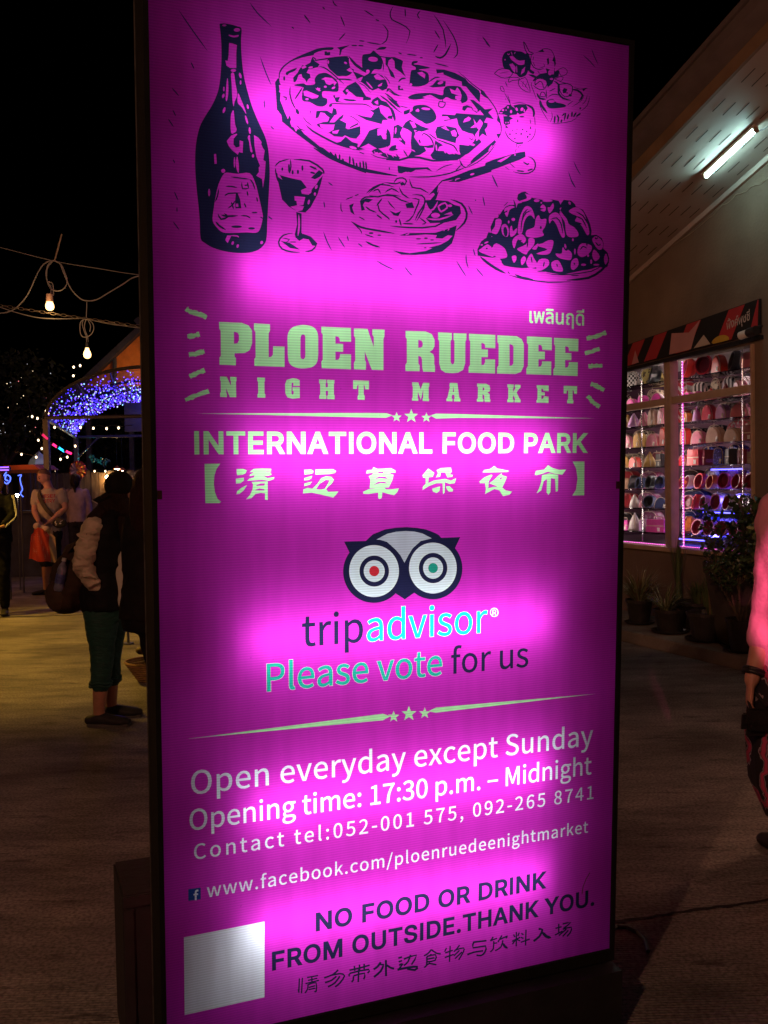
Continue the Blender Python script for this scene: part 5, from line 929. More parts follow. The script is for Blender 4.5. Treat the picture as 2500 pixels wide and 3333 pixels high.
for i, pl in enumerate(me.polygons):
    c = pl.center
    for k in cells.get((int(c.x/.04), int(c.z/.04)), ()):                  # topmost shape that truly covers this bit
        if covers(k, c.x, c.z): break
    else: k = 0
    pl.material_index = INKS.index(layers[k][0])
me.update()
panel = bpy.data.objects.new('sign_panel', me); COL.objects.link(panel); panel.parent = sign
# the rear face carries a red film of its own
bk = MB().quad((0, SD, 0), (0, SD, SH), (SW, SD, SH), (SW, SD, 0))
bk.build('rear_panel', film('film_red', (.62, .07, .10)), sign)
# frame
fr = MB()
t, lip = .004, .012
for x0, x1, z0, z1 in ((-lip, 0, -lip-.02, SH+lip), (SW, SW+lip, -lip-.02, SH+lip), (0, SW, SH, SH+lip), (0, SW, -lip-.02, 0)):
    fr.box(((x0+x1)/2, SD/2, (z0+z1)/2), (x1-x0, SD+.016, z1-z0))
fr.build('frame', mat('frame_black', (.006, .006, .006), .85, .3, 12, .05, 60, spec=.15), sign)
fr = MB(); fr.box((-lip-.001, SD+.010, SH/2), (.003, .004, SH+.03)); fr.box((SW+lip+.001, SD+.010, SH/2), (.003, .004, SH+.03))  # edge highlight of the frame, put in as paler strips
fr.build('highlight_strip', mat('edge_highlight', (.05, .045, .04), .6, .5, 30), sign)
M_in = mat('box_lining', (.03, .03, .03), .8, .05)
# tubes
M_tubes = glow('sign_tube', (1.0, .97, 1.0), 17.0)
for z in (2.17, 1.80, 1.385, .95, .545, .25):
    mb = MB(); mb.tube([(.20, .076, z), (SW-.21, .076, z)], .013, 10); mb.build('tube', M_tubes, sign)
    for x in (.185, SW-.195): mb = MB(); mb.box((x, .076, z), (.03, .03, .04)); mb.build('tube_holder', M_white, sign)
# base under the frame
mb = MB(); mb.box((SW/2, SD/2, -.125), (SW+.02, SD+.10, .17)); 
for x in (.12, SW-.12): mb.box((x, SD/2, -.205), (.08, .62, .035))
base = mb.build('base', M_blackm, sign)
# small tear on the film by the lower right corner, and a dark clip on each long edge
mb = MB()
tx = [(1.128, .175), (1.131, .195), (1.140, .215), (1.152, .232)]
for i in range(3):
    a, b = tx[i], tx[i+1]; mb.quad((a[0], -.001, a[1]), (a[0]+.003, -.001, a[1]-.001), (b[0]+.003, -.001, b[1]-.001), (b[0], -.001, b[1]))
mb.build('tear', mat('torn_film', (.10, .01, .03), .6, .1), sign)
for x in (SW-.006, .006): mb = MB(); mb.box((x, -.003, 1.30), (.010, .006, .020)); mb.build('clip', mat('dark_clip', (.03, .005, .01), .5, .1), sign)
# black wooden box behind the sign's left foot
bx = thing('black_box', 'black wooden box with raised rim standing behind the foot of the pink sign', 'box', at(470, 2940, 2.62)*1, math.atan2(SU.y, SU.x))
bx.location.z = 0
mb = MB(); mb.box((.245, .06, .225), (.62, .26, .45)); mb.build('body', mat('black_board', (.012, .010, .012), .8, .25, 14, .15, 50), bx, bevel=.006)
mb = MB()
mb.box((.245, -.072, .434), (.62, .012, .032)); mb.box((.245, -.072, .02), (.62, .012, .032)); mb.box((-.05, -.072, .225), (.03, .012, .384)); mb.box((.54, -.072, .225), (.03, .012, .384))
mb.build('rim', mat('black_rim', (.016, .013, .015), .7, .25, 14), bx, bevel=.003)
# supply cable leaving the sign
pts = [gnd(1960, 3060), gnd(2008, 3024), gnd(2040, 3026), gnd(2075, 3040), gnd(2100, 3068), gnd(2110, 3105)]
tag(MB().tube([p+Vector((0, 0, .008)) for p in pts], .007, 6).build('power_cable', M_black), 'black cable curling over the concrete beside the foot of the pink sign', 'cable')
# ---------------------------------------------------------------- lamps of the market (bulbs light what is near them)
M_bulb = glow('warm_bulb_glow', (1.0, .58, .20), 5.0)
M_bulbs = glow('small_bulb_glow', (1.0, .70, .42), 5.0, False)
M_fil = glow('bulb_core', (1.0, .80, .45), 90.0, False)
M_clear = glass_material(); M_clear.name = 'bulb_glass'
def point(name, loc, col, power, size=.05, parent=None):
    l = bpy.data.lights.new(name, 'POINT'); l.color = col; l.energy = power; l.shadow_soft_size = size
    o = bpy.data.objects.new(name, l); COL.objects.link(o); o.location = loc
    if parent is not None: o.parent = parent
    return o
def spot(name, loc, target, col, power, angle, blend, size, parent=None):
    l = bpy.data.lights.new(name, 'SPOT'); l.color = col; l.energy = power; l.spot_size = R(angle); l.spot_blend = blend; l.shadow_soft_size = size
    o = bpy.data.objects.new(name, l); COL.objects.link(o)
    d = Vector(target)-Vector(loc); o.rotation_euler = d.to_track_quat('-Z', 'Y').to_euler(); o.location = loc
    return o
# lamp posts out of view; the one behind the viewer is added as warm fill
M_post = mat('post_steel', (.10, .09, .08), .5, .2, 10)
def lamp_post(loc, height, length, rz, label, col, power, target, angle=120):
    t = thing('street_lamp', label, 'street lamp', loc, rz, 'street lamps round the square')
    mb = MB()
    mb.tube([(0, 0, 0), (0, 0, .5), (0, 0, height - .4), (0, 0, height)], (.07, .055, .045, .04), 10)
    mb.build('post', M_post, t)
    mb = MB()
    mb.tube([(0, 0, height - .05), (length * .5, 0, height + .15), (length, 0, height + .12)], .03, 8)
    mb.build('bracket', M_post, t)
    mb = MB()
    mb.box((length + .2, 0, height + .10), (.5, .22, .10), taper=.7)
    mb.build('lamp_head', M_post, t, bevel=.02)
    mb = MB()
    mb.box((length + .2, 0, height + .042), (.36, .16, .012))
    mb.build('lens', glow('lamp_lens', col, 30.0, False), t)
    p = Vector(loc) + Matrix.Rotation(rz, 3, 'Z') @ Vector((length + .2, 0, height + .03))
    spot('street_lamp_light', p, target, col, power, angle, .6, .12)
lamp_post((-8.4, 10.4, 0), 5.2, 1.6, R(-10), 'tall steel street lamp lighting the yellow patch of concrete, beyond the picture edge', (1.0, .55, .06), 3000, gnd(30, 2090), 62)
lamp_post((-4.5, -7.0, 0), 6.2, 1.5, R(60), 'added unseen street lamp behind the viewer, filling the near concrete with light', (1.0, .46, .27), 2100, (0.5, 6.5, 0), 125)  # added to brighten the near ground
# ---------------------------------------------------------------- wires and hanging bulbs, seven metres off
M_wire = mat('grey_wire', (.30, .29, .29), .6, .15, 40)
M_cord = mat('tie_plastic', (.4, .32, .2), .75, .2, 40)
def px(s, Y=7.0):
    n = rd(s); return [at(u, v, Y) for u, v in n]
def smooth3(P, k=4):
    r = []
    for i in range(len(P)-1):
        p0, p1, p2, p3 = P[max(i-1, 0)], P[i], P[i+1], P[min(i+2, len(P)-1)]
        for j in range(k):
            t = j/k; r.append(.5*(2*p1+(p2-p0)*t+(2*p0-5*p1+4*p2-p3)*t*t+(3*p1-p0-3*p2+p3)*t**3))
    return r+[P[-1]]
P0 = px("-260 738 0 805 178 850 320 874 440 893 560 905 700 912")
tag(MB().tube(smooth3(P0), .0026, 5).build('messenger_wire', M_wire), 'thin straight wire sagging across the black sky above the hanging bulbs', 'wire')
P0 = px("201 762 190 805 178 848")
tag(MB().tube(P0, [.0055, .0065, .006], 6).build('cable_tie', M_cord), 'pale stiff cable tie sticking up from the thin wire', 'cable tie')
c1 = thing('hanging_cable', 'looped white cable tied to the thin wire, carrying the bulb in a white socket', 'cable', px("178 850")[0])
o1 = c1.location.copy()
mb = MB()
for s in ("-140 975 -60 1020 0 1020 40 1010 70 985 95 950 115 905 135 868 155 852 176 848", "176 848 195 858 206 885 217 912 235 945 262 972 285 979 315 975 350 955 400 925 430 905 455 898",
          "180 850 200 862 212 890 219 915 212 935 195 946 175 945 162 935 154 915 150 895 152 875 158 860 172 849", "172 850 156 868 152 890 153 912 160 925 166 935 165 962", "157 917 168 920 173 930 174 962"):
    mb.tube([p-o1 for p in smooth3(px(s))], .0044, 6)
mb.build('cord', M_wire, c1)
c2 = thing('chain_and_cord', 'hanging steel chain with a second looped cable carrying the bare clear bulb', 'chain', px("280 1037")[0])
o2 = c2.location.copy()
mb = MB()
for s in ("-120 975 -40 990 0 1000 30 1010 70 1022 130 1035 200 1038 262 1036", "262 1036 300 1042 350 1053 400 1060 460 1068 540 1075", "275 1038 262 1050 261 1080 268 1095 280 1097 295 1090 305 1073 303 1055 292 1043 278 1038", "272 1040 268 1055 275 1080 281 1095 282 1113", "280 1040 275 1060 279 1080 285 1095 287 1113", "285 1040 295 1060 292 1080", "283 983 281 1035"):
    mb.tube([p-o2 for p in smooth3(px(s))], .0034, 6)
mb.build('cord', M_wire, c2)
mb = MB()
A, B_ = px("-60 985")[0]-o2, px("530 1072")[0]-o2
n = 34
for i in range(n):
    p = A.lerp(B_, (i+.5)/n)+Vector((0, -.012, -.006*math.sin(math.pi*(i+.5)/n))); d = (B_-A).normalized(); L = (B_-A).length/n*.62; w = .010
    e1 = Vector((0, .25, .97)) if i % 2 else Vector((0, .97, -.25))
    ring = [p+d*L*math.cos(a)*.9+e1*w*math.sin(a) for a in [2*math.pi*j/10 for j in range(11)]]
    mb.tube(ring, .0019, 5, cap=False)
mb.build('chain', mat('chain_steel', (.34, .28, .22), .4, .2, 30, metal=.6), c2)
def bulb(name, u, v, Y, label, socket, power, group=None):
    c = at(u, v, Y); t = thing(name, label, 'light bulb', c, 0, group); t.scale = (.76, .76, .76)
    if socket:
        mb = MB(); mb.lathe([(0, .112), (.022, .112), (.030, .108), (.033, .04), (.034, .036), (0, .036)], n=16); mb.build('socket', mat('socket_white', (.55, .36, .30), .5, .05), t, smooth=False)
        mb = MB(); mb.lathe([(.026, .036), (.038, .01), (.040, -.012), (.034, -.032), (.018, -.044), (0, -.046)], n=16); mb.build('bulb_glass', M_bulb, t, smooth=True)
    else:
        mb = MB(); mb.lathe([(0, .098), (.012, .098), (.015, .07), (.016, .045)], n=14); mb.build('socket', M_black, t)
        mb = MB(); mb.lathe([(.016, .045), (.018, .03), (.030, .008), (.036, -.016), (.032, -.038), (.018, -.052), (0, -.056)], n=16); mb.build('bulb_glass', M_bulb, t, smooth=True)
    point('bulb_light', c+Vector((0, -.06, -.03)), (1.0, .55, .2), power, .04)
bulb('light_bulb', 162, 995, 6.98, 'glowing round bulb in a white socket hanging from looped cord', True, .9)
bulb('light_bulb', 284, 1148, 6.98, 'bare pear-shaped glowing bulb hanging below the chain', False, .9)
# ---------------------------------------------------------------- tunnel arch covered in blue lights
ARX, ARH, Z0, YN, YF = 1.64, .79, 2.60, 15.0, 21.0
arch = thing('light_arch', 'barrel arch of metal tubes covered with tiny blue and white lights', 'light arch', (0, 0, 0))
def axis_x(Y): return -3.60-.2422*(Y-YN)
def ap(w, Y): return Vector((axis_x(Y)-ARX*math.cos(w), Y, Z0+ARH*math.sin(w)))
M_steel = mat('arch_steel', (.055, .05, .05), .45, .2, 9)
mb = MB()
for Y in (YN, YN+2, YN+4, YF): mb.tube([ap(math.pi*i/28, Y) for i in range(29)], .022 if Y != YN else .028, 6)
for i in range(1, 8):
    w = math.pi*i/8; mb.tube([ap(w, YN), ap(w, YF)], .014, 5)
mb.build('ribs', M_steel, arch)
for Y in (YN, YF):
    for w in (0, math.pi):
        p = ap(w, Y); mb = MB(); mb.box((p.x, Y, p.z/2), (.085, .085, p.z)); mb.build('post', M_steel, arch)
mb = MB()
for Y in (YN, YF): mb.tube([ap(0, Y)+Vector((-.02, 0, .02)), ap(math.pi, Y)+Vector((.02, 0, .02))], .03, 6)
for w in (0, math.pi): mb.tube([ap(w, YN), ap(w, YF)], .028, 6)
mb.tube([ap(0, YF)+Vector((0, 0, -.45)), ap(0, YF)+Vector((.5, -.02, 0))], .02, 6)
mb.build('tie_bars', M_steel, arch)
M_led = [glow('led_blue', (.06, .03, 1.0), 2.6, False), glow('led_white', (.62, .70, 1.0), 1.7, False), glow('led_violet', (.18, .08, 1.0), 2.4, False), glow('led_ice', (.30, .65, 1.0), 2.0, False)]
mb = MB(); rr = random.Random(3)
for _ in range(2300):
    w = math.pi*rr.uniform(.03, .97); Y = YN+.1+5.85*rr.random()**.75
    if rr.random() < .35*(1-(Y-YN)/6): continue
    p = ap(w, Y)+Vector((rr.uniform(-.03, .03), 0, rr.uniform(-.06, .0)))
    mb.octa(p, rr.uniform(.007, .0135)*(Y/13), rr.choice((0, 0, 0, 0, 0, 1, 2, 2, 2, 3)))
lo = mb.build('fairy_lights', M_led, arch); lo['kind'] = 'stuff'
mb = MB()                                                                 # thin net that carries the lights
for i in range(46):
    Y = YN+.1+5.8*i/45; mb.tube([ap(math.pi*j/20, Y)+Vector((0, 0, -.015)) for j in range(21)], .003, 3, cap=False)
nt_ = mb.build('light_net', mat('net_cord', (.10, .10, .34), .8, .1), arch)
for Y, e in ((16.4, 16), (19.8, 44)):
    point('arch_glow', (axis_x(Y), Y, Z0+.25), (.16, .12, 1.0), e, .5)
# dark blue board hung under the arch
bd = thing('hanging_board', 'dark blue blank board hanging inside the arch beside the pink sign', 'board', at(440, 1358, 16.6))
mb = MB(); mb.box((0, 0, 0), (.37, .03, .50)); mb.build('panel', mat('board_blue', (.025, .04, .07), .6, .1, 6), bd, bevel=.005)
for x in (-.12, .12): mb = MB(); mb.tube([(x, 0, .25), (x, 0, .48)], .006, 5); mb.build('hanger', M_wire, bd)
# ---------------------------------------------------------------- stall with orange gable behind the arch
st = thing('orange_stall', 'market stall with a dark pitched roof and orange cloth gable behind the light arch', 'stall')
YS = 25.0
M_or = mat('orange_cloth', (.55, .17, .03), .8, .35, 2.5, .2, 9)
M_sd = mat('stall_dark', (.045, .045, .06), .6, .3, 6)
mb = MB(); a, b, c, d = at(270, 1262, YS), at(470, 1075, YS), at(640, 1262, YS), at(470, 1262, YS)
mb.prism([a, b, c], (0, .04, 0)); mb.build('gable_cloth', M_or, st)
mb = MB()
for q0, q1 in ((a, b), (b, c)):
    dn = (q1-q0).normalized(); up_ = Vector((-dn.z, 0, dn.x)); up_ = up_ if up_.z > 0 else -up_
    mb.prism([q0-dn*.3-up_*.02, q1+dn*.02-up_*.02, q1+dn*.02+up_*.13, q0-dn*.3+up_*.13], (0, -.25, 0)); mb.prism([q0-dn*.3+up_*.05, q1+up_*.05, q1+up_*.09, q0-dn*.3+up_*.09], (0, 3.0, 0))
mb.build('roof', M_sd, st)
for u in (373, 560):
    q = at(u, 1262, YS-.05); t = at(u, 1165, YS-.05); mb = MB(); mb.tube([Vector((q.x, q.y, q.z)), t], .06, 6); mb.build('king_post', M_sd, st)
for u in (285, 425, 625):
    q = at(u, 1262, YS+.1); mb = MB(); mb.box((q.x, q.y, q.z/2), (.12, .12, q.z)); mb.build('post', M_sd, st)
mb = MB(); mb.box(((a.x+c.x)/2, YS+.02, a.z-.05), (c.x-a.x+.2, .12, .12)); mb.build('tie_beam', M_sd, st)
point('stall_glow', at(430, 1215, YS-.8), (1.0, .55, .2), 16, .1)
# ---------------------------------------------------------------- wooden fence
M_wood = mat('fence_wood', (.13, .085, .055), .8, .4, 3.0, .3, 20, col2=(.06, .04, .026), stretch=(6, 6, .6))
fe = thing('board_fence', 'brown wooden board fence glowing under a bare bulb behind the people', 'fence')
mb = MB(); rr = random.Random(5)
x0, x1 = at(60, 1537, 22.5).x, at(540, 1537, 22.5).x; x = x0
while x < x1:
    w = rr.uniform(.15, .19); h = at(200, 1537, 22.5).z+rr.uniform(-.03, .03)
    mb.box((x+w/2, 22.5+rr.uniform(-.012, .012), h/2), (w-.012, .022, h), rot=(0, 0, rr.uniform(-.02, .02))); x += w
mb.build('boards', M_wood, fe)
mb = MB()
for z in (.4, 1.5): mb.box(((x0+x1)/2, 22.55, z), (x1-x0, .05, .09))
mb.build('rails', M_wood, fe)
lm = thing('fence_lamp', 'bare warm bulb hanging in front of the wooden fence', 'light bulb', at(348, 1553, 22.36))
mb = MB(); mb.ball((0, 0, 0), (.035, .035, .045), 10, 6); mb.build('bulb_glass', M_fil, lm); mb = MB(); mb.tube([(0, 0, .04), (0, 0, .14)], .014, 6); mb.build('socket', M_black, lm)
point('fence_light', lm.location+Vector((0, .02, -.06)), (1.0, .48, .08), 12, .03)
# festoon strings: a cord each, its bulbs as parts
def festoon(name, label, P, bulbs, Y, r=.022, mat_=None, core=True):
    pts = [at(u, v, Y) for u, v in rd(P)]
    t = thing(name, label, 'string lights', pts[0], 0, 'string lights around the market')
    o = pts[0]; mb = MB(); mb.tube([p-o for p in smooth3(pts)], .006, 5); mb.build('cord', M_black, t)
    for u, v in rd(bulbs):
        mb = MB(); c = at(u, v, Y-.02)-o; mb.ball(c, (r*.78, r*.78, r), 8, 5); mb.build('bulb', mat_ or M_bulbs, t)
festoon('string_lights', 'row of warm round bulbs strung level under the blue light arch', "160 1384 178 1386 220 1380 262 1386 283 1382 304 1389 325 1384 347 1390 367 1383 386 1388 410 1386 430 1384", "178 1391 262 1391 304 1394 347 1395 386 1393", 16.0, .023)
festoon('string_lights', 'string of white bulbs along the top of the wooden fence', "150 1526 182 1529 215 1532 260 1530 308 1529 343 1530 388 1530 430 1526 468 1529 520 1528", "182 1534 308 1534 343 1534 388 1534 468 1534", 22.3, .026)
festoon('string_lights', 'cord of bulbs drooping through the dark tree beside the market entrance', "100 1398 125 1429 136 1456 125 1470 118 1484 95 1480 70 1475 40 1470", "125 1433 136 1460 118 1488 70 1479", 15.0, .02)
festoon('string_lights', 'short cord of three bulbs hanging beside the pink and blue light tubes', "200 1475 197 1490 219 1483 235 1465 245 1448 262 1440", "197 1495 219 1488 245 1452", 14.6, .02)
festoon('string_lights', 'string of bulbs hanging on the tree side of the arch', "90 1300 105 1352 122 1356 135 1365 150 1330 156 1332", "105 1356 122 1362 150 1338 157 1345 240 1195 239 1223 261 1190", 16.0, .022)
# light tubes
for (u0, v0, u1, v1, col, nm) in ((168, 1443, 187, 1456, (1.0, .02, .16), 'short pink glowing light tube nearest the arch post'), (188, 1455, 209, 1469, (.02, .45, 1.0), 'short blue glowing light tube between two pink ones'),
                                  (211, 1467, 231, 1476, (1.0, .02, .16), 'short pink glowing light tube beyond the blue one'), (135, 1411, 154, 1428, (.35, .01, .05), 'dim red light tube under the arch corner')):
    a, b = at(u0, v0, 13.0), at(u1, v1, 13.4); t = thing('light_tube', nm, 'light tube', a, 0, 'coloured light tubes by the arch')
    mb = MB(); mb.tube([(0, 0, 0), b-a], .016, 8); mb.build('tube', glow('tube_glow', col, 3.0), t)
    for q in (Vector((0, 0, 0)), b-a): mb = MB(); mb.ball(q, .02, 8, 5); mb.build('cap', M_black, t)
# ---------------------------------------------------------------- tree with small lights, left
M_leafd = mat('dark_leaf', (.045, .06, .022), .6, .45, 3)
M_bark = mat('bark', (.06, .045, .03), .9, .4, 12, .5, 30)
def leaf_cloud(mb, c, rad, n, size, rr, shell=.55):
    for _ in range(n):
        d = Vector((rr.gauss(0, 1), rr.gauss(0, 1), rr.gauss(0, 1))).normalized()
        q = c+Vector((d.x*rad[0], d.y*rad[1], d.z*rad[2]))*(shell+(1-shell)*rr.random())
        a = Vector((rr.uniform(-1, 1), rr.uniform(-1, 1), rr.uniform(-1, .3))).normalized(); b = a.orthogonal().normalized()
        b = (Matrix.Rotation(rr.uniform(0, 6.28), 3, a) @ b); L = size*rr.uniform(.6, 1.3)
        mb.add([q, q+a*L*.5+b*L*.25, q+a*L, q+a*L*.5-b*L*.25], [(0, 1, 2, 3)])
def tree(loc, h, clouds, label, seed, size=.16):
    t = thing('tree', label, 'tree', loc, 0, 'trees behind the market'); rr = random.Random(seed)
    mb = MB(); mb.tube([(0, 0, 0), (.06, 0, h*.25), (-.05, .05, h*.5)], (.16, .13, .09), 9)
    for c, r, n in clouds: mb.tube([(-.05, .05, h*.45), Vector(c)*.6+Vector((0, 0, h*.2)), c], (.07, .045, .015), 6)
    mb.build('trunk', M_bark, t)
    mb = MB()
    for c, r, n in clouds: leaf_cloud(mb, Vector(c), r, n, size, rr, .35)
    o = mb.build('crown', M_leafd, t)
    return t
g = at(20, 1500, 24); g.z = 0
tree(g, 4.6, [((-1.2, 0, 3.6), (1.1, 1, .9), 900), ((.2, .3, 4.3), (1.2, 1, .8), 1000), ((1.1, 0, 3.4), (.9, .9, .7), 700), ((-.1, -.3, 2.9), (1.0, .8, .5), 600), ((-2.2, .2, 2.9), (.8, .8, .7), 500)], 'big dark leafy tree with tiny lights in it behind the market', 1)
g = at(240, 1500, 29); g.z = 0
tree(g, 4.2, [((-.6, 0, 3.6), (1.1, 1, .8), 700), ((.9, 0, 3.2), (1.2, 1, .8), 700), ((.1, 0, 2.5), (1.3, .8, .5), 500)], 'dark bushy tree behind the light arch', 2)
mb = MB(); rr = random.Random(9); tl = []
M_tw = [glow('twinkle_warm', (1.0, .75, .45), 2.5, False), glow('twinkle_white', (.9, .9, 1.0), .8, False), glow('twinkle_red', (1.0, .25, .25), 1.5, False)]
for _ in range(24):
    u, v = rr.uniform(0, 165), rr.uniform(1180, 1470)
    if v < 1180+max(0, 165-u-80)*.8: continue
    mb.octa(at(u, v, 22.0+rr.uniform(-.3, .3)), rr.uniform(.004, .013), rr.choice((0, 1, 1, 1, 0, 2)))
o = mb.build('fairy_lights', M_tw); tag(o, 'tiny scattered lights twinkling in the dark tree', 'fairy lights', kind='stuff')
# ---------------------------------------------------------------- stalls, canopies and neon at the far left
cn = thing('canopy', 'orange red stall canopy beside the head of the man in the T-shirt', 'canopy', at(96, 1530, 17.0))
M_can = mat('canopy_red', (.55, .10, .03), .6, .2, 3)
mb = MB()
prof = [(-.36, 0), (-.25, .075), (.25, .085), (.36, 0)]
mb.prism([(x, -.5, z) for x, z in prof], (0, 1.0, 0)); mb.build('top', M_can, cn)
mb = MB(); mb.box((0, -.5, -.03), (.72, .02, .06)); mb.build('valance', mat('canopy_valance', (.12, .03, .02), .7, .2), cn)
for x in (-.32, .32):
    for y in (-.45, .45): mb = MB(); mb.tube([(x, y, .02), (x, y, -at(96, 1530, 17.0).z)], .02, 6); mb.build('post', M_sd, cn)
point('canopy_glow', at(96, 1512, 16.4)+Vector((0, 0, .18)), (1.0, .45, .15), 1.0, .08)
wt = thing('white_tent', 'small pale pointed tent standing above the orange canopy', 'tent', at(127, 1512, 20.5))
q = -wt.location.z
mb = MB(); mb.lathe([(.24, 0), (.20, .10), (.10, .20), (.02, .27), (0, .30)], n=8); mb.build('roof', mat('tent_cloth', (.6, .68, .66), .7, .08, 5), wt)
for k in range(4): mb = MB(); mb.tube([(.2*math.cos(k*1.571+.78), .2*math.sin(k*1.571+.78), .01), (.2*math.cos(k*1.571+.78), .2*math.sin(k*1.571+.78), q)], .015, 6); mb.build('pole', M_sd, wt)
point('tent_glow', at(120, 1484, 19.7), (.8, 1.0, .9), 1.6, .05)
ne = thing('neon_sign', 'violet neon tube sign on a dark counter at the picture edge', 'neon sign', at(8, 1526, 13.5))
M_neo = glow('neon_violet', (.22, .08, 1.0), 4.0); M_neb = glow('neon_blue', (.08, .14, 1.0), 3.0)
mb = MB(); mb.box((-.12, 0, 0), (.46, .05, .055)); mb.build('casing', M_black, ne)
mb = MB()
for z in (-.018, .02): mb.tube([(-.34, -.03, z), (.10, -.03, z)], .008, 6)
mb.build('tube', M_neo, ne)
mb = MB(); mb.tube([(-.12, 0, -.02), (-.12, 0, -ne.location.z)], .025, 6); mb.build('post', M_sd, ne)
nb = thing('neon_figure', 'looped blue neon figure on a pole under the violet neon sign', 'neon sign', at(22, 1560, 13.2))
mb = MB()
mb.tube(smooth3([Vector(q) for q in ((0, 0, .10), (-.03, 0, .06), (-.05, 0, 0), (-.01, 0, -.06), (.04, 0, -.03), (.05, 0, .03), (.0, 0, .06), (-.02, 0, 0), (.02, 0, -.02))]), .008, 6); mb.build('tube', M_neb, nb)
mb = MB(); mb.tube([(0, .02, .1), (0, .02, -nb.location.z)], .015, 6); mb.build('pole', M_sd, nb)
nb = thing('neon_figure', 'tall thin blue neon figure with a pale top between the canopy posts', 'neon sign', at(66, 1575, 14.0))
mb = MB(); mb.tube(smooth3([Vector(q) for q in ((-.03, 0, .12), (.02, 0, .13), (.0, 0, .08), (.01, 0, 0), (.03, 0, -.08), (.0, 0, -.14), (.04, 0, -.19))]), .007, 6); mb.build('tube', M_neb, nb)
mb = MB(); mb.tube([(0, .02, .12), (0, .02, -nb.location.z)], .015, 6); mb.build('pole', M_sd, nb)
point('neon_glow', at(30, 1570, 12.9), (.15, .1, 1.0), .8, .1)
point('neon_floor_glow', at(70, 1640, 14.6), (.15, .12, 1.0), .5, .1)
ct = thing('counter', 'dark stall counter with blue lit front behind the man', 'counter')
g = at(70, 1620, 16.5)
mb = MB(); mb.box((g.x, 16.8, .55), (.9, .5, 1.1)); mb.build('front', mat('counter_paint', (.03, .03, .06), .7, .3, 5), ct, bevel=.01)
mb = MB(); mb.box((g.x, 16.75, 1.12), (1.0, .62, .04)); mb.build('worktop', M_sd, ct)
lb = thing('table_lamp', 'small bright warm bulb on a stand between the far dark figure and the man', 'light bulb', at(56, 1612, 14.4))
mb = MB(); mb.ball((0, 0, 0), .026, 8, 6); mb.build('bulb_glass', M_fil, lb); mb = MB(); mb.tube([(0, .02, -.02), (0, .02, -lb.location.z)], .012, 6); mb.build('stand', M_sd, lb)
# stool and table behind the man
def stool(loc, label):
    t = thing('stool', label, 'stool', loc, .3)
    mb = MB(); mb.box((0, 0, .62), (.36, .36, .04)); mb.build('seat', M_sd, t, bevel=.01)
    for sx in (-1, 1):
        for sy in (-1, 1): mb = MB(); mb.tube([(.13*sx, .13*sy, .6), (.19*sx, .19*sy, 0)], .016, 6); mb.build('leg', M_sd, t)
    mb = MB(); mb.tube([(-.16, -.16, .25), (.16, -.16, .25), (.16, .16, .25), (-.16, .16, .25), (-.16, -.16, .25)], .01, 5); mb.build('stretcher', M_sd, t)
g = gnd(65, 1836)
stool((g.x, g.y, 0), 'dark square stool standing in shade behind the red carrier')
# dark red crate with pale cloth at the picture edge
cr_ = thing('crate', 'flat dark red crate with a white cloth hanging over its end', 'crate', gnd(18, 1856))
mb = MB(); mb.box((-.02, .15, .10), (.34, .3, .17)); mb.build('body', mat('crate_red', (.11, .012, .014), .6, .2, 8), cr_, bevel=.008)
mb = MB(); rr = random.Random(4)
for i in range(6):
    for j in range(5):
        def cp(i, j): return Vector((.10+.045*i+.012*math.sin(j*2.1), .0-.02*math.sin(i*1.7+j)+.012*j, .20-.03*j-.006*i*j*.6+.012*math.sin(i*2.3+j)))
        mb.quad(cp(i, j), cp(i+1, j), cp(i+1, j+1), cp(i, j+1))
mb.build('cloth', mat('white_cloth', (.55, .53, .55), .8, .08, 9), cr_, smooth=True)
# pinwheel spiral decoration
pw = thing('foil_spiral', 'shiny rainbow foil spiral hanging over the lilac jacket woman', 'decoration', at(254, 1530, 17.0))
cols = ((.55, .05, .03), (.62, .22, .03), (.60, .42, .05), (.40, .30, .55), (.35, .05, .08), (.58, .12, .03))
fm = [mat('foil_%s' % q, c, .25, .35, 25, .3, 40, metal=.55, spec=.8) for q, c in zip(('red', 'orange', 'gold', 'silver', 'plum', 'copper'), cols)]
mb = MB(); rr = random.Random(2)
for k in range(9):
    r0, r1 = .018+.0145*k, .034+.0145*k
    for j in range(26):
        a0, a1 = 2*math.pi*j/26+k*.7, 2*math.pi*(j+1)/26+k*.7
        tilt = .012*math.sin(j*2.4+k)
        f = lambda r, a, y: Vector((r*math.cos(a), -.06+.05*(k/8)+y, r*math.sin(a)*1.12))
        side = math.cos((a0+a1)/2)
        mb.quad(f(r0, a0, 0), f(r0, a1, 0), f(r1, a1, tilt+.014), f(r1, a0, tilt+.010), (3 if side < -.45 else (0, 1, 2, 5)[(k+int(rr.random()*2)) % 4]) if k < 8 else 4)
mb.build('spiral', fm, pw)
mb = MB(); mb.tube([(0, 0, .16), (.01, 0, .5)], .003, 4); mb.build('string', M_wire, pw)
point('spiral_glow', at(262, 1500, 16.3), (1.0, .6, .3), 1.6, .05)
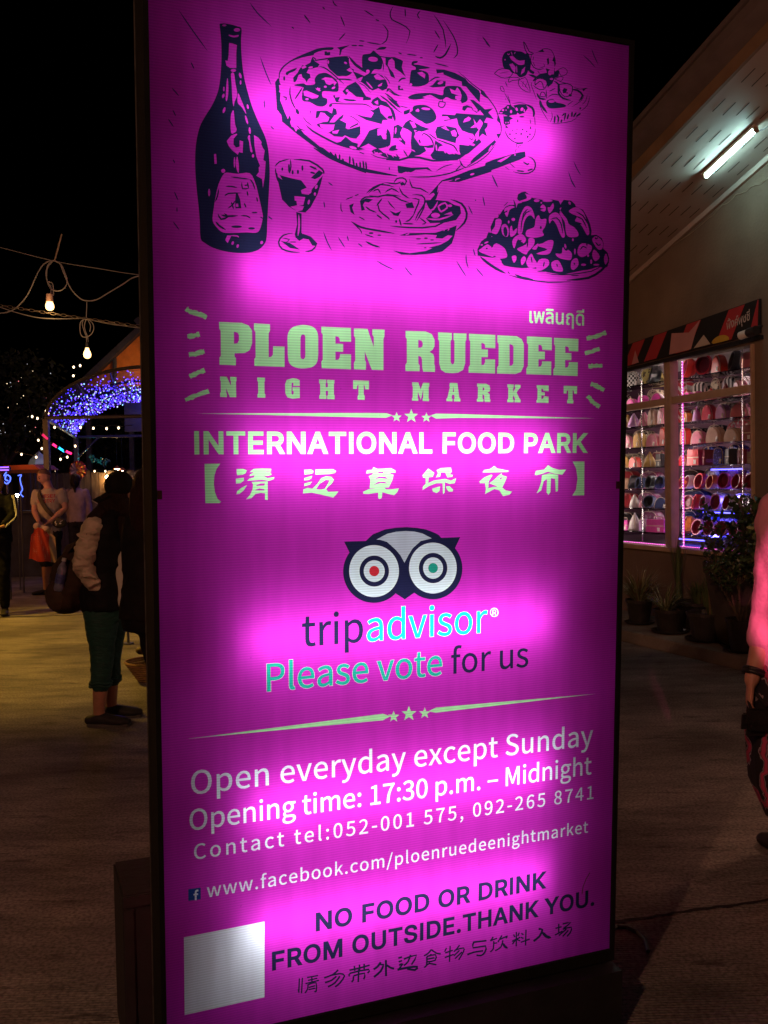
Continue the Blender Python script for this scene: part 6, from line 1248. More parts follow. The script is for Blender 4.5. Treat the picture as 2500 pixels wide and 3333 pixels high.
# teal lit plant behind the fence end
tp = thing('teal_lit_plant', 'leafy hanging plant lit turquoise above the fence', 'plant', at(318, 1495, 21.6))
mb = MB(); rr = random.Random(8)
for c, n in (((-.14, 0, .07), 18), ((-.08, 0, .0), 20), ((.06, 0, -.02), 26), ((.14, 0, -.10), 22), ((.2, .05, -.03), 20)): leaf_cloud(mb, Vector(c), (.07, .07, .06), n, .07, rr, .2)
mb.build('leaves', mat('plant_leaf', (.10, .22, .14), .5, .3, 9), tp)
mb = MB(); mb.tube([(-.16, 0, .12), (-.05, 0, .03), (.1, 0, -.04), (.2, .02, -.1)], .008, 5); mb.build('stem', M_bark, tp)
point('teal_glow', tp.location+Vector((-.05, -.25, .05)), (.02, .75, 1.0), 1.4, .03)
# pendant lamps above the fence
for u, v, nm in ((381, 1524, 'glowing orange pendant lamp above the fence, the brighter one'), (398, 1530, 'dim orange pendant shade above the fence beside the brighter one')):
    t = thing('pendant_lamp', nm, 'lamp', at(u, v, 22.1), 0, 'pendant lamps above the fence')
    mb = MB(); mb.lathe([(.015, .06), (.03, .05), (.085, .0), (.09, -.01)], n=14); mb.build('lamp_shade', mat('shade_orange', (.45, .12, .03), .6, .1), t)
    mb = MB(); mb.ball((0, 0, -.004), (.045, .045, .03) if u == 381 else (.02, .02, .012), 8, 5); mb.build('bulb_glass', M_fil, t)
    mb = MB(); mb.tube([(0, 0, .06), (0, 0, .8)], .004, 4); mb.build('lead', M_black, t)
# thin barrier post by the woman's legs
g = gnd(418, 2097)
t = thing('barrier_post', 'thin dark metal post with round foot beside the legs of the woman in the cap', 'post', g)
mb = MB(); mb.tube([(0, 0, .01), (0, 0, .56)], .013, 8); mb.tube([(-.14, .0, .42), (.5, .05, .42)], .008, 6); mb.build('post', M_sd, t)
mb = MB(); mb.lathe([(0, .018), (.05, .016), (.055, 0)], n=14); mb.build('foot', M_sd, t)
# wicker basket with a red bundle half hidden by the sign
g = gnd(492, 2215)
t = thing('wicker_basket', 'wicker basket with a red cloth bundle half hidden by the pink sign', 'basket', g)
mb = MB()
for k in range(9):
    r = .10+.012*k+.003*(k % 2); mb.tube([(r*math.cos(2*math.pi*j/20), r*math.sin(2*math.pi*j/20), .012+.018*k) for j in range(21)], .010, 5, cap=False)
mb.build('basket', mat('wicker', (.22, .12, .05), .7, .3, 20), t)
mb = MB(); rr = random.Random(6)
for k in range(9): mb.ball((rr.uniform(-.1, .1), rr.uniform(-.1, .1), .19+rr.uniform(0, .05)), (rr.uniform(.04, .07), rr.uniform(.04, .07), rr.uniform(.03, .05)), 8, 5, k % 3)
mb.build('bundle', [mat('red_cloth', (.35, .02, .02), .7, .2, 9), mat('brown_wrap', (.10, .06, .04), .6, .2, 9), mat('pale_wrap', (.40, .30, .22), .6, .2, 9)], t, smooth=True)
# shed wall far behind that closes the square
t = thing('back_shed', 'long dark shed wall with roof trusses closing the square behind the fence', 'building')
mb = MB(); mb.box((-4, 34.1, 1.5), (26, .2, 3.0)); mb.build('wall', mat('shed_wall', (.05, .04, .03), .9, .3, 2), t)
mb = MB()
for i in range(10):
    x = -16+2.6*i; mb.tube([(x, 33.6, 3.0), (x+1.3, 33.6, 3.7), (x+2.6, 33.6, 3.0), (x, 33.6, 3.0)], .05, 5)
mb.box((-4, 33.8, 3.8), (27, 1.0, .08)); mb.build('roof', M_sd, t)

t = thing('added_globe_lamp', 'added unseen post lamp with a warm globe beyond the right picture edge by the pavement', 'lamp', wl(3.3, -2.3, 0))  # added out of view to light the soffit and wall
mb = MB(); mb.tube([(0, 0, 0), (0, 0, 1.9)], .04, 10); mb.build('post', M_post, t)
mb = MB(); mb.ball((0, 0, 2.05), .13, 14, 9); mb.build('globe', glow('globe_glow', (1.0, .45, .28), 60.0), t, smooth=True)

# lamps added beyond the picture edges to light the people
t = thing('added_globe_lamp', 'added unseen post lamp with an orange globe beyond the left picture edge', 'lamp', (-6.4, 12.3, 0))
mb = MB(); mb.tube([(0, 0, 0), (0, 0, 2.0)], .04, 10); mb.build('post', M_post, t)
mb = MB(); mb.ball((0, 0, 2.14), .12, 14, 9); mb.build('globe', glow('globe_orange', (1.0, .36, .08), 170.0), t, smooth=True)
t = thing('added_spot_lamp', 'added unseen pink spot lamp beside the viewer, brightening the person in pink', 'lamp', (.95, .7, 0))
mb = MB(); mb.tube([(0, 0, 0), (0, 0, 2.2)], .02, 8); mb.build('post', M_post, t)
hd = Vector((1.74, 3.8, 1.0))-Vector((.95, .7, 2.25)); hd.normalize()
mb = MB(); mb.tube([Vector((0, 0, 2.25))-hd*.12, Vector((0, 0, 2.25))+hd*.04], [.06, .07], 14); mb.build('lamp_head', M_black, t)
mb = MB(); mb.tube([Vector((0, 0, 2.25))+hd*.042, Vector((0, 0, 2.25))+hd*.046], .06, 14); mb.build('lens', glow('spot_lens', (1.0, .2, .3), 20.0, False), t)
spot('added_spot_light', (.95+hd.x*.06, .7+hd.y*.06, 2.25+hd.z*.06), (1.955, 3.8, 1.0), (1.0, .15, .34), 700, 18.0, .2, .012)  # added pink beam on the sleeve and forearm
# ---------------------------------------------------------------- people
M_skin = mat('skin', (.42, .22, .15), .55, .08, 20, .05, 120)
M_skin2 = mat('skin_tanned', (.36, .18, .11), .55, .08, 20)
M_hair = mat('dark_hair', (.020, .014, .012), .5, .35, 20, .4, 90, stretch=(9, 9, .8), spec=.08)
M_hairb = mat('brown_hair', (.018, .009, .007), .55, .4, 20, .5, 90, stretch=(9, 9, .8), spec=.08)
M_stub = mat('shaved_hair', (.13, .075, .05), .8, .3, 60)
M_shoe = mat('black_shoe', (.022, .02, .02), .5, .2, 25, spec=.08)
M_sole = mat('shoe_sole', (.06, .055, .05), .7, .2, 25)
def head_shape(mb, c, face, tilt=0.0, s=1.0, nod=0.0):
    "head with brow, eye hollows, nose, lips, chin and ears; face = horizontal facing direction"
    f = Vector((face[0], face[1], 0)).normalized(); sd = f.cross(Vector((0, 0, 1))); u = Vector((0, 0, 1))
    M = Matrix((sd, f, u)).transposed()
    M = M @ Matrix.Rotation(nod, 3, 'X') @ Matrix.Rotation(tilt, 3, 'Y')
    n, k = 28, 22; vs = []
    def g(a, b, w): return math.exp(-((a-b)/w)**2)
    for i in range(k+1):
        ph = math.pi*i/k; z = -math.cos(ph); rr_ = math.sin(ph)
        for j in range(n):
            th = 2*math.pi*j/n; x, y = rr_*math.sin(th), rr_*math.cos(th)      # y = front
            X, Y_, Z = x*.076, y*.096-.002, z*.118
            fr = max(0, math.cos(th))**3
            if z < 0: X *= 1-.22*z*z; Y_ = Y_*(1-.16*z*z) if y > 0 else Y_*(1-.42*min(1, -z*1.2))
            lat = math.sin(th)*rr_
            Y_ += .022*fr*g(z, -.16, .13)*g(lat, 0, .16)                        # nose
            Y_ += .012*fr*g(z, -.24, .06)*g(lat, 0, .20)
            Y_ += .006*fr*g(z, .12, .09)*g(lat, 0, .45)                         # brow
            Y_ -= .011*fr*(g(lat, .34, .16)+g(lat, -.34, .16))*g(z, .02, .08)   # eyes
            Y_ += .007*fr*g(z, -.46, .055)*g(lat, 0, .26)                       # lips
            Y_ -= .004*fr*g(z, -.385, .04)*g(lat, 0, .2)
            Y_ += .012*fr*g(z, -.78, .16)*g(lat, 0, .3)                         # chin
            vs.append(Vector((X, Y_, Z)))
    fs = [(i*n+j, i*n+(j+1) % n, (i+1)*n+(j+1) % n, (i+1)*n+j) for i in range(k) for j in range(n)]
    c = Vector(c)
    mb.add([c+M @ (q*s) for q in vs], fs)
    for e in (-1, 1):
        mb.ball(c+M @ (Vector((.077*e, -.008, -.012))*s), (.008*s, .020*s, .032*s), 8, 6, M=M)
    return lambda q: c+M @ (Vector(q)*s)
def fingers(mb, wrist, along, palm, spread, s=1.0, curl=.6, thumb=1):
    "palm, four unequal bent fingers and a thumb leaving the side of the palm; along = from wrist to knuckles, palm = direction the palm faces"
    a = Vector(along).normalized(); p = Vector(palm); p = (p-a*a.dot(p)).normalized(); b = a.cross(p)
    w = Vector(wrist)
    mb.tube([w-a*.02*s, w+a*.02*s, w+a*.06*s, w+a*.088*s], [(.026*s, .018*s), (.034*s, .016*s), (.040*s, .015*s), (.037*s, .012*s)], 10, side=b)
    ends = []
    for i, (o, L) in enumerate(((-.029, .066), (-.010, .076), (.010, .072), (.028, .057))):
        q = w+a*.084*s+b*o*s; d = a.copy(); pts = [q-a*.012*s, q]
        ax = a.cross(p)
        for seg, c in ((.45, .5), (.30, .8), (.25, .6)):
            d = Matrix.Rotation(-curl*c, 3, b) @ d
            if (Matrix.Rotation(-curl*c, 3, b) @ a).dot(p) < 0: d = Matrix.Rotation(2*curl*c, 3, b) @ d
            q = q+d*L*s*seg; pts.append(q)
        mb.tube(pts, [.0105*s, .0105*s, .0098*s, .009*s, .0075*s], 8); ends.append(q)
    q = w+a*.030*s-b*.030*s*thumb; d = (a*.75-b*.7*thumb+p*.35).normalized()
    pts = [q+b*.014*s*thumb, q+d*.018*s]; d2 = (a*.9-b*.15*thumb+p*.5).normalized()
    pts += [pts[-1]+d2*.026*s, pts[-1]+d2*.05*s]
    mb.tube(pts, [.015*s, .0125*s, .011*s, .008*s], 8)
    return ends
def folds(me, amp, freq, seed=0.0, along=.45):
    "gathers and creases: push the cloth in and out along its normals"
    for v in me.vertices:
        q = Vector((v.co.x*freq+seed, v.co.y*freq+v.co.z*freq*.5, v.co.z*freq*along*2+seed*1.7))
        a = noise.noise(q); b = noise.noise(q*2.3+Vector((7.1, 3.3, 1.9)))
        v.co += v.normal*amp*((1-abs(a)*3.2)*.7+b*.6)
    me.update(); return me
def limb(mb, pts, rs, n=12, side=None):
    pts = [Vector(p) for p in pts]
    mb.tube(pts, rs, n, side=side)
    for p, r in zip(pts, rs):
        r = r if isinstance(r, (int, float)) else min(r); mb.ball(p, r*.985, 10, 7)
def foot(mb, ankle, direction, s=1.0, extra=0.0, rise=.06):
    d = Vector((direction[0], direction[1], 0)).normalized(); a = Vector(ankle); z = .034*s
    sdv = Vector((-d.y, d.x, 0))
    pts = [Vector((a.x, a.y, z))-d*.055*s, Vector((a.x, a.y, z+.012))+d*.0*s, Vector((a.x, a.y, z))+d*.09*s, Vector((a.x, a.y, z-.006))+d*.15*s, Vector((a.x, a.y, z-.010))+d*.185*s]
    rs = [(.030*s+extra, .028*s), (.038*s+extra, .040*s), (.043*s+extra, .032*s), (.042*s+extra, .026*s), (.022*s+extra, .018*s)]
    mb.tube(pts, rs, 12, side=sdv); mb.ball(pts[0], (.03*s+extra, .03*s+extra, .03*s), 8, 6)
    mb.tube([a+Vector((0, 0, rise)), Vector((a.x, a.y, z+.01))], [.036*s+extra, .036*s+extra], 10)
def torso_pts(pel, chest, neck): return [pel-Vector((0, 0, .06)), pel, pel.lerp(chest, .45), chest, chest.lerp(neck, .55)+Vector((0, 0, .0)), neck]

# --- the man in the grey T-shirt holding a red spotted carrier
def man():
    D = 13.76
    t = thing('person', 'man with shaved head in a grey printed T-shirt holding a red spotted shopping carrier', 'person', gnd(150, 1938))
    o = t.location.copy(); K = lambda u, v, d=0.0: at(u, v, D+d)-o
    face = Vector((-.80, -.60, 0))
    hc = K(144, 1552); neck = K(158, 1586); chest = K(161, 1628); pel = K(164, 1728, .02)
    sL, eL, wL = K(203, 1603, -.02), K(213, 1655, -.10), K(162, 1698, -.27)
    sR, eR, wR = K(118, 1608, .06), K(112, 1665, -.05), K(128, 1699, -.25)
    hL, kL, aL = K(177, 1742), K(178, 1838, -.04), K(180, 1922, .05)
    hR, kR, aR = K(152, 1742), K(149, 1838, -.08), K(150, 1921)
    side = (sL-sR).normalized()
    b = MB()
    F = head_shape(b, hc, face, nod=-.28, s=1.0)
    b.tube([neck+Vector((.0, 0, -.05)), neck, hc+Vector((.015, .02, -.06))], [.068, .060, .058], 12)
    b.tube(torso_pts(pel, chest, neck), [(.15, .10), (.16, .11), (.145, .10), (.17, .115), (.15, .085), (.06, .06)], 16, side=side)
    limb(b, [sL, sL.lerp(eL, .5), eL, eL.lerp(wL, .35), wL], [.060, .052, .042, .043, .029]); limb(b, [sR, sR.lerp(eR, .5), eR, eR.lerp(wR, .35), wR], [.060, .052, .042, .043, .029])
    fingers(b, wL, K(142, 1712, -.30)-wL, Vector((-.1, -.2, -1)), 0, .98, .75, 1)
    fingers(b, wR, K(141, 1716, -.30)-wR, Vector((.3, -.1, -1)), 0, .98, .75, -1)
    limb(b, [hL, kL.lerp(hL, .4), kL, kL.lerp(aL, .3), aL], [.088, .075, .056, .056, .036]); limb(b, [hR, kR.lerp(hR, .4), kR, kR.lerp(aR, .3), aR], [.088, .075, .056, .056, .036])
    foot(b, aL, (-.55, -.8)); foot(b, aR, (-.8, -.5))
    link('body', remeshed(b, .0085, 3), M_skin, t)
    for e in (-1, 1):
        q = MB(); q.ball(F((.030*e, .078, .0)), .012, 8, 6); q.build('eye', mat('eye_dark', (.02, .015, .012), .3, .1), t, smooth=True)
        q = MB(); q.tube([F((.014*e, .089, .020)), F((.032*e, .084, .026)), F((.050*e, .070, .020))], .005, 5); q.build('eyebrow', M_stub, t)
    q = MB(); q.tube([F((-.024, .082, -.056)), F((0, .092, -.055)), F((.024, .082, -.056))], .004, 5); q.build('mouth', mat('lips', (.22, .07, .06), .5, .1), t)
    h = MB(); M3 = Matrix((F((1, 0, 0))-F((0, 0, 0)), F((0, 1, 0))-F((0, 0, 0)), F((0, 0, 1))-F((0, 0, 0)))).transposed()
    n, k = 20, 10; vs = []
    for i in range(k+1):
        for j in range(n):
            th = 2*math.pi*j/n; low = .12+.48*(.5+.5*math.cos(th))-.30*(math.cos(th) < -.2)*(-math.cos(th))
            z = low+(1-low)*i/k; r = math.sqrt(max(0, 1-z*z))
            vs.append(F((r*math.sin(th)*.0785, r*math.cos(th)*.0985-.003, z*.1205)))
    h.add(vs, [(i*n+j, i*n+(j+1) % n, (i+1)*n+(j+1) % n, (i+1)*n+j) for i in range(k) for j in range(n)]); h.build('hair', M_stub, t, smooth=True)
    s = MB()
    s.tube([pel+Vector((0, 0, -.075)), pel, pel.lerp(chest, .45), chest, chest.lerp(neck, .6), neck+Vector((0, 0, -.02))], [(.172, .128), (.172, .128), (.16, .118), (.19, .132), (.165, .10), (.082, .078)], 16, side=side)
    for a_, e_ in ((sL, eL), (sR, eR)): limb(s, [a_.lerp(chest, .30), a_, a_.lerp(e_, .25), a_.lerp(e_, .54)], [.074, .069, .067, .064])
    ts = link('t_shirt', folds(remeshed(s, .010, 3), 0.006, 11), mat('grey_jersey', (.33, .29, .22), .85, .10, 9, .25, 22), t)
    # printed words on the chest, pressed onto the shirt surface
    dg = bpy.context.evaluated_depsgraph_get(); dg.update()
    fwd = side.cross(Vector((0, 0, 1))); fwd = fwd if fwd.y < 0 else -fwd
    words = MB()
    def word(w, cx, cz, width, hgt):
        tp = text_polys('bold', w, hgt/.526, -width/2, width/2, 0, 0)
        for ci, hole, P in tp:
            if hole: continue
            q = []
            fill = __import__('mathutils').geometry.tessellate_polygon([[Vector((x, y, 0)) for x, y in P]])
            for x, y in P:
                org = chest+side*(cx+x)+Vector((0, 0, cz+y))+fwd*.5
                ok, loc, nr, ix = ts.ray_cast(org, -fwd)
                q.append((loc if ok else org-fwd*.38)+fwd*.003)
            words.add(q, fill)
    word('DIESEL', .03, .035, .25, .048); word('INDUSTRY', .0, -.035, .29, .048)
    ls = words.build('shirt_print', mat('print_red', (.33, .03, .025), .8, .2, 40), t)
    s = MB()
    s.tube([pel+Vector((0, 0, .05)), pel+Vector((0, 0, -.05)), pel+Vector((0, 0, -.11))], [(.165, .12), (.18, .135), (.17, .125)], 14, side=side)
    limb(s, [hL, hL.lerp(kL, .9)], [.105, .09]); limb(s, [hR, hR.lerp(kR, .9)], [.105, .09])
    link('shorts', folds(remeshed(s, .015, 3), 0.007, 11), mat('black_shorts', (.02, .02, .024), .8, .2, 10, .2, 25, spec=.08), t)
    for q, d in ((aL, (-.55, -.8)), (aR, (-.8, -.5))):
        s = MB(); foot(s, q, d, 1.06, .004, -.012); link('shoe', remeshed(s, .008, 2), M_shoe, t)
    # sling pouch across the chest
    w = thing('sling_pouch', 'dark olive sling pouch with a wide strap hanging on the hip of the man', 'pouch', o)
    s = MB(); N_ = fwd
    path = [sR+Vector((.05, 0, .07)), chest-side*.075+Vector((0, 0, .075))+N_*.145, chest-side*.01-Vector((0, 0, .06))+N_*.15, chest+side*.075-Vector((0, 0, .17))+N_*.15, K(188, 1690, -.20), K(203, 1684, -.14)]
    s.tube(smooth3(path, 4), [(.030, .004)]*(len(path)*4-3), 8, side=Vector((.6, 0, .6))); s.build('strap', mat('olive_webbing', (.055, .045, .022), .8, .2, 40), w, smooth=True)
    s = MB(); pc = K(194, 1702, -.22); s.ball(pc, (.105, .055, .075), 14, 9); link('pouch', remeshed(s, .008, 3), mat('olive_cloth', (.045, .04, .024), .8, .25, 20, .2, 40), w)
    s = MB(); s.tube(smooth3([pc+Vector(q) for q in ((-.03, -.058, .03), (-.045, -.06, .01), (-.02, -.062, -.01), (-.035, -.062, -.03))]), .006, 5); s.tube([pc+Vector((.03, -.06, .02)), pc+Vector((.06, -.056, .035))], .006, 5); s.ball(pc+Vector((.03, -.06, -.005)), (.016, .006, .012), 8, 5); s.build('badge', mat('pale_badge', (.5, .5, .46), .6, .1), w)
    # red spotted carrier
    c = thing('shopping_carrier', 'red carrier with white spots and a pale folded side held in both hands', 'carrier', o)
    cc = K(133, 1768, -.34)
    m = mat('red_spots', (.60, .07, .03), .55, .08, 6)
    n_, l_, b_ = nodes_of(m); tc = n_.new('ShaderNodeTexCoord'); vo = n_.new('ShaderNodeTexVoronoi'); vo.inputs['Scale'].default_value = 42; vo.inputs['Randomness'].default_value = .12
    l_.new(tc.outputs['Object'], vo.inputs['Vector']); lt = n_.new('ShaderNodeMath'); lt.operation = 'LESS_THAN'; lt.inputs[1].default_value = .24; l_.new(vo.outputs['Distance'], lt.inputs[0])
    mx = n_.new('ShaderNodeMix'); mx.data_type = 'RGBA'; l_.new(lt.outputs[0], mx.inputs[0]); mx.inputs[6].default_value = (.60, .065, .03, 1); mx.inputs[7].default_value = (.75, .42, .25, 1); l_.new(mx.outputs[2], b_.inputs['Base Color'])
    def grid(fn, nu, nv, mb):
        for i in range(nu):
            for j in range(nv): mb.quad(fn(i/nu, j/nv), fn((i+1)/nu, j/nv), fn((i+1)/nu, (j+1)/nv), fn(i/nu, (j+1)/nv))
    ex, ez = K(164, 1768, -.34)-K(133, 1768, -.34), Vector((0, 0, 1)); ex.normalize()
    def front(u, v):                                                       # v: bottom to top
        wd = .152*(1-.22*v)-.03*(v > .85); x = (u-.5)*2*wd-.02*(1-v); z = -.22+.43*v-.05*(1-v)*u+.012*math.sin(9*u+4*v)
        y = -.055*(1-(2*u-1)**2)*(1-.6*v)+.008*math.sin(14*u+7*v)
        return cc+ex*x+Vector((0, y, z))
    s = MB(); grid(front, 14, 14, s)
    grid(lambda u, v: front(1-u, v)+Vector((0, .12*(1-v*.7)*(1-(2*u-1)**2)**.5+.004, 0)), 14, 14, s); s.build('front', m, c, smooth=True)
    s = MB(); grid(lambda u, v: front(1, v)+ex*(.11*u*(1-.35*v)*(1-.3*(1-v)))+Vector((0, .03*u+.012*math.sin(8*v+5*u), -.02*u+.03*(v > .9)*math.sin(9*u))), 8, 14, s); s.build('side', mat('pale_paper', (.55, .44, .28), .7, .1, 7, .2, 20), c, smooth=True)
    s = MB(); s.ball(cc+ex*-.05+Vector((0, 0, .24)), (.055, .035, .05), 10, 7); s.ball(cc+ex*.08+Vector((0, 0, .20)), (.05, .03, .04), 10, 7); s.ball(cc+ex*.02+Vector((0, .02, .22)), (.08, .03, .03), 10, 7); link('crumpled_top', remeshed(s, .01, 2), mat('pale_paper_top', (.6, .48, .32), .7, .1, 7), c)
man()
def simple_person(name_label, base, hc, neck, chest, pel, arms, legs, face, top_m, leg_m, hair_m, side, hair, shoe_dirs, top_r=1.0, sleeve=1.0, nod=0.0, vox=.010):
    "clothed figure; joints relative to base"
    t = thing('person', name_label, 'person', base)
    b = MB(); F = head_shape(b, hc, face, nod=nod, s=.97)
    b.tube([neck+Vector((0, 0, -.05)), neck, hc+Vector((0, 0, -.07))], [.058, .050, .050], 12)
    b.tube(torso_pts(pel, chest, neck), [(.14, .10), (.15, .105), (.12, .09), (.145, .10), (.125, .075), (.052, .052)], 16, side=side)
    for a in arms:
        limb(b, [a[0], a[0].lerp(a[1], .5), a[1], a[1].lerp(a[2], .35), a[2]], [.050, .043, .036, .036, .025]); fingers(b, a[2], a[3], a[4], 0, .9, .5, a[5])
    for h_, k_, a_ in legs: limb(b, [h_, h_.lerp(k_, .4), k_, k_.lerp(a_, .3), a_], [.085, .072, .052, .052, .034])
    for (h_, k_, a_), d in zip(legs, shoe_dirs): foot(b, a_, d, .95)
    link('body', remeshed(b, vox, 3), M_skin2, t)
    s = MB(); q = top_r
    s.tube([pel+Vector((0, 0, -.05)), pel+Vector((0, 0, .03)), pel.lerp(chest, .45), chest, chest.lerp(neck, .6), neck+Vector((0, 0, -.01))], [(.175*q, .13*q), (.165*q, .125*q), (.15*q, .115*q), (.168*q, .125*q), (.145*q, .095*q), (.072, .07)], 16, side=side)
    for a in arms:
        P = [a[0].lerp(chest, .2), a[0], a[0].lerp(a[1], .5), a[1], a[1].lerp(a[2], .88)]; rs = [.064*q, .062*q, .058*q, .050*q, .042*q]
        k = 5 if sleeve >= 1 else 3; limb(s, P[:k], rs[:k])
    link('jacket', folds(remeshed(s, .016, 3), 0.007, 10), top_m, t)
    s = MB(); s.tube([pel+Vector((0, 0, .04)), pel+Vector((0, 0, -.06)), pel+Vector((0, 0, -.12))], [(.15, .115), (.17, .13), (.16, .12)], 14, side=side)
    for h_, k_, a_ in legs: limb(s, [h_, h_.lerp(k_, .4), k_, k_.lerp(a_, .4), k_.lerp(a_, .9)], [.100, .086, .066, .064, .054])
    link('trousers', folds(remeshed(s, .016, 3), 0.007, 11), leg_m, t)
    for (h_, k_, a_), d in zip(legs, shoe_dirs):
        s = MB(); foot(s, a_, d, 1.02, .004); link('shoe', remeshed(s, .009, 2), M_shoe, t)
    s = MB(); hair(s, F); link('hair', remeshed(s, .009, 3), hair_m, t)
    return t, F
def cap_hair(s, F, long=0.0, wide=.085):
    up = F((0, 0, 1))-F((0, 0, 0))
    s.ball(F((0, -.018, .028)), (wide, wide*1.12, .100), 14, 9); s.ball(F((0, -.045, -.02)), (wide*.95, .066, .10), 12, 8)
    if long: s.tube([F((0, -.08, .0)), F((0, -.095, -.12)), F((0, -.085, -.12-long))], [(wide*.95, .035), (wide*1.0, .04), (wide*.6, .018)], 12, side=F((1, 0, 0))-F((0, 0, 0)))
# --- the woman in the lilac jacket, seen from behind
def lilac():
    D = 16.2; base = gnd(247, 1871); base = Vector((at(247, 1871, D).x, D, 0)); K = lambda u, v, d=0.0: at(u, v, D+d)-base
    d = Vector((.1, 1, 0)); sd = Vector((1, -.1, 0))
    hc, neck, chest, pel = K(247, 1566), K(248, 1588), K(250, 1620), K(250, 1690)
    aL = (K(222, 1602), K(216, 1640, .05), K(222, 1672, -.02)); aR = (K(279, 1602), K(290, 1640, .05), K(291, 1680, -.02))
    arms = [aL+(Vector((.02, 0, -1)), Vector((1, 0, 0)), 1), aR+(Vector((0, 0, -1)), Vector((-1, 0, 0)), -1)]
    legs = [(K(240, 1702), K(239, 1775), K(238, 1858)), (K(262, 1702), K(264, 1775), K(265, 1858))]
    for i in range(2): legs[i][2].z = .08
    simple_person('woman with dark ponytail in a lilac jacket seen from behind below the foil spiral', base, hc, neck, chest, pel, arms, legs, d, mat('lilac_denim', (.30, .22, .30), .85, .15, 9, .3, 30), mat('dark_jeans', (.025, .022, .035), .85, .2, 12, spec=.08), M_hair, sd,
                  lambda s, F: (cap_hair(s, F, .0), s.tube([F((0, -.10, .01)), F((.02, -.13, -.06)), F((.03, -.115, -.2))], [.03, .035, .012], 10)), [(.1, 1), (.2, 1)])
lilac()
# --- the dark tracksuit figure at the left picture edge
def tracksuit():
    D = 11.6; base = Vector((at(-8, 1990, D).x, D, 0)); K = lambda u, v, d=0.0: at(u, v, D+d)-base
    hc, neck, chest, pel = K(-8, 1568), K(-10, 1602), K(-8, 1650), K(-12, 1752)
    aR = (K(34, 1625), K(40, 1682, -.12), K(12, 1712, -.28)); aL = (K(-56, 1625), K(-62, 1690, .0), K(-40, 1740, -.15))
    arms = [aR+(Vector((-1, -.2, -.2)), Vector((0, 0, -1)), 1), aL+(Vector((.5, -.2, -.6)), Vector((1, 0, 0)), -1)]
    legs = [(K(8, 1765), K(14, 1870, -.05), K(16, 1968)), (K(-30, 1765), K(-34, 1870, .05), K(-32, 1968))]
    for i in range(2): legs[i][2].z = .08
    t, F = simple_person('figure in a black tracksuit with white sleeve stripes at the picture edge', base, hc, neck, chest, pel, arms, legs, Vector((.5, -.8, 0)), mat('black_tracksuit', (.004, .004, .006), .7, .2, 12, .25, 25, spec=.08), mat('black_trousers', (.005, .005, .006), .8, .2, 12, spec=.08), M_hair, Vector((1, .1, 0)),
                         lambda s, F: cap_hair(s, F, .10), [(.3, -1), (.1, -1)], top_r=1.12)
    s = MB()
    for k in (-1, 0, 1):
        off = Vector((.046, -.035, .0))+Vector((.012*k, -.010*k, .017*k))
        s.tube(smooth3([aR[0]+Vector((.045, -.045, .05))+Vector((.016*k, -.01*k, 0)), aR[0].lerp(aR[1], .5)+off*1.25, aR[1]+off*1.2, aR[1].lerp(aR[2], .5)+off+Vector((0, -.01, -.012)), aR[2]+off*.8], 4), .0042, 5)
    s.build('sleeve_stripes', mat('stripe_white', (.6, .6, .62), .7, .05), t)
tracksuit()
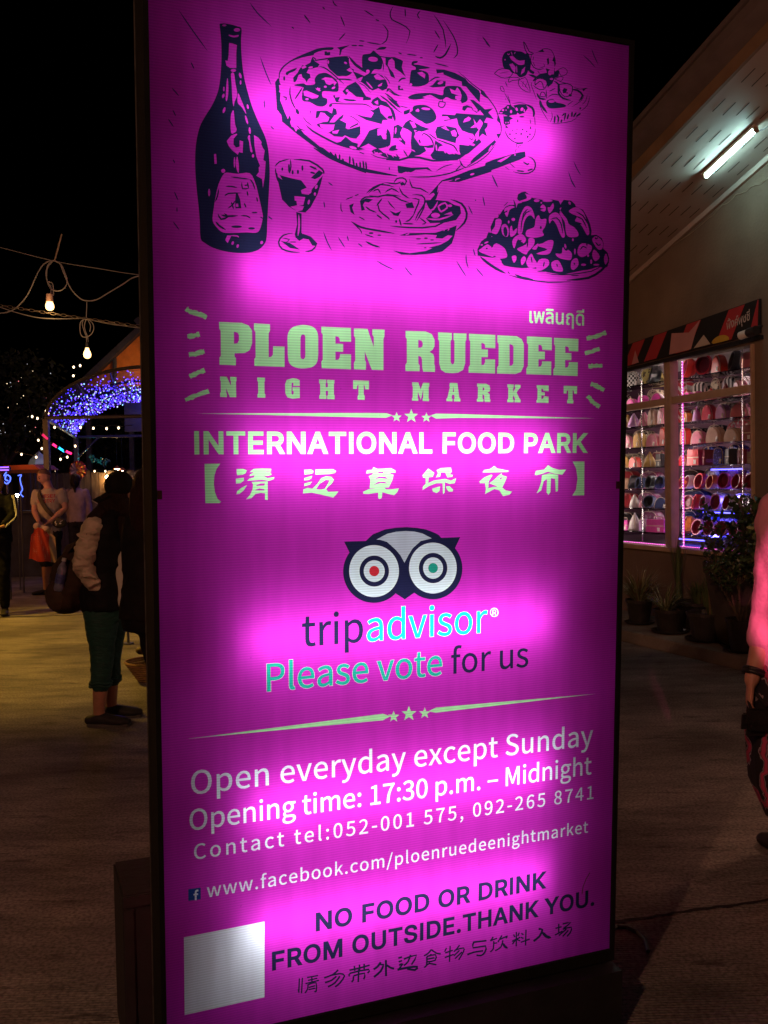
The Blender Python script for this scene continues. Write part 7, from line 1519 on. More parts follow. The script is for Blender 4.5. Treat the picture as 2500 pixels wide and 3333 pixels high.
# --- the woman with the backward cap and cream sleeves, next to the sign
def capped():
    D = 6.2; base = gnd(350, 2345); base.y = D; K = lambda u, v, d=0.0: at(u, v, D+d)-base
    t = thing('person', 'woman in a dark cap, cream jacket and teal cropped leggings standing by the pink sign', 'person', base)
    f = Vector((.95, .30, 0)).normalized(); sd = f.cross(Vector((0, 0, 1)))             # facing along +x; sd = her right, towards the viewer
    hc, neck, chest, pel = K(393, 1603), K(372, 1655), K(352, 1728), K(345, 1950)
    sR, eR, wR = K(303, 1712, -.14), K(268, 1838, -.18), K(312, 1908, -.13)
    sL, eL, wL = K(392, 1712, .16), K(424, 1835, .14), K(420, 1900, .05)
    hR, kR, aR = K(330, 1985, -.07), K(333, 2135, -.07), K(322, 2318, -.05)
    hL, kL, aL = K(362, 1985, .08), K(358, 2128, .10), K(362, 2292, .18)
    aR.z = .085; aL.z = .085
    b = MB(); F = head_shape(b, hc, f, s=.98)
    b.tube([neck+Vector((0, 0, -.05)), neck, hc+Vector((-.01, 0, -.07))], [.058, .052, .05], 12)
    b.tube(torso_pts(pel, chest, neck), [(.16, .12), (.165, .125), (.13, .10), (.15, .11), (.13, .08), (.055, .055)], 16, side=sd)
    for P in ((sR, eR, wR), (sL, eL, wL)): limb(b, [P[0], P[0].lerp(P[1], .5), P[1], P[1].lerp(P[2], .35), P[2]], [.052, .046, .038, .038, .026])
    fingers(b, wR, f*.8+Vector((0, 0, -.6)), -sd, 0, .9, .5, 1); fingers(b, wL, f*.3+Vector((0, 0, -.9)), sd, 0, .9, .5, -1)
    for P in ((hR, kR, aR), (hL, kL, aL)): limb(b, [P[0], P[0].lerp(P[1], .4), P[1], P[1].lerp(P[2], .3), P[2]], [.095, .085, .062, .058, .037])
    foot(b, aR, (1, -.08)); foot(b, aL, (1, .05))
    link('body', remeshed(b, .009, 3), mat('skin_brown', (.30, .15, .09), .55, .1, 20), t)  # one even brown skin tone
    for e in (-1, 1):
        q = MB(); q.ball(F((.030*e, .078, .0)), .012, 8, 6); q.build('eye', mat('eye_dark_brown', (.02, .015, .012), .3, .1), t, smooth=True)
    # leggings to mid calf
    s = MB(); s.tube([pel+Vector((0, 0, .06)), pel+Vector((0, 0, -.05)), pel+Vector((0, 0, -.13))], [(.15, .13), (.17, .155), (.16, .14)], 14, side=sd)
    for h_, k_, a_ in ((hR, kR, aR), (hL, kL, aL)): limb(s, [h_, h_.lerp(k_, .35), h_.lerp(k_, .75), k_, k_.lerp(a_, .25), k_.lerp(a_, .50)], [.112, .105, .084, .074, .070, .062])
    link('leggings', folds(remeshed(s, .010, 3), 0.004, 16), mat('teal_jersey', (.006, .046, .034), .75, .2, 14, .45, 30, stretch=(1, 1, 4)), t)
    for k_, a_ in ((kR, aR), (kL, aL)):
        s = MB()
        for z in (.46, .51): s.tube([k_.lerp(a_, z)+Vector((.068*math.cos(w), .068*math.sin(w), .006*math.sin(3*w))) for w in [2*math.pi*i/16 for i in range(17)]], .008, 6, cap=False)
        s.build('cuff', mat('teal_cuff', (.006, .04, .03), .75, .2, 14), t)
    # dark padded waistcoat over a cream jacket
    s = MB()
    s.tube([pel+Vector((0, 0, -.06)), pel+Vector((0, 0, .05)), pel.lerp(chest, .4), chest, chest.lerp(neck, .55), neck], [(.185, .175), (.18, .17), (.165, .15), (.178, .15), (.15, .11), (.075, .075)], 16, side=sd)
    link('waistcoat', folds(remeshed(s, .014, 3), 0.008, 9), mat('black_quilt', (.008, .007, .008), .7, .2, 8, .5, 18, spec=.08), t)
    s = MB(); limb(s, [sR.lerp(chest, .25), sR, sR.lerp(eR, .35), sR.lerp(eR, .7), eR, eR.lerp(wR, .35), eR.lerp(wR, .75), wR+Vector((.02, 0, -.01))], [.066, .070, .064, .072, .064, .064, .054, .048])
    rr = random.Random(3)
    for i in range(12):
        q = sR.lerp(eR, rr.uniform(.1, 1)) if i < 7 else eR.lerp(wR, rr.uniform(0, .8)); s.ball(q+Vector((rr.uniform(-.03, .03), -.044, rr.uniform(-.03, .03))), (rr.uniform(.03, .055), .038, rr.uniform(.007, .013)), 8, 6, M=Matrix.Rotation(rr.uniform(-.7, .7), 3, 'Y'))
    me_ = folds(remeshed(s, .008, 2), .010, 12, 3.0, .8); M_cream = mat('cream_nylon', (.42, .35, .25), .6, .15, 6, 1.0, 11, stretch=(1, 1, 2.2)); link('sleeve', me_, M_cream, t)
    s = MB(); limb(s, [sL.lerp(chest, .25), sL, sL.lerp(eL, .5), eL, eL.lerp(wL, .9)], [.078, .086, .078, .070, .056]); link('sleeve', remeshed(s, .010, 2), M_cream, t)
    s = MB()                                                              # open front edge of the jacket
    P = [K(376, 1690, -.05), K(392, 1730, -.06), K(398, 1800, -.10), K(404, 1870, -.10), K(412, 1945, -.10), K(416, 1985, -.08)]
    s.tube(smooth3(P, 3), [(.060, .022)]*(len(P)*3-2), 10, side=Vector((1, .35, 0))); s.ball(P[-1]+Vector((-.02, 0, .06)), (.075, .06, .09), 10, 7); link('jacket_front', remeshed(s, .009, 3), mat('cream_lining', (.46, .42, .36), .6, .1, 6, .4, 14), t)
    # shoes
    for q, d in ((aR, (1, -.08)), (aL, (1, .05))):
        s = MB(); foot(s, q, d, 1.10, .006, -.012); link('shoe', remeshed(s, .008, 2), M_shoe, t)
        s = MB(); dv = Vector((d[0], d[1], 0)).normalized(); s.box(Vector((q.x, q.y, .010))+dv*.068, (.275, .088, .020), rot=(0, 0, math.atan2(d[1], d[0]))); s.build('sole', M_sole, t, bevel=.006)
    # hair and backward cap
    s = MB(); s.ball(F((0, -.012, .0)), (.082, .098, .115), 14, 9)
    s.tube([F((.02, -.07, -.03)), F((.04, -.11, -.13)), K(330, 1665, -.10), K(296, 1690, -.16), K(282, 1712, -.20)], [(.06, .05), (.06, .04), (.05, .035), (.034, .025), (.012, .01)], 12)
    s.tube([F((.055, .02, -.05)), F((.075, .035, -.16)), K(402, 1690, -.12), K(404, 1735, -.14), K(400, 1765, -.14)], [(.045, .03), (.045, .03), (.042, .028), (.034, .02), (.012, .01)], 12)
    s.tube([F((.02, -.03, -.06)), F((.03, -.03, -.17)), K(358, 1705, -.12)], [(.06, .05), (.06, .05), (.03, .02)], 12)
    link('hair', remeshed(s, .008, 3), M_hairb, t)
    M_cap = mat('black_cap', (.008, .007, .006), .75, .2, 20, .1, 60, spec=.08)
    s = MB(); s.ball(F((0, -.008, .045)), (.094, .112, .098), 18, 12); s.tube([F((0, -.06, .01)), F((0, -.09, .0))], [(.085, .03), (.06, .02)], 12, side=sd)
    c = link('cap', remeshed(s, .007, 2), M_cap, t)
    s = MB()
    rows = []
    for i in range(7):
        w = i/6; rows.append([F(((j/8-.5)*2*(.082-.022*w*w), -.092-.090*w+.028*((j/8-.5)*2)**2*1.2, .005-.050*w-.020*((j/8-.5)*2)**2)) for j in range(9)])
    for i in range(6):
        for j in range(8):
            q = (rows[i][j], rows[i][j+1], rows[i+1][j+1], rows[i+1][j]); s.quad(*q); s.quad(*[p+Vector((0, 0, -.006)) for p in q[::-1]])
    s.build('cap_brim', M_cap, t, smooth=True)
    s = MB(); s.tube([rows[6][j]+Vector((0, 0, -.003)) for j in range(9)], .0035, 5); s.tube([F((.066, -.072, .062)), F((.050, -.098, .062)), F((.01, -.112, .062))], .0022, 4); s.build('cap_piping', mat('pale_piping', (.35, .30, .25), .6, .1), t)
    # backpack worn low behind her
    p = thing('backpack', 'brown backpack with a water bottle in its side pocket behind the woman in the cap', 'backpack', base)
    s = MB(); bc = K(228, 1888, -.02); s.ball(bc+Vector((0, 0, -.02)), (.125, .12, .20), 16, 10); s.ball(bc+Vector((-.03, -.02, -.10)), (.115, .12, .115), 14, 9); s.ball(bc+Vector((.03, .02, .12)), (.09, .09, .12), 14, 9)
    M_bp = mat('brown_canvas', (.035, .022, .014), .85, .3, 10, .5, 25, spec=.08); link('body', folds(remeshed(s, .010, 3), 0.008, 10), M_bp, p)
    s = MB(); s.tube(smooth3([K(222, 1800, -.05), K(238, 1775, -.10), K(262, 1755, -.16), K(285, 1730, -.2)], 4), [(.024, .006)]*13, 8, side=Vector((.5, 0, .8))); s.tube(smooth3([K(240, 1800, .10), K(262, 1770, .10), K(300, 1715, .05)], 4), [(.024, .006)]*9, 8, side=Vector((.5, 0, .8))); s.build('straps', M_bp, p, smooth=True)
    s = MB(); s.ball(bc+Vector((-.055, -.10, -.09)), (.075, .045, .10), 12, 8); s.build('front_pocket', mat('canvas_pocket', (.05, .032, .02), .85, .25, 10, .4, 25, spec=.08), p, smooth=True)
    w = thing('water_bottle', 'clear plastic water bottle with a pale cap in the side pocket of the backpack', 'bottle', base)
    q = K(200, 1868, -.14); M_rot = Matrix.Rotation(.22, 3, 'Y')
    s = MB(); s.lathe([(0, -.11), (.028, -.11), (.031, -.10), (.031, .03), (.024, .055), (.012, .075), (.012, .085)], q, 14, M=M_rot); s.build('body', mat('bottle_plastic', (.14, .15, .22), .12, .3, 30, spec=.9), w, smooth=True)
    s = MB(); s.lathe([(.0145, .083), (.0145, .102), (0, .102)], q, 12, M=M_rot); s.build('cap', mat('bottle_cap', (.4, .42, .40), .4, .05), w)
    s = MB(); s.lathe([(.0318, -.06), (.0318, .0)], q, 14, M=M_rot); s.build('label', mat('bottle_label', (.05, .06, .20), .5, .4, 60), w)
capped()
# --- the dark haired person half hidden by the sign
def hidden():
    D = 5.5; base = Vector((at(490, 2480, D).x, D, 0)); K = lambda u, v, d=0.0: at(u, v, D+d)-base
    hc, neck, chest, pel = K(492, 1590), K(492, 1655), K(490, 1740), K(486, 1985)
    aR = (K(446, 1730), K(440, 1850, .06), K(486, 1925, .16)); aL = (K(540, 1730), K(556, 1855), K(540, 1950, -.1))
    arms = [aR+(Vector((.6, -.4, -.6)), Vector((1, 0, 0)), 1), aL+(Vector((-.3, -.4, -.6)), Vector((-1, 0, 0)), -1)]
    legs = [(K(496, 2020), K(520, 2180, -.03), K(530, 2400)), (K(530, 2020), K(556, 2180, .03), K(566, 2400))]
    for i in range(2): legs[i][2].z = .08
    simple_person('long haired person in black clothes half hidden behind the pink sign', base, hc, neck, chest, pel, arms, legs, Vector((.2, 1, 0)), mat('black_coat', (.009, .008, .008), .8, .2, 12, .25, 25, spec=.08), mat('black_slacks', (.007, .007, .008), .8, .2, 12, spec=.08), M_hairb, Vector((1, -.2, 0)),
                  lambda s, F: cap_hair(s, F, .34, .098), [(.2, 1), (.3, 1)], top_r=1.05, vox=.010)
hidden()
# --- the person in pink at the right picture edge
def pink():
    D = 3.8; base = Vector((at(2640, 2800, D).x, D, 0)); K = lambda u, v, d=0.0: at(u, v, D+d)-base
    t = thing('person', 'person in a pink top and patterned skirt with a black bracelet at the picture edge', 'person', base)
    sd = Vector((1, .15, 0)).normalized()
    hc, neck, chest, pel = K(2598, 1430), K(2600, 1560), K(2602, 1690), K(2608, 2130)
    sR, eR, wR = K(2535, 1660), K(2500, 2010, .02), K(2446, 2215, -.05)
    sL, eL, wL = K(2730, 1660), K(2775, 1990), K(2740, 2200, -.1)
    hR, kR, aR = K(2560, 2180), K(2565, 2480), K(2570, 2760); hL, kL, aL = K(2690, 2180), K(2695, 2480), K(2700, 2760)
    aR.z = aL.z = .085
    b = MB(); F = head_shape(b, hc, Vector((-.4, 1, 0)))
    b.tube([neck+Vector((0, 0, -.05)), neck, hc+Vector((0, 0, -.07))], [.058, .052, .05], 12)
    b.tube(torso_pts(pel, chest, neck), [(.16, .12), (.165, .125), (.135, .10), (.155, .11), (.13, .08), (.055, .055)], 16, side=sd)
    for P in ((sR, eR, wR), (sL, eL, wL)): limb(b, [P[0], P[0].lerp(P[1], .5), P[1], P[1].lerp(P[2], .35), P[2]], [.056, .050, .042, .044, .029])
    fingers(b, wR+(wR-eR).normalized()*.01, K(2436, 2330, -.05)-wR, Vector((1, -.2, 0)), 0, .98, 1.15, 1); fingers(b, wL, Vector((0, -.1, -1)), Vector((-1, 0, 0)), 0, .95, .6, -1)
    for P in ((hR, kR, aR), (hL, kL, aL)): limb(b, [P[0], P[0].lerp(P[1], .4), P[1], P[1].lerp(P[2], .3), P[2]], [.09, .08, .058, .056, .036])
    foot(b, aR, (-.2, 1)); foot(b, aL, (-.1, 1))
    link('body', remeshed(b, .007, 3), M_skin, t)
    s = MB()
    s.tube([pel+Vector((0, 0, -.05)), pel+Vector((0, 0, .05)), pel.lerp(chest, .45), chest, chest.lerp(neck, .55), neck+Vector((0, 0, -.01))], [(.185, .15), (.175, .14), (.155, .12), (.175, .13), (.15, .10), (.075, .072)], 16, side=sd)
    limb(s, [sR.lerp(chest, .2), sR, sR.lerp(eR, .4), sR.lerp(eR, .75), eR, eR.lerp(wR, .34)], [.075, .080, .073, .071, .066, .062]); limb(s, [sL.lerp(chest, .2), sL, sL.lerp(eL, .5), eL, eL.lerp(wL, .3)], [.075, .080, .070, .062, .058])
    link('top', folds(remeshed(s, .009, 3), 0.005, 11), mat('pink_knit', (.62, .27, .36), .9, .06, 10, .2, 60), t)
    s = MB(); a_ = (wR-eR).normalized(); c = wR-a_*.035; x_ = a_.orthogonal().normalized(); y_ = a_.cross(x_)
    for k in (-.006, .006): s.tube([c+a_*k+x_*.038*math.cos(w)+y_*.038*math.sin(w) for w in [2*math.pi*i/20 for i in range(21)]], .009, 7, cap=False)
    s.build('bracelet', M_black, t, smooth=True)
    m = mat('skirt_pattern', (.03, .025, .035), .8, .2, 9); n_, l_, b_ = nodes_of(m)
    tc = n_.new('ShaderNodeTexCoord'); wv = n_.new('ShaderNodeTexWave'); wv.inputs['Scale'].default_value = 7; wv.inputs['Distortion'].default_value = 9; wv.inputs['Detail'].default_value = 3; l_.new(tc.outputs['Object'], wv.inputs['Vector'])
    rp = n_.new('ShaderNodeValToRGB'); e = rp.color_ramp.elements; e[0].position = .42; e[0].color = (.012, .010, .016, 1); e[1].position = .9; e[1].color = (.42, .05, .12, 1); q = e.new(.62); q.color = (.34, .29, .33, 1); q = e.new(.55); q.color = (.03, .02, .03, 1); q = e.new(.78); q.color = (.06, .02, .035, 1)
    l_.new(wv.outputs['Fac'], rp.inputs['Fac']); l_.new(rp.outputs['Color'], b_.inputs['Base Color'])
    s = MB(); prof = [(pel+Vector((0, 0, .06)), .155, .125), (pel+Vector((.0, 0, -.10)), .20, .165), (pel+Vector((0, 0, -.30)), .215, .18), (pel+Vector((0, 0, -.50)), .20, .17), (pel+Vector((.03, 0, -.66)), .165, .15)]
    n = 40; vs = []
    for i, (c, a, d_) in enumerate(prof):
        for j in range(n): w = 2*math.pi*j/n; r = 1+.045*math.sin(w*9+i)*min(1, i/2); vs.append(c+sd*a*math.cos(w)*r+Vector((-sd.y, sd.x, 0))*d_*math.sin(w)*r)
    s.add(vs, [(i*n+j, i*n+(j+1) % n, (i+1)*n+(j+1) % n, (i+1)*n+j) for i in range(len(prof)-1) for j in range(n)]); s.build('skirt', m, t, smooth=True)
    for q, d in ((aR, (-.2, 1)), (aL, (-.1, 1))):
        s = MB(); foot(s, q, d, 1.05, .004); link('shoe', remeshed(s, .009, 2), M_shoe, t)
    s = MB(); cap_hair(s, F, .25); link('hair', remeshed(s, .010, 3), M_hair, t)
    c = thing('purse', 'small black purse held in the hand of the person in pink', 'purse', base)
    s = MB(); q = K(2462, 2350, -.12); s.box(q, (.13, .055, .105), rot=(0, .1, .25)); s.build('body', mat('black_leather', (.012, .011, .012), .5, .2, 12, .3, 60), c, bevel=.024)
    s = MB(); s.box(q+Vector((0, -.029, .025)), (.115, .006, .05), rot=(0, .1, .25)); s.build('flap', mat('black_leather_flap', (.016, .014, .015), .45, .2, 12, .3, 60), c, bevel=.002)
    s = MB(); s.tube(smooth3([q+Vector((-.02, 0, .05)), K(2436, 2275, -.06), K(2452, 2250, -.05), q+Vector((.04, 0, .06))], 4), .006, 6); s.build('strap', M_black, c)
pink()
# ---------------------------------------------------------------- goods in the shop window
def pattern(name, kind, ca, cb, scale=10.0, rough=.5):
    m = mat(name, ca, rough, .05, 8); n, l, b = nodes_of(m)
    tc = n.new('ShaderNodeTexCoord'); src = tc.outputs['Object']
    mx = n.new('ShaderNodeMix'); mx.data_type = 'RGBA'; mx.inputs[6].default_value = (*ca, 1); mx.inputs[7].default_value = (*cb, 1)
    def math_(op, a, v=None):
        q = n.new('ShaderNodeMath'); q.operation = op; l.new(a, q.inputs[0])
        if v is not None: q.inputs[1].default_value = v
        return q.outputs[0]
    if kind == 'stripe':
        sp = n.new('ShaderNodeSeparateXYZ'); l.new(src, sp.inputs[0]); f = math_('GREATER_THAN', math_('SINE', math_('MULTIPLY', sp.outputs['X'], scale*6.28)), 0.0)
    elif kind == 'check':
        ck = n.new('ShaderNodeTexChecker'); ck.inputs['Scale'].default_value = scale; ck.inputs['Color1'].default_value = (0, 0, 0, 1); ck.inputs['Color2'].default_value = (1, 1, 1, 1); l.new(src, ck.inputs['Vector']); f = ck.outputs['Fac']
    elif kind == 'flakes':
        vo = n.new('ShaderNodeTexVoronoi'); vo.inputs['Scale'].default_value = scale; l.new(src, vo.inputs['Vector']); f = math_('LESS_THAN', vo.outputs['Distance'], .36)
    elif kind == 'zigzag':
        sp = n.new('ShaderNodeSeparateXYZ'); l.new(src, sp.inputs[0])
        pp = math_('PINGPONG', sp.outputs['X'], .05); ad = n.new('ShaderNodeMath'); ad.operation = 'ADD'; l.new(pp, ad.inputs[0]); l.new(sp.outputs['Z'], ad.inputs[1])
        f = math_('GREATER_THAN', math_('SINE', math_('MULTIPLY', ad.outputs[0], scale*6.28)), .1)
    else:
        nz = n.new('ShaderNodeTexNoise'); nz.inputs['Scale'].default_value = scale; nz.inputs['Detail'].default_value = 2; l.new(src, nz.inputs['Vector']); f = math_('GREATER_THAN', nz.outputs['Fac'], .54)
    l.new(f, mx.inputs[0]); l.new(mx.outputs[2], b.inputs['Base Color'])
    return m
def shiny(name, col, rough=.3): return mat(name, col, rough, .12, 14, .15, 30, spec=.7)
PAL = {'red': shiny('vinyl_red', (.55, .03, .05)), 'scarlet': shiny('vinyl_scarlet', (.65, .05, .03)), 'pink': shiny('vinyl_pink', (.65, .22, .33)), 'magenta': shiny('vinyl_magenta', (.60, .06, .36)), 'maroon': shiny('vinyl_maroon', (.22, .02, .05)),
       'beige': shiny('vinyl_beige', (.50, .33, .22), .5), 'golden': shiny('vinyl_golden', (.55, .36, .10)), 'orange': shiny('vinyl_orange', (.62, .20, .04)), 'lilac': shiny('vinyl_lilac', (.42, .22, .48)), 'white': shiny('vinyl_white', (.62, .58, .58)),
       'black': shiny('vinyl_black', (.02, .02, .025)), 'navy': shiny('denim_navy', (.025, .04, .14), .7), 'blue': shiny('vinyl_blue', (.05, .09, .45)), 'brown': mat('fur_brown', (.06, .03, .025), .95, .4, 25, .6, 60), 'silver': mat('holo_silver', (.5, .5, .55), .25, .3, 12, .2, 30, metal=.8),
       'black and white striped': pattern('print_stripe', 'stripe', (.62, .60, .56), (.02, .02, .02), 18), 'black and white checked': pattern('print_check', 'check', (.6, .6, .58), (.02, .02, .02), 40), 'black bow printed': pattern('print_bow_black', 'flakes', (.03, .03, .03), (.60, .58, .52), 26),
       'red bow printed': pattern('print_bow_red', 'flakes', (.58, .05, .08), (.70, .62, .56), 26), 'red and white zigzag': pattern('print_zigzag', 'zigzag', (.58, .04, .06), (.65, .60, .56), 12), 'floral': pattern('print_floral', 'noise', (.42, .36, .26), (.06, .04, .03), 34), 'plum floral': pattern('print_plum', 'noise', (.28, .08, .18), (.34, .24, .32), 16),
       'comic printed': pattern('print_comic', 'noise', (.45, .42, .30), (.06, .10, .12), 30), 'blue sequinned': pattern('print_sequin', 'flakes', (.03, .04, .22), (.16, .20, .85), 60, .2), 'gold printed': pattern('print_gold', 'noise', (.48, .42, .14), (.10, .08, .03), 14), 'lilac checked': pattern('print_lilac_check', 'check', (.5, .5, .62), (.12, .10, .30), 26)}
M_zip = mat('zip_tape', (.55, .45, .35), .4, .1, 30)
M_tag = mat('price_tag', (.68, .66, .62), .6, .05, 10)
def arch_pts(w, h, n=14, square=.0):
    r = []
    for i in range(n+1):
        a = math.pi*i/n; c, s = math.cos(a), math.sin(a)
        e = 1-.55*square
        r.append((-w/2*math.copysign(abs(c)**e, c), h*abs(s)**(e*.8)))
    return r
def dome_mesh(name, w, h, d, m, square=0.0, tag_=True):
    mb = MB(); L = []
    for y, k in ((-d/2, .86), (-d/2*.75, .97), (0, 1.0), (d/2*.75, .97), (d/2, .86)): L.append([Vector((x*k, y, z*k)) for x, z in arch_pts(w, h, 14, square)])
    n = len(L[0])
    for a, b in zip(L, L[1:]):
        for i in range(n-1): mb.quad(a[i], a[i+1], b[i+1], b[i])
        mb.quad(a[-1], a[0], b[0], b[-1])
    mb.add(L[0], [tuple(range(n))]); mb.add(L[-1], [tuple(range(n))[::-1]])
    mb.tube([p+Vector((0, -.002, .001)) for p in L[1]], .004, 5, 1)
    mb.tube([L[1][n//2]+Vector((.0, -.004, .004)), L[1][n//2]+Vector((.01, -.012, .02))], .003, 4, 1)
    if tag_: mb.box((w*.30, -d/2-.006, h*.20), (.028, .002, .045), rot=(0, .25, 0), mi=2)
    return mb.mesh(name, [m, M_zip, M_tag], True)
def scoop_mesh(name, w, h, d, m, inner):
    "upright oval pouch whose dark open mouth faces the street"
    mb = MB(); n = 18
    def ring(k, y, lean, z0=0): return [Vector((math.cos(2*math.pi*j/n)*w/2*k, y+lean*(h/2+math.sin(2*math.pi*j/n)*h/2*k), h/2+math.sin(2*math.pi*j/n)*h/2*k)) for j in range(n)]
    L = [ring(1, -d/2, .25), ring(1.0, 0, .2), ring(.72, d/2, .1)]
    for a, b in zip(L, L[1:]):
        for j in range(n): mb.quad(a[j], a[(j+1) % n], b[(j+1) % n], b[j])
    mb.add(L[-1], [tuple(range(n))[::-1]])
    I = [ring(.86, -d/2+.002, .25), ring(.70, .0, .2)]
    for j in range(n): mb.quad(L[0][j], I[0][j], I[0][(j+1) % n], L[0][(j+1) % n])
    for j in range(n): mb.quad(I[0][j], I[1][j], I[1][(j+1) % n], I[0][(j+1) % n], 1)
    mb.add(I[1], [tuple(range(n))], 1)
    return mb.mesh(name, [m, inner], True)
def case_mesh(name, w, h, d, m):
    mb = MB(); mb.box((0, 0, h/2), (w, d, h), taper=.92); mb.box((0, -d/2+.004, h*.5), (w*.99, .006, .010), mi=1)
    mb.tube([(-w*.2, 0, h), (-w*.18, 0, h+.03), (w*.18, 0, h+.03), (w*.2, 0, h)], .005, 5, 1)
    mb.box((w*.2, -d/2-.004, h*.22), (.03, .002, .04), mi=2)
    return mb.mesh(name, [m, M_zip, M_tag])
def cone_mesh(name, w, h, d, m):
    mb = MB(); mb.tube([(0, 0, 0), (0, 0, h*.5), (0, 0, h*.85), (0, 0, h)], [(w/2, d/2), (w*.36, d*.4), (w*.14, d*.2), (.006, .006)], 12); mb.tube([(w*.3, -d*.3, .01), (w*.06, -d*.2, h*.9)], .004, 5, 1)
    return mb.mesh(name, [m, M_zip], True)
ORD = ('first', 'second', 'third', 'fourth', 'fifth', 'sixth', 'seventh', 'eighth')
MESH = {}
KIND = {'d': ('pouch', 'dome pouch'), 's': ('slipper', 'open slipper pouch'), 'c': ('vanity_case', 'vanity case'), 'k': ('pouch', 'cone shaped pouch'), 'b': ('backpack', 'backpack'), 't': ('pouch', 'tall pouch')}
def goods(pane, row, items, z):
    cnt = {}
    for i, (k, c, x, w, h) in enumerate(items):
        back = k == 'b'; nm, words = KIND[k]
        key = (k, c, round(w, 2), round(h, 2))
        if key not in MESH:
            m = PAL[c]
            MESH[key] = {'d': lambda: dome_mesh(nm, w, h, .10, m), 's': lambda: scoop_mesh(nm, w, h, .12, m, PAL['maroon'] if c not in ('black', 'navy') else PAL['black']), 'c': lambda: case_mesh(nm, w, h, .10, m),
                         'k': lambda: cone_mesh(nm, w, h, .08, m), 'b': lambda: dome_mesh(nm, w, h, .14, m, .55, False), 't': lambda: dome_mesh(nm, w, h, .08, m, .8)}[k]()
        o = bpy.data.objects.new(nm, MESH[key]); COL.objects.link(o)
        y = (.58 if back else .32)+random.uniform(-.02, .02)
        xs = x-(y-.045)*(6.73-x)/6.235                                    # stands deeper in the shop than the pane it is seen through
        o.location = wl(xs, y, z+(.001 if not back else .0)); o.rotation_euler = (0, 0, WRZ+random.uniform(-.55, .55)*(0 if back else 1))
        o.scale = (random.uniform(.88, 1.1), 1, random.uniform(.84, 1.06))
        cnt[back] = cnt.get(back, 0)+1
        where = '%s pane' % pane
        if back: lb = '%s backpack, %s from mullion behind the %s shelf, %s' % (c, ORD[cnt[back]-1], ORD[row], where)
        else: lb = '%s %s, %s from mullion on the %s shelf, %s' % (c, words, ORD[cnt[back]-1], ORD[row], where)
        tag(o, lb, 'backpack' if back else words.split()[-1], 'backpacks behind the shelves' if back else 'goods on the window shelves')
RW = [
 [('s', 'scarlet', -.84, .15, .19), ('s', 'red', -.61, .17, .20), ('d', 'scarlet', -.40, .15, .19), ('s', 'black', -.20, .17, .18), ('t', 'pink', -.02, .16, .17)],
 [('b', 'red and white zigzag', -.90, .26, .26), ('b', 'black and white striped', -.62, .28, .27), ('b', 'floral', -.40, .16, .24), ('b', 'black and white striped', -.22, .26, .28), ('b', 'silver', .02, .22, .27), ('d', 'magenta', -.82, .12, .12), ('t', 'magenta', -.70, .08, .12), ('k', 'scarlet', -.52, .13, .14), ('k', 'maroon', -.32, .11, .16), ('d', 'pink', -.13, .14, .16)],
 [('b', 'red and white zigzag', -.92, .22, .17), ('b', 'black and white striped', -.62, .34, .18), ('b', 'black and white striped', -.26, .34, .19), ('b', 'gold printed', .06, .22, .18), ('t', 'orange', -.86, .10, .10), ('k', 'lilac', -.72, .10, .17), ('d', 'red', -.54, .15, .16), ('d', 'lilac', -.35, .15, .16), ('d', 'pink', -.12, .20, .16)],
 [('b', 'black bow printed', -.70, .32, .21), ('b', 'black bow printed', -.42, .26, .21), ('b', 'red bow printed', -.10, .36, .21), ('t', 'scarlet', -.88, .12, .19), ('d', 'pink', -.68, .16, .15), ('d', 'beige', -.45, .19, .15), ('d', 'beige', -.21, .21, .15), ('c', 'maroon', -.01, .15, .16)],
 [('b', 'black bow printed', -.78, .24, .20), ('b', 'blue sequinned', -.46, .30, .20), ('b', 'blue sequinned', -.16, .24, .20), ('b', 'red bow printed', .08, .22, .20), ('d', 'red', -.90, .10, .11), ('c', 'red', -.74, .15, .15), ('c', 'maroon', -.56, .12, .15), ('t', 'blue sequinned', -.40, .13, .16), ('c', 'black', -.25, .13, .15), ('t', 'maroon', -.11, .12, .14), ('c', 'white', .01, .14, .11)],
 [('b', 'brown', -.76, .30, .20), ('b', 'comic printed', -.46, .28, .22), ('b', 'plum floral', -.18, .20, .21), ('b', 'silver', .06, .22, .19), ('s', 'orange', -.91, .09, .14), ('s', 'white', -.82, .11, .14), ('s', 'red', -.66, .14, .15), ('s', 'orange', -.50, .12, .15), ('s', 'magenta', -.34, .12, .16), ('s', 'red', -.16, .12, .16), ('s', 'pink', .00, .12, .16)],
 [('b', 'navy', -.72, .40, .19), ('b', 'comic printed', -.38, .24, .19), ('b', 'silver', -.04, .30, .17), ('s', 'pink', -.84, .12, .16), ('s', 'red', -.71, .11, .15), ('s', 'lilac', -.60, .11, .15), ('s', 'pink', -.45, .10, .15), ('s', 'white', -.28, .12, .14), ('s', 'silver', -.10, .12, .14)],
 [('b', 'navy', -.78, .26, .22), ('b', 'blue', -.50, .24, .22), ('b', 'lilac checked', -.26, .24, .21), ('b', 'blue', .02, .28, .20), ('s', 'orange', -.86, .12, .18), ('s', 'pink', -.70, .13, .18), ('s', 'lilac', -.54, .13, .18), ('s', 'pink', -.38, .12, .17), ('s', 'magenta', -.20, .12, .17), ('s', 'pink', -.04, .12, .17)],
]
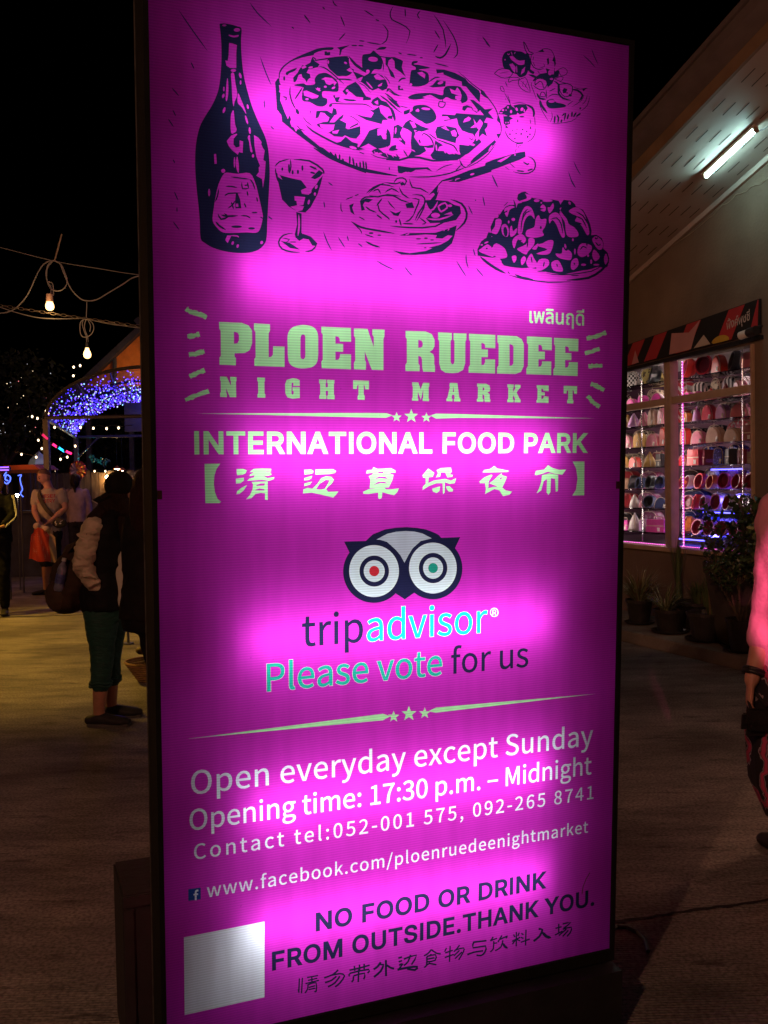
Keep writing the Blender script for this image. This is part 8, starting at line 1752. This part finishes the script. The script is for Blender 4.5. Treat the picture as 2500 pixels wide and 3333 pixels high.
LW = [
 [('b', 'black and white checked', -1.92, .30, .20), ('b', 'gold printed', -1.40, .34, .20), ('d', 'black and white checked', -1.68, .17, .17), ('s', 'black', -1.36, .17, .18)],
 [('b', 'black and white checked', -1.95, .38, .24), ('b', 'floral', -1.32, .24, .23), ('d', 'magenta', -1.72, .12, .14), ('d', 'magenta', -1.54, .17, .15), ('d', 'magenta', -1.30, .16, .16), ('t', 'floral', -1.88, .14, .15)],
 [('b', 'black', -1.85, .40, .18), ('b', 'black bow printed', -1.38, .28, .16), ('t', 'golden', -1.86, .14, .15), ('k', 'lilac', -1.70, .15, .17), ('k', 'pink', -1.52, .15, .18), ('d', 'beige', -1.36, .16, .18), ('d', 'pink', -1.21, .12, .17)],
 [('b', 'floral', -1.86, .30, .21), ('b', 'floral', -1.52, .32, .21), ('t', 'scarlet', -1.19, .12, .20), ('d', 'pink', -1.84, .18, .15), ('d', 'golden', -1.60, .18, .16), ('d', 'pink', -1.36, .19, .16)],
 [('b', 'floral', -1.72, .46, .18), ('b', 'maroon', -1.26, .22, .19), ('k', 'golden', -1.84, .12, .15), ('d', 'scarlet', -1.68, .14, .13), ('k', 'golden', -1.44, .14, .16), ('c', 'black', -1.24, .14, .13)],
 [('b', 'red', -1.78, .34, .22), ('b', 'plum floral', -1.40, .34, .22), ('s', 'black', -1.72, .12, .14), ('s', 'navy', -1.59, .11, .14), ('s', 'black', -1.42, .11, .14), ('s', 'navy', -1.26, .10, .14), ('d', 'beige', -1.86, .10, .13)],
 [('b', 'red', -1.80, .32, .18), ('b', 'plum floral', -1.44, .34, .18), ('k', 'white', -1.70, .12, .14), ('k', 'pink', -1.56, .10, .11), ('s', 'navy', -1.44, .12, .15), ('d', 'navy', -1.24, .15, .12)],
 [('b', 'black', -1.80, .34, .20), ('b', 'plum floral', -1.40, .34, .20), ('c', 'magenta', -1.86, .12, .12), ('k', 'white', -1.70, .16, .22), ('t', 'lilac', -1.53, .15, .14), ('c', 'magenta', -1.32, .22, .13)],
]
for r, it in enumerate(RW): goods('right', r, it, SHELF[r])
for r, it in enumerate(LW): goods('left', r, it, SHELF[r])
# tall blue barrels on the display floor
for i, (x, c) in enumerate(((-.82, 'navy'), (-.56, 'blue'), (-.30, 'lilac checked'))):
    mb = MB(); mb.lathe([(0, 0), (.085, 0), (.088, .01), (.088, .09), (.082, .10), (0, .10)], n=20)
    o = mb.build('drum_box', PAL[c], None, smooth=False); o.location = wl(x, .33, wz0+.001)
    tag(o, '%s round box on the display floor under the shelves, %s from the mullion' % (c, ORD[i]), 'box', 'round boxes on the display floor')
# price cards and the white display lamp reflected among the bags
# Thai lettering painted on the banner
M_let = mat('banner_lettering', (.52, .45, .40), .6, .1, 9)
mb = MB()
zz = 0
from mathutils.geometry import tessellate_polygon
mbs = {0: [], 1: []}
for ci, hole, Q in text_polys('thai', 'พิ้งค์พุซชี่', .16, -.215, .075, 0, .022):
    if hole: continue
    v = [Vector((x, by-.0065, 2.868+.0735*(x+.07)+y)) for x, y in Q]
    mb.add(v, tessellate_polygon([v]))
mb.build('lettering', M_let, ban)
# ---------------------------------------------------------------- plants along the wall
M_pot = mat('pot_plastic', (.022, .019, .017), .45, .3, 10, .15, 40)
M_soil = mat('potting_soil', (.03, .02, .014), .95, .4, 40, .6, 60)
M_gr = [mat('grass_blade', (.075, .11, .035), .55, .3, 6), mat('pale_blade', (.24, .25, .12), .55, .2, 6), mat('dry_blade', (.14, .10, .05), .7, .2, 6)]
M_lf = [mat('leaf_dark', (.022, .045, .016), .4, .35, 8), mat('leaf_mid', (.05, .085, .028), .4, .3, 8), mat('leaf_young', (.15, .17, .05), .45, .2, 8)]
M_twig = mat('twig_bark', (.07, .05, .032), .85, .3, 20)
def pot(t, r, h, saucer=True, flare=1.18):
    mb = MB(); mb.lathe([(0, .02), (r*.80, .02), (r*.82, .03), (r*flare*.92, h-.03), (r*flare, h-.028), (r*flare, h), (r*flare*.93, h), (r*flare*.90, h-.03)], n=26); mb.build('pot', M_pot, t, smooth=False)
    if saucer: mb = MB(); mb.lathe([(0, .004), (r*1.0, .004), (r*1.25, .022), (r*1.27, .03), (r*1.2, .03), (r*.98, .012), (0, .012)], n=26); mb.build('saucer', M_pot, t)
    mb = MB(); mb.lathe([(r*flare*.90, h-.03), (r*.5, h-.022), (0, h-.018)], n=20); mb.build('soil', M_soil, t)
def blades(mb, c, n, L, up, rr, w=.006, droop=1.0, mats=(0, 0, 1)):
    for _ in range(n):
        a = rr.uniform(0, 6.283); d = Vector((math.cos(a), math.sin(a), 0)); e = rr.uniform(.15, 1); l = L*rr.uniform(.55, 1.15); p = Vector(c)+d*rr.uniform(0, .05); v = (d*e*(1-up)+Vector((0, 0, 1))*(up+.25)).normalized()
        s = Vector((-d.y, d.x, 0)); pts = []; k = 6
        for i in range(k+1):
            pts.append((p.copy(), w*(1-(i/k)**2)+.0006)); p = p+v*l/k; v = (v+Vector((0, 0, -1))*droop*rr.uniform(.10, .30)*(i+1)/k*1.6).normalized()
        mi = rr.choice(mats)
        for (a1, w1), (b1, w2) in zip(pts, pts[1:]): mb.quad(a1-s*w1, a1+s*w1, b1+s*w2, b1-s*w2, mi)
def leaf(mb, q, a, b, L, mi):
    n = a.cross(b)*L*.06
    mb.add([q, q+a*L*.35+b*L*.26-n, q+a*L*.7+b*L*.20-n, q+a*L, q+a*L*.7-b*L*.20-n, q+a*L*.35-b*L*.26-n, q+a*L*.5], [(0, 1, 6), (1, 2, 6), (2, 3, 6), (3, 4, 6), (4, 5, 6), (5, 0, 6)], mi)
def shrub(t, base, h, spread, nst, rr, lsize, mats, density=9, low=.25):
    tw, lv = MB(), MB()
    def grow_(p, d, l, r, depth):
        pts = [p.copy()]; k = 4
        for i in range(k):
            p = p+d*l/k; d = (d+Vector((rr.uniform(-.25, .25), rr.uniform(-.25, .25), rr.uniform(-.05, .22)))).normalized(); pts.append(p.copy())
            if depth == 0 or i >= 2 or rr.random() < .4:
                for _ in range(density if depth == 0 else 1):
                    if (p.z-base.z) < h*low: continue
                    a = (d*.4+Vector((rr.gauss(0, 1), rr.gauss(0, 1), rr.gauss(.1, .7)))).normalized(); b = a.orthogonal().normalized(); b = Matrix.Rotation(rr.uniform(-.8, .8), 3, a) @ b
                    leaf(lv, p+Vector((rr.uniform(-.02, .02), rr.uniform(-.02, .02), rr.uniform(-.02, .02))), a, b, lsize*rr.uniform(.6, 1.25), rr.choice(mats))
            if depth > 0 and i >= 1:
                for _ in range(2 if i < 3 else 1):
                    dd = (d+Vector((rr.gauss(0, .75), rr.gauss(0, .75), rr.uniform(-.1, .6)))).normalized(); grow_(p, dd, l*rr.uniform(.45, .7), r*.55, depth-1)
        tw.tube(pts, [r*(1-.5*i/k) for i in range(k+1)], 5)
    for i in range(nst):
        a = 6.283*i/nst+rr.uniform(-.4, .4); grow_(base+Vector((math.cos(a)*.02, math.sin(a)*.02, 0)), Vector((math.cos(a)*spread, math.sin(a)*spread, 1)).normalized(), h*.52, .010, 2)
    tw.build('stems', M_twig, t); lv.build('leaves', M_lf, t)
ZP = .11
def potted(x, y, label): return thing('potted_plant', label, 'potted plant', wl(x, y, ZP), WRZ, 'potted plants along the shop wall')
rr = random.Random(21)
t = potted(-1.0, -.43, 'pot of drooping variegated grass nearest the pink sign on the pavement'); pot(t, .115, .24)
mb = MB(); blades(mb, (0, 0, .22), 230, .36, .30, rr, .0055, 1.15, (0, 1, 1, 2)); mb.build('leaves', M_gr, t)
t = potted(-.43, -.52, 'low wide pot with sparse arching grass blades on the kerb side'); pot(t, .135, .22, True, 1.12)
mb = MB(); blades(mb, (-.06, 0, .20), 90, .32, .25, rr, .005, 1.2, (0, 1, 1)); mb.build('leaves', M_gr, t)
t = potted(.06, -.53, 'flared pot with a tufted upright plant on a round saucer'); pot(t, .14, .25)
mb = MB(); blades(mb, (.05, .03, .22), 130, .34, .8, rr, .007, .8, (0, 0, 2)); blades(mb, (.02, .02, .30), 60, .2, .7, rr, .009, .7, (0, 0, 1)); mb.build('leaves', M_gr, t)
t = potted(.60, -.62, 'pot with a tall twiggy shrub standing before the big square planter'); pot(t, .115, .27, True, 1.15); shrub(t, Vector((0, 0, .24)), .85, .45, 7, rr, .045, (0, 0, 1), 2, .2)
t = potted(-.42, -.20, 'broad black bowl with short ferny plant standing behind the kerb pots'); pot(t, .17, .27, False, 1.3)
mb = MB(); blades(mb, (0, 0, .24), 160, .22, .6, rr, .006, .9, (0, 0, 2)); mb.build('leaves', M_gr, t)
t = potted(-.78, -.14, 'tall dark grass in a small pot close against the wall'); pot(t, .10, .22, False)
mb = MB(); blades(mb, (0, 0, .2), 90, .62, 1.3, rr, .006, .45, (0, 0, 2)); mb.build('leaves', M_gr, t)
# the big square planter with a leafy shrub
t = potted(.42, -.33, 'big dark square planter with a dense small leaved shrub in front of the window')
mb = MB()
def sq(a, z): return [Vector((-a, -a, z)), Vector((a, -a, z)), Vector((a, a, z)), Vector((-a, a, z))]
rings = [sq(.20, 0), sq(.205, .01), sq(.275, .60), sq(.285, .605), sq(.29, .70), sq(.262, .70), sq(.25, .64)]
for a, b in zip(rings, rings[1:]):
    for j in range(4): mb.quad(a[j], a[(j+1) % 4], b[(j+1) % 4], b[j])
mb.build('pot', mat('planter_clay', (.040, .032, .026), .75, .35, 6, .3, 30), t)
mb = MB(); mb.add(rings[-1], [(0, 1, 2, 3)]); mb.build('soil', M_soil, t)
shrub(t, Vector((0, 0, .63)), .72, .42, 5, rr, .068, (0, 0, 0, 1), 1, .28)
t = potted(1.02, -.36, 'yellowish leafed shrub in a plain pot beyond the planter, by the person in pink'); pot(t, .12, .26); shrub(t, Vector((0, 0, .24)), .95, .35, 6, rr, .07, (1, 2, 0), 5, .3)
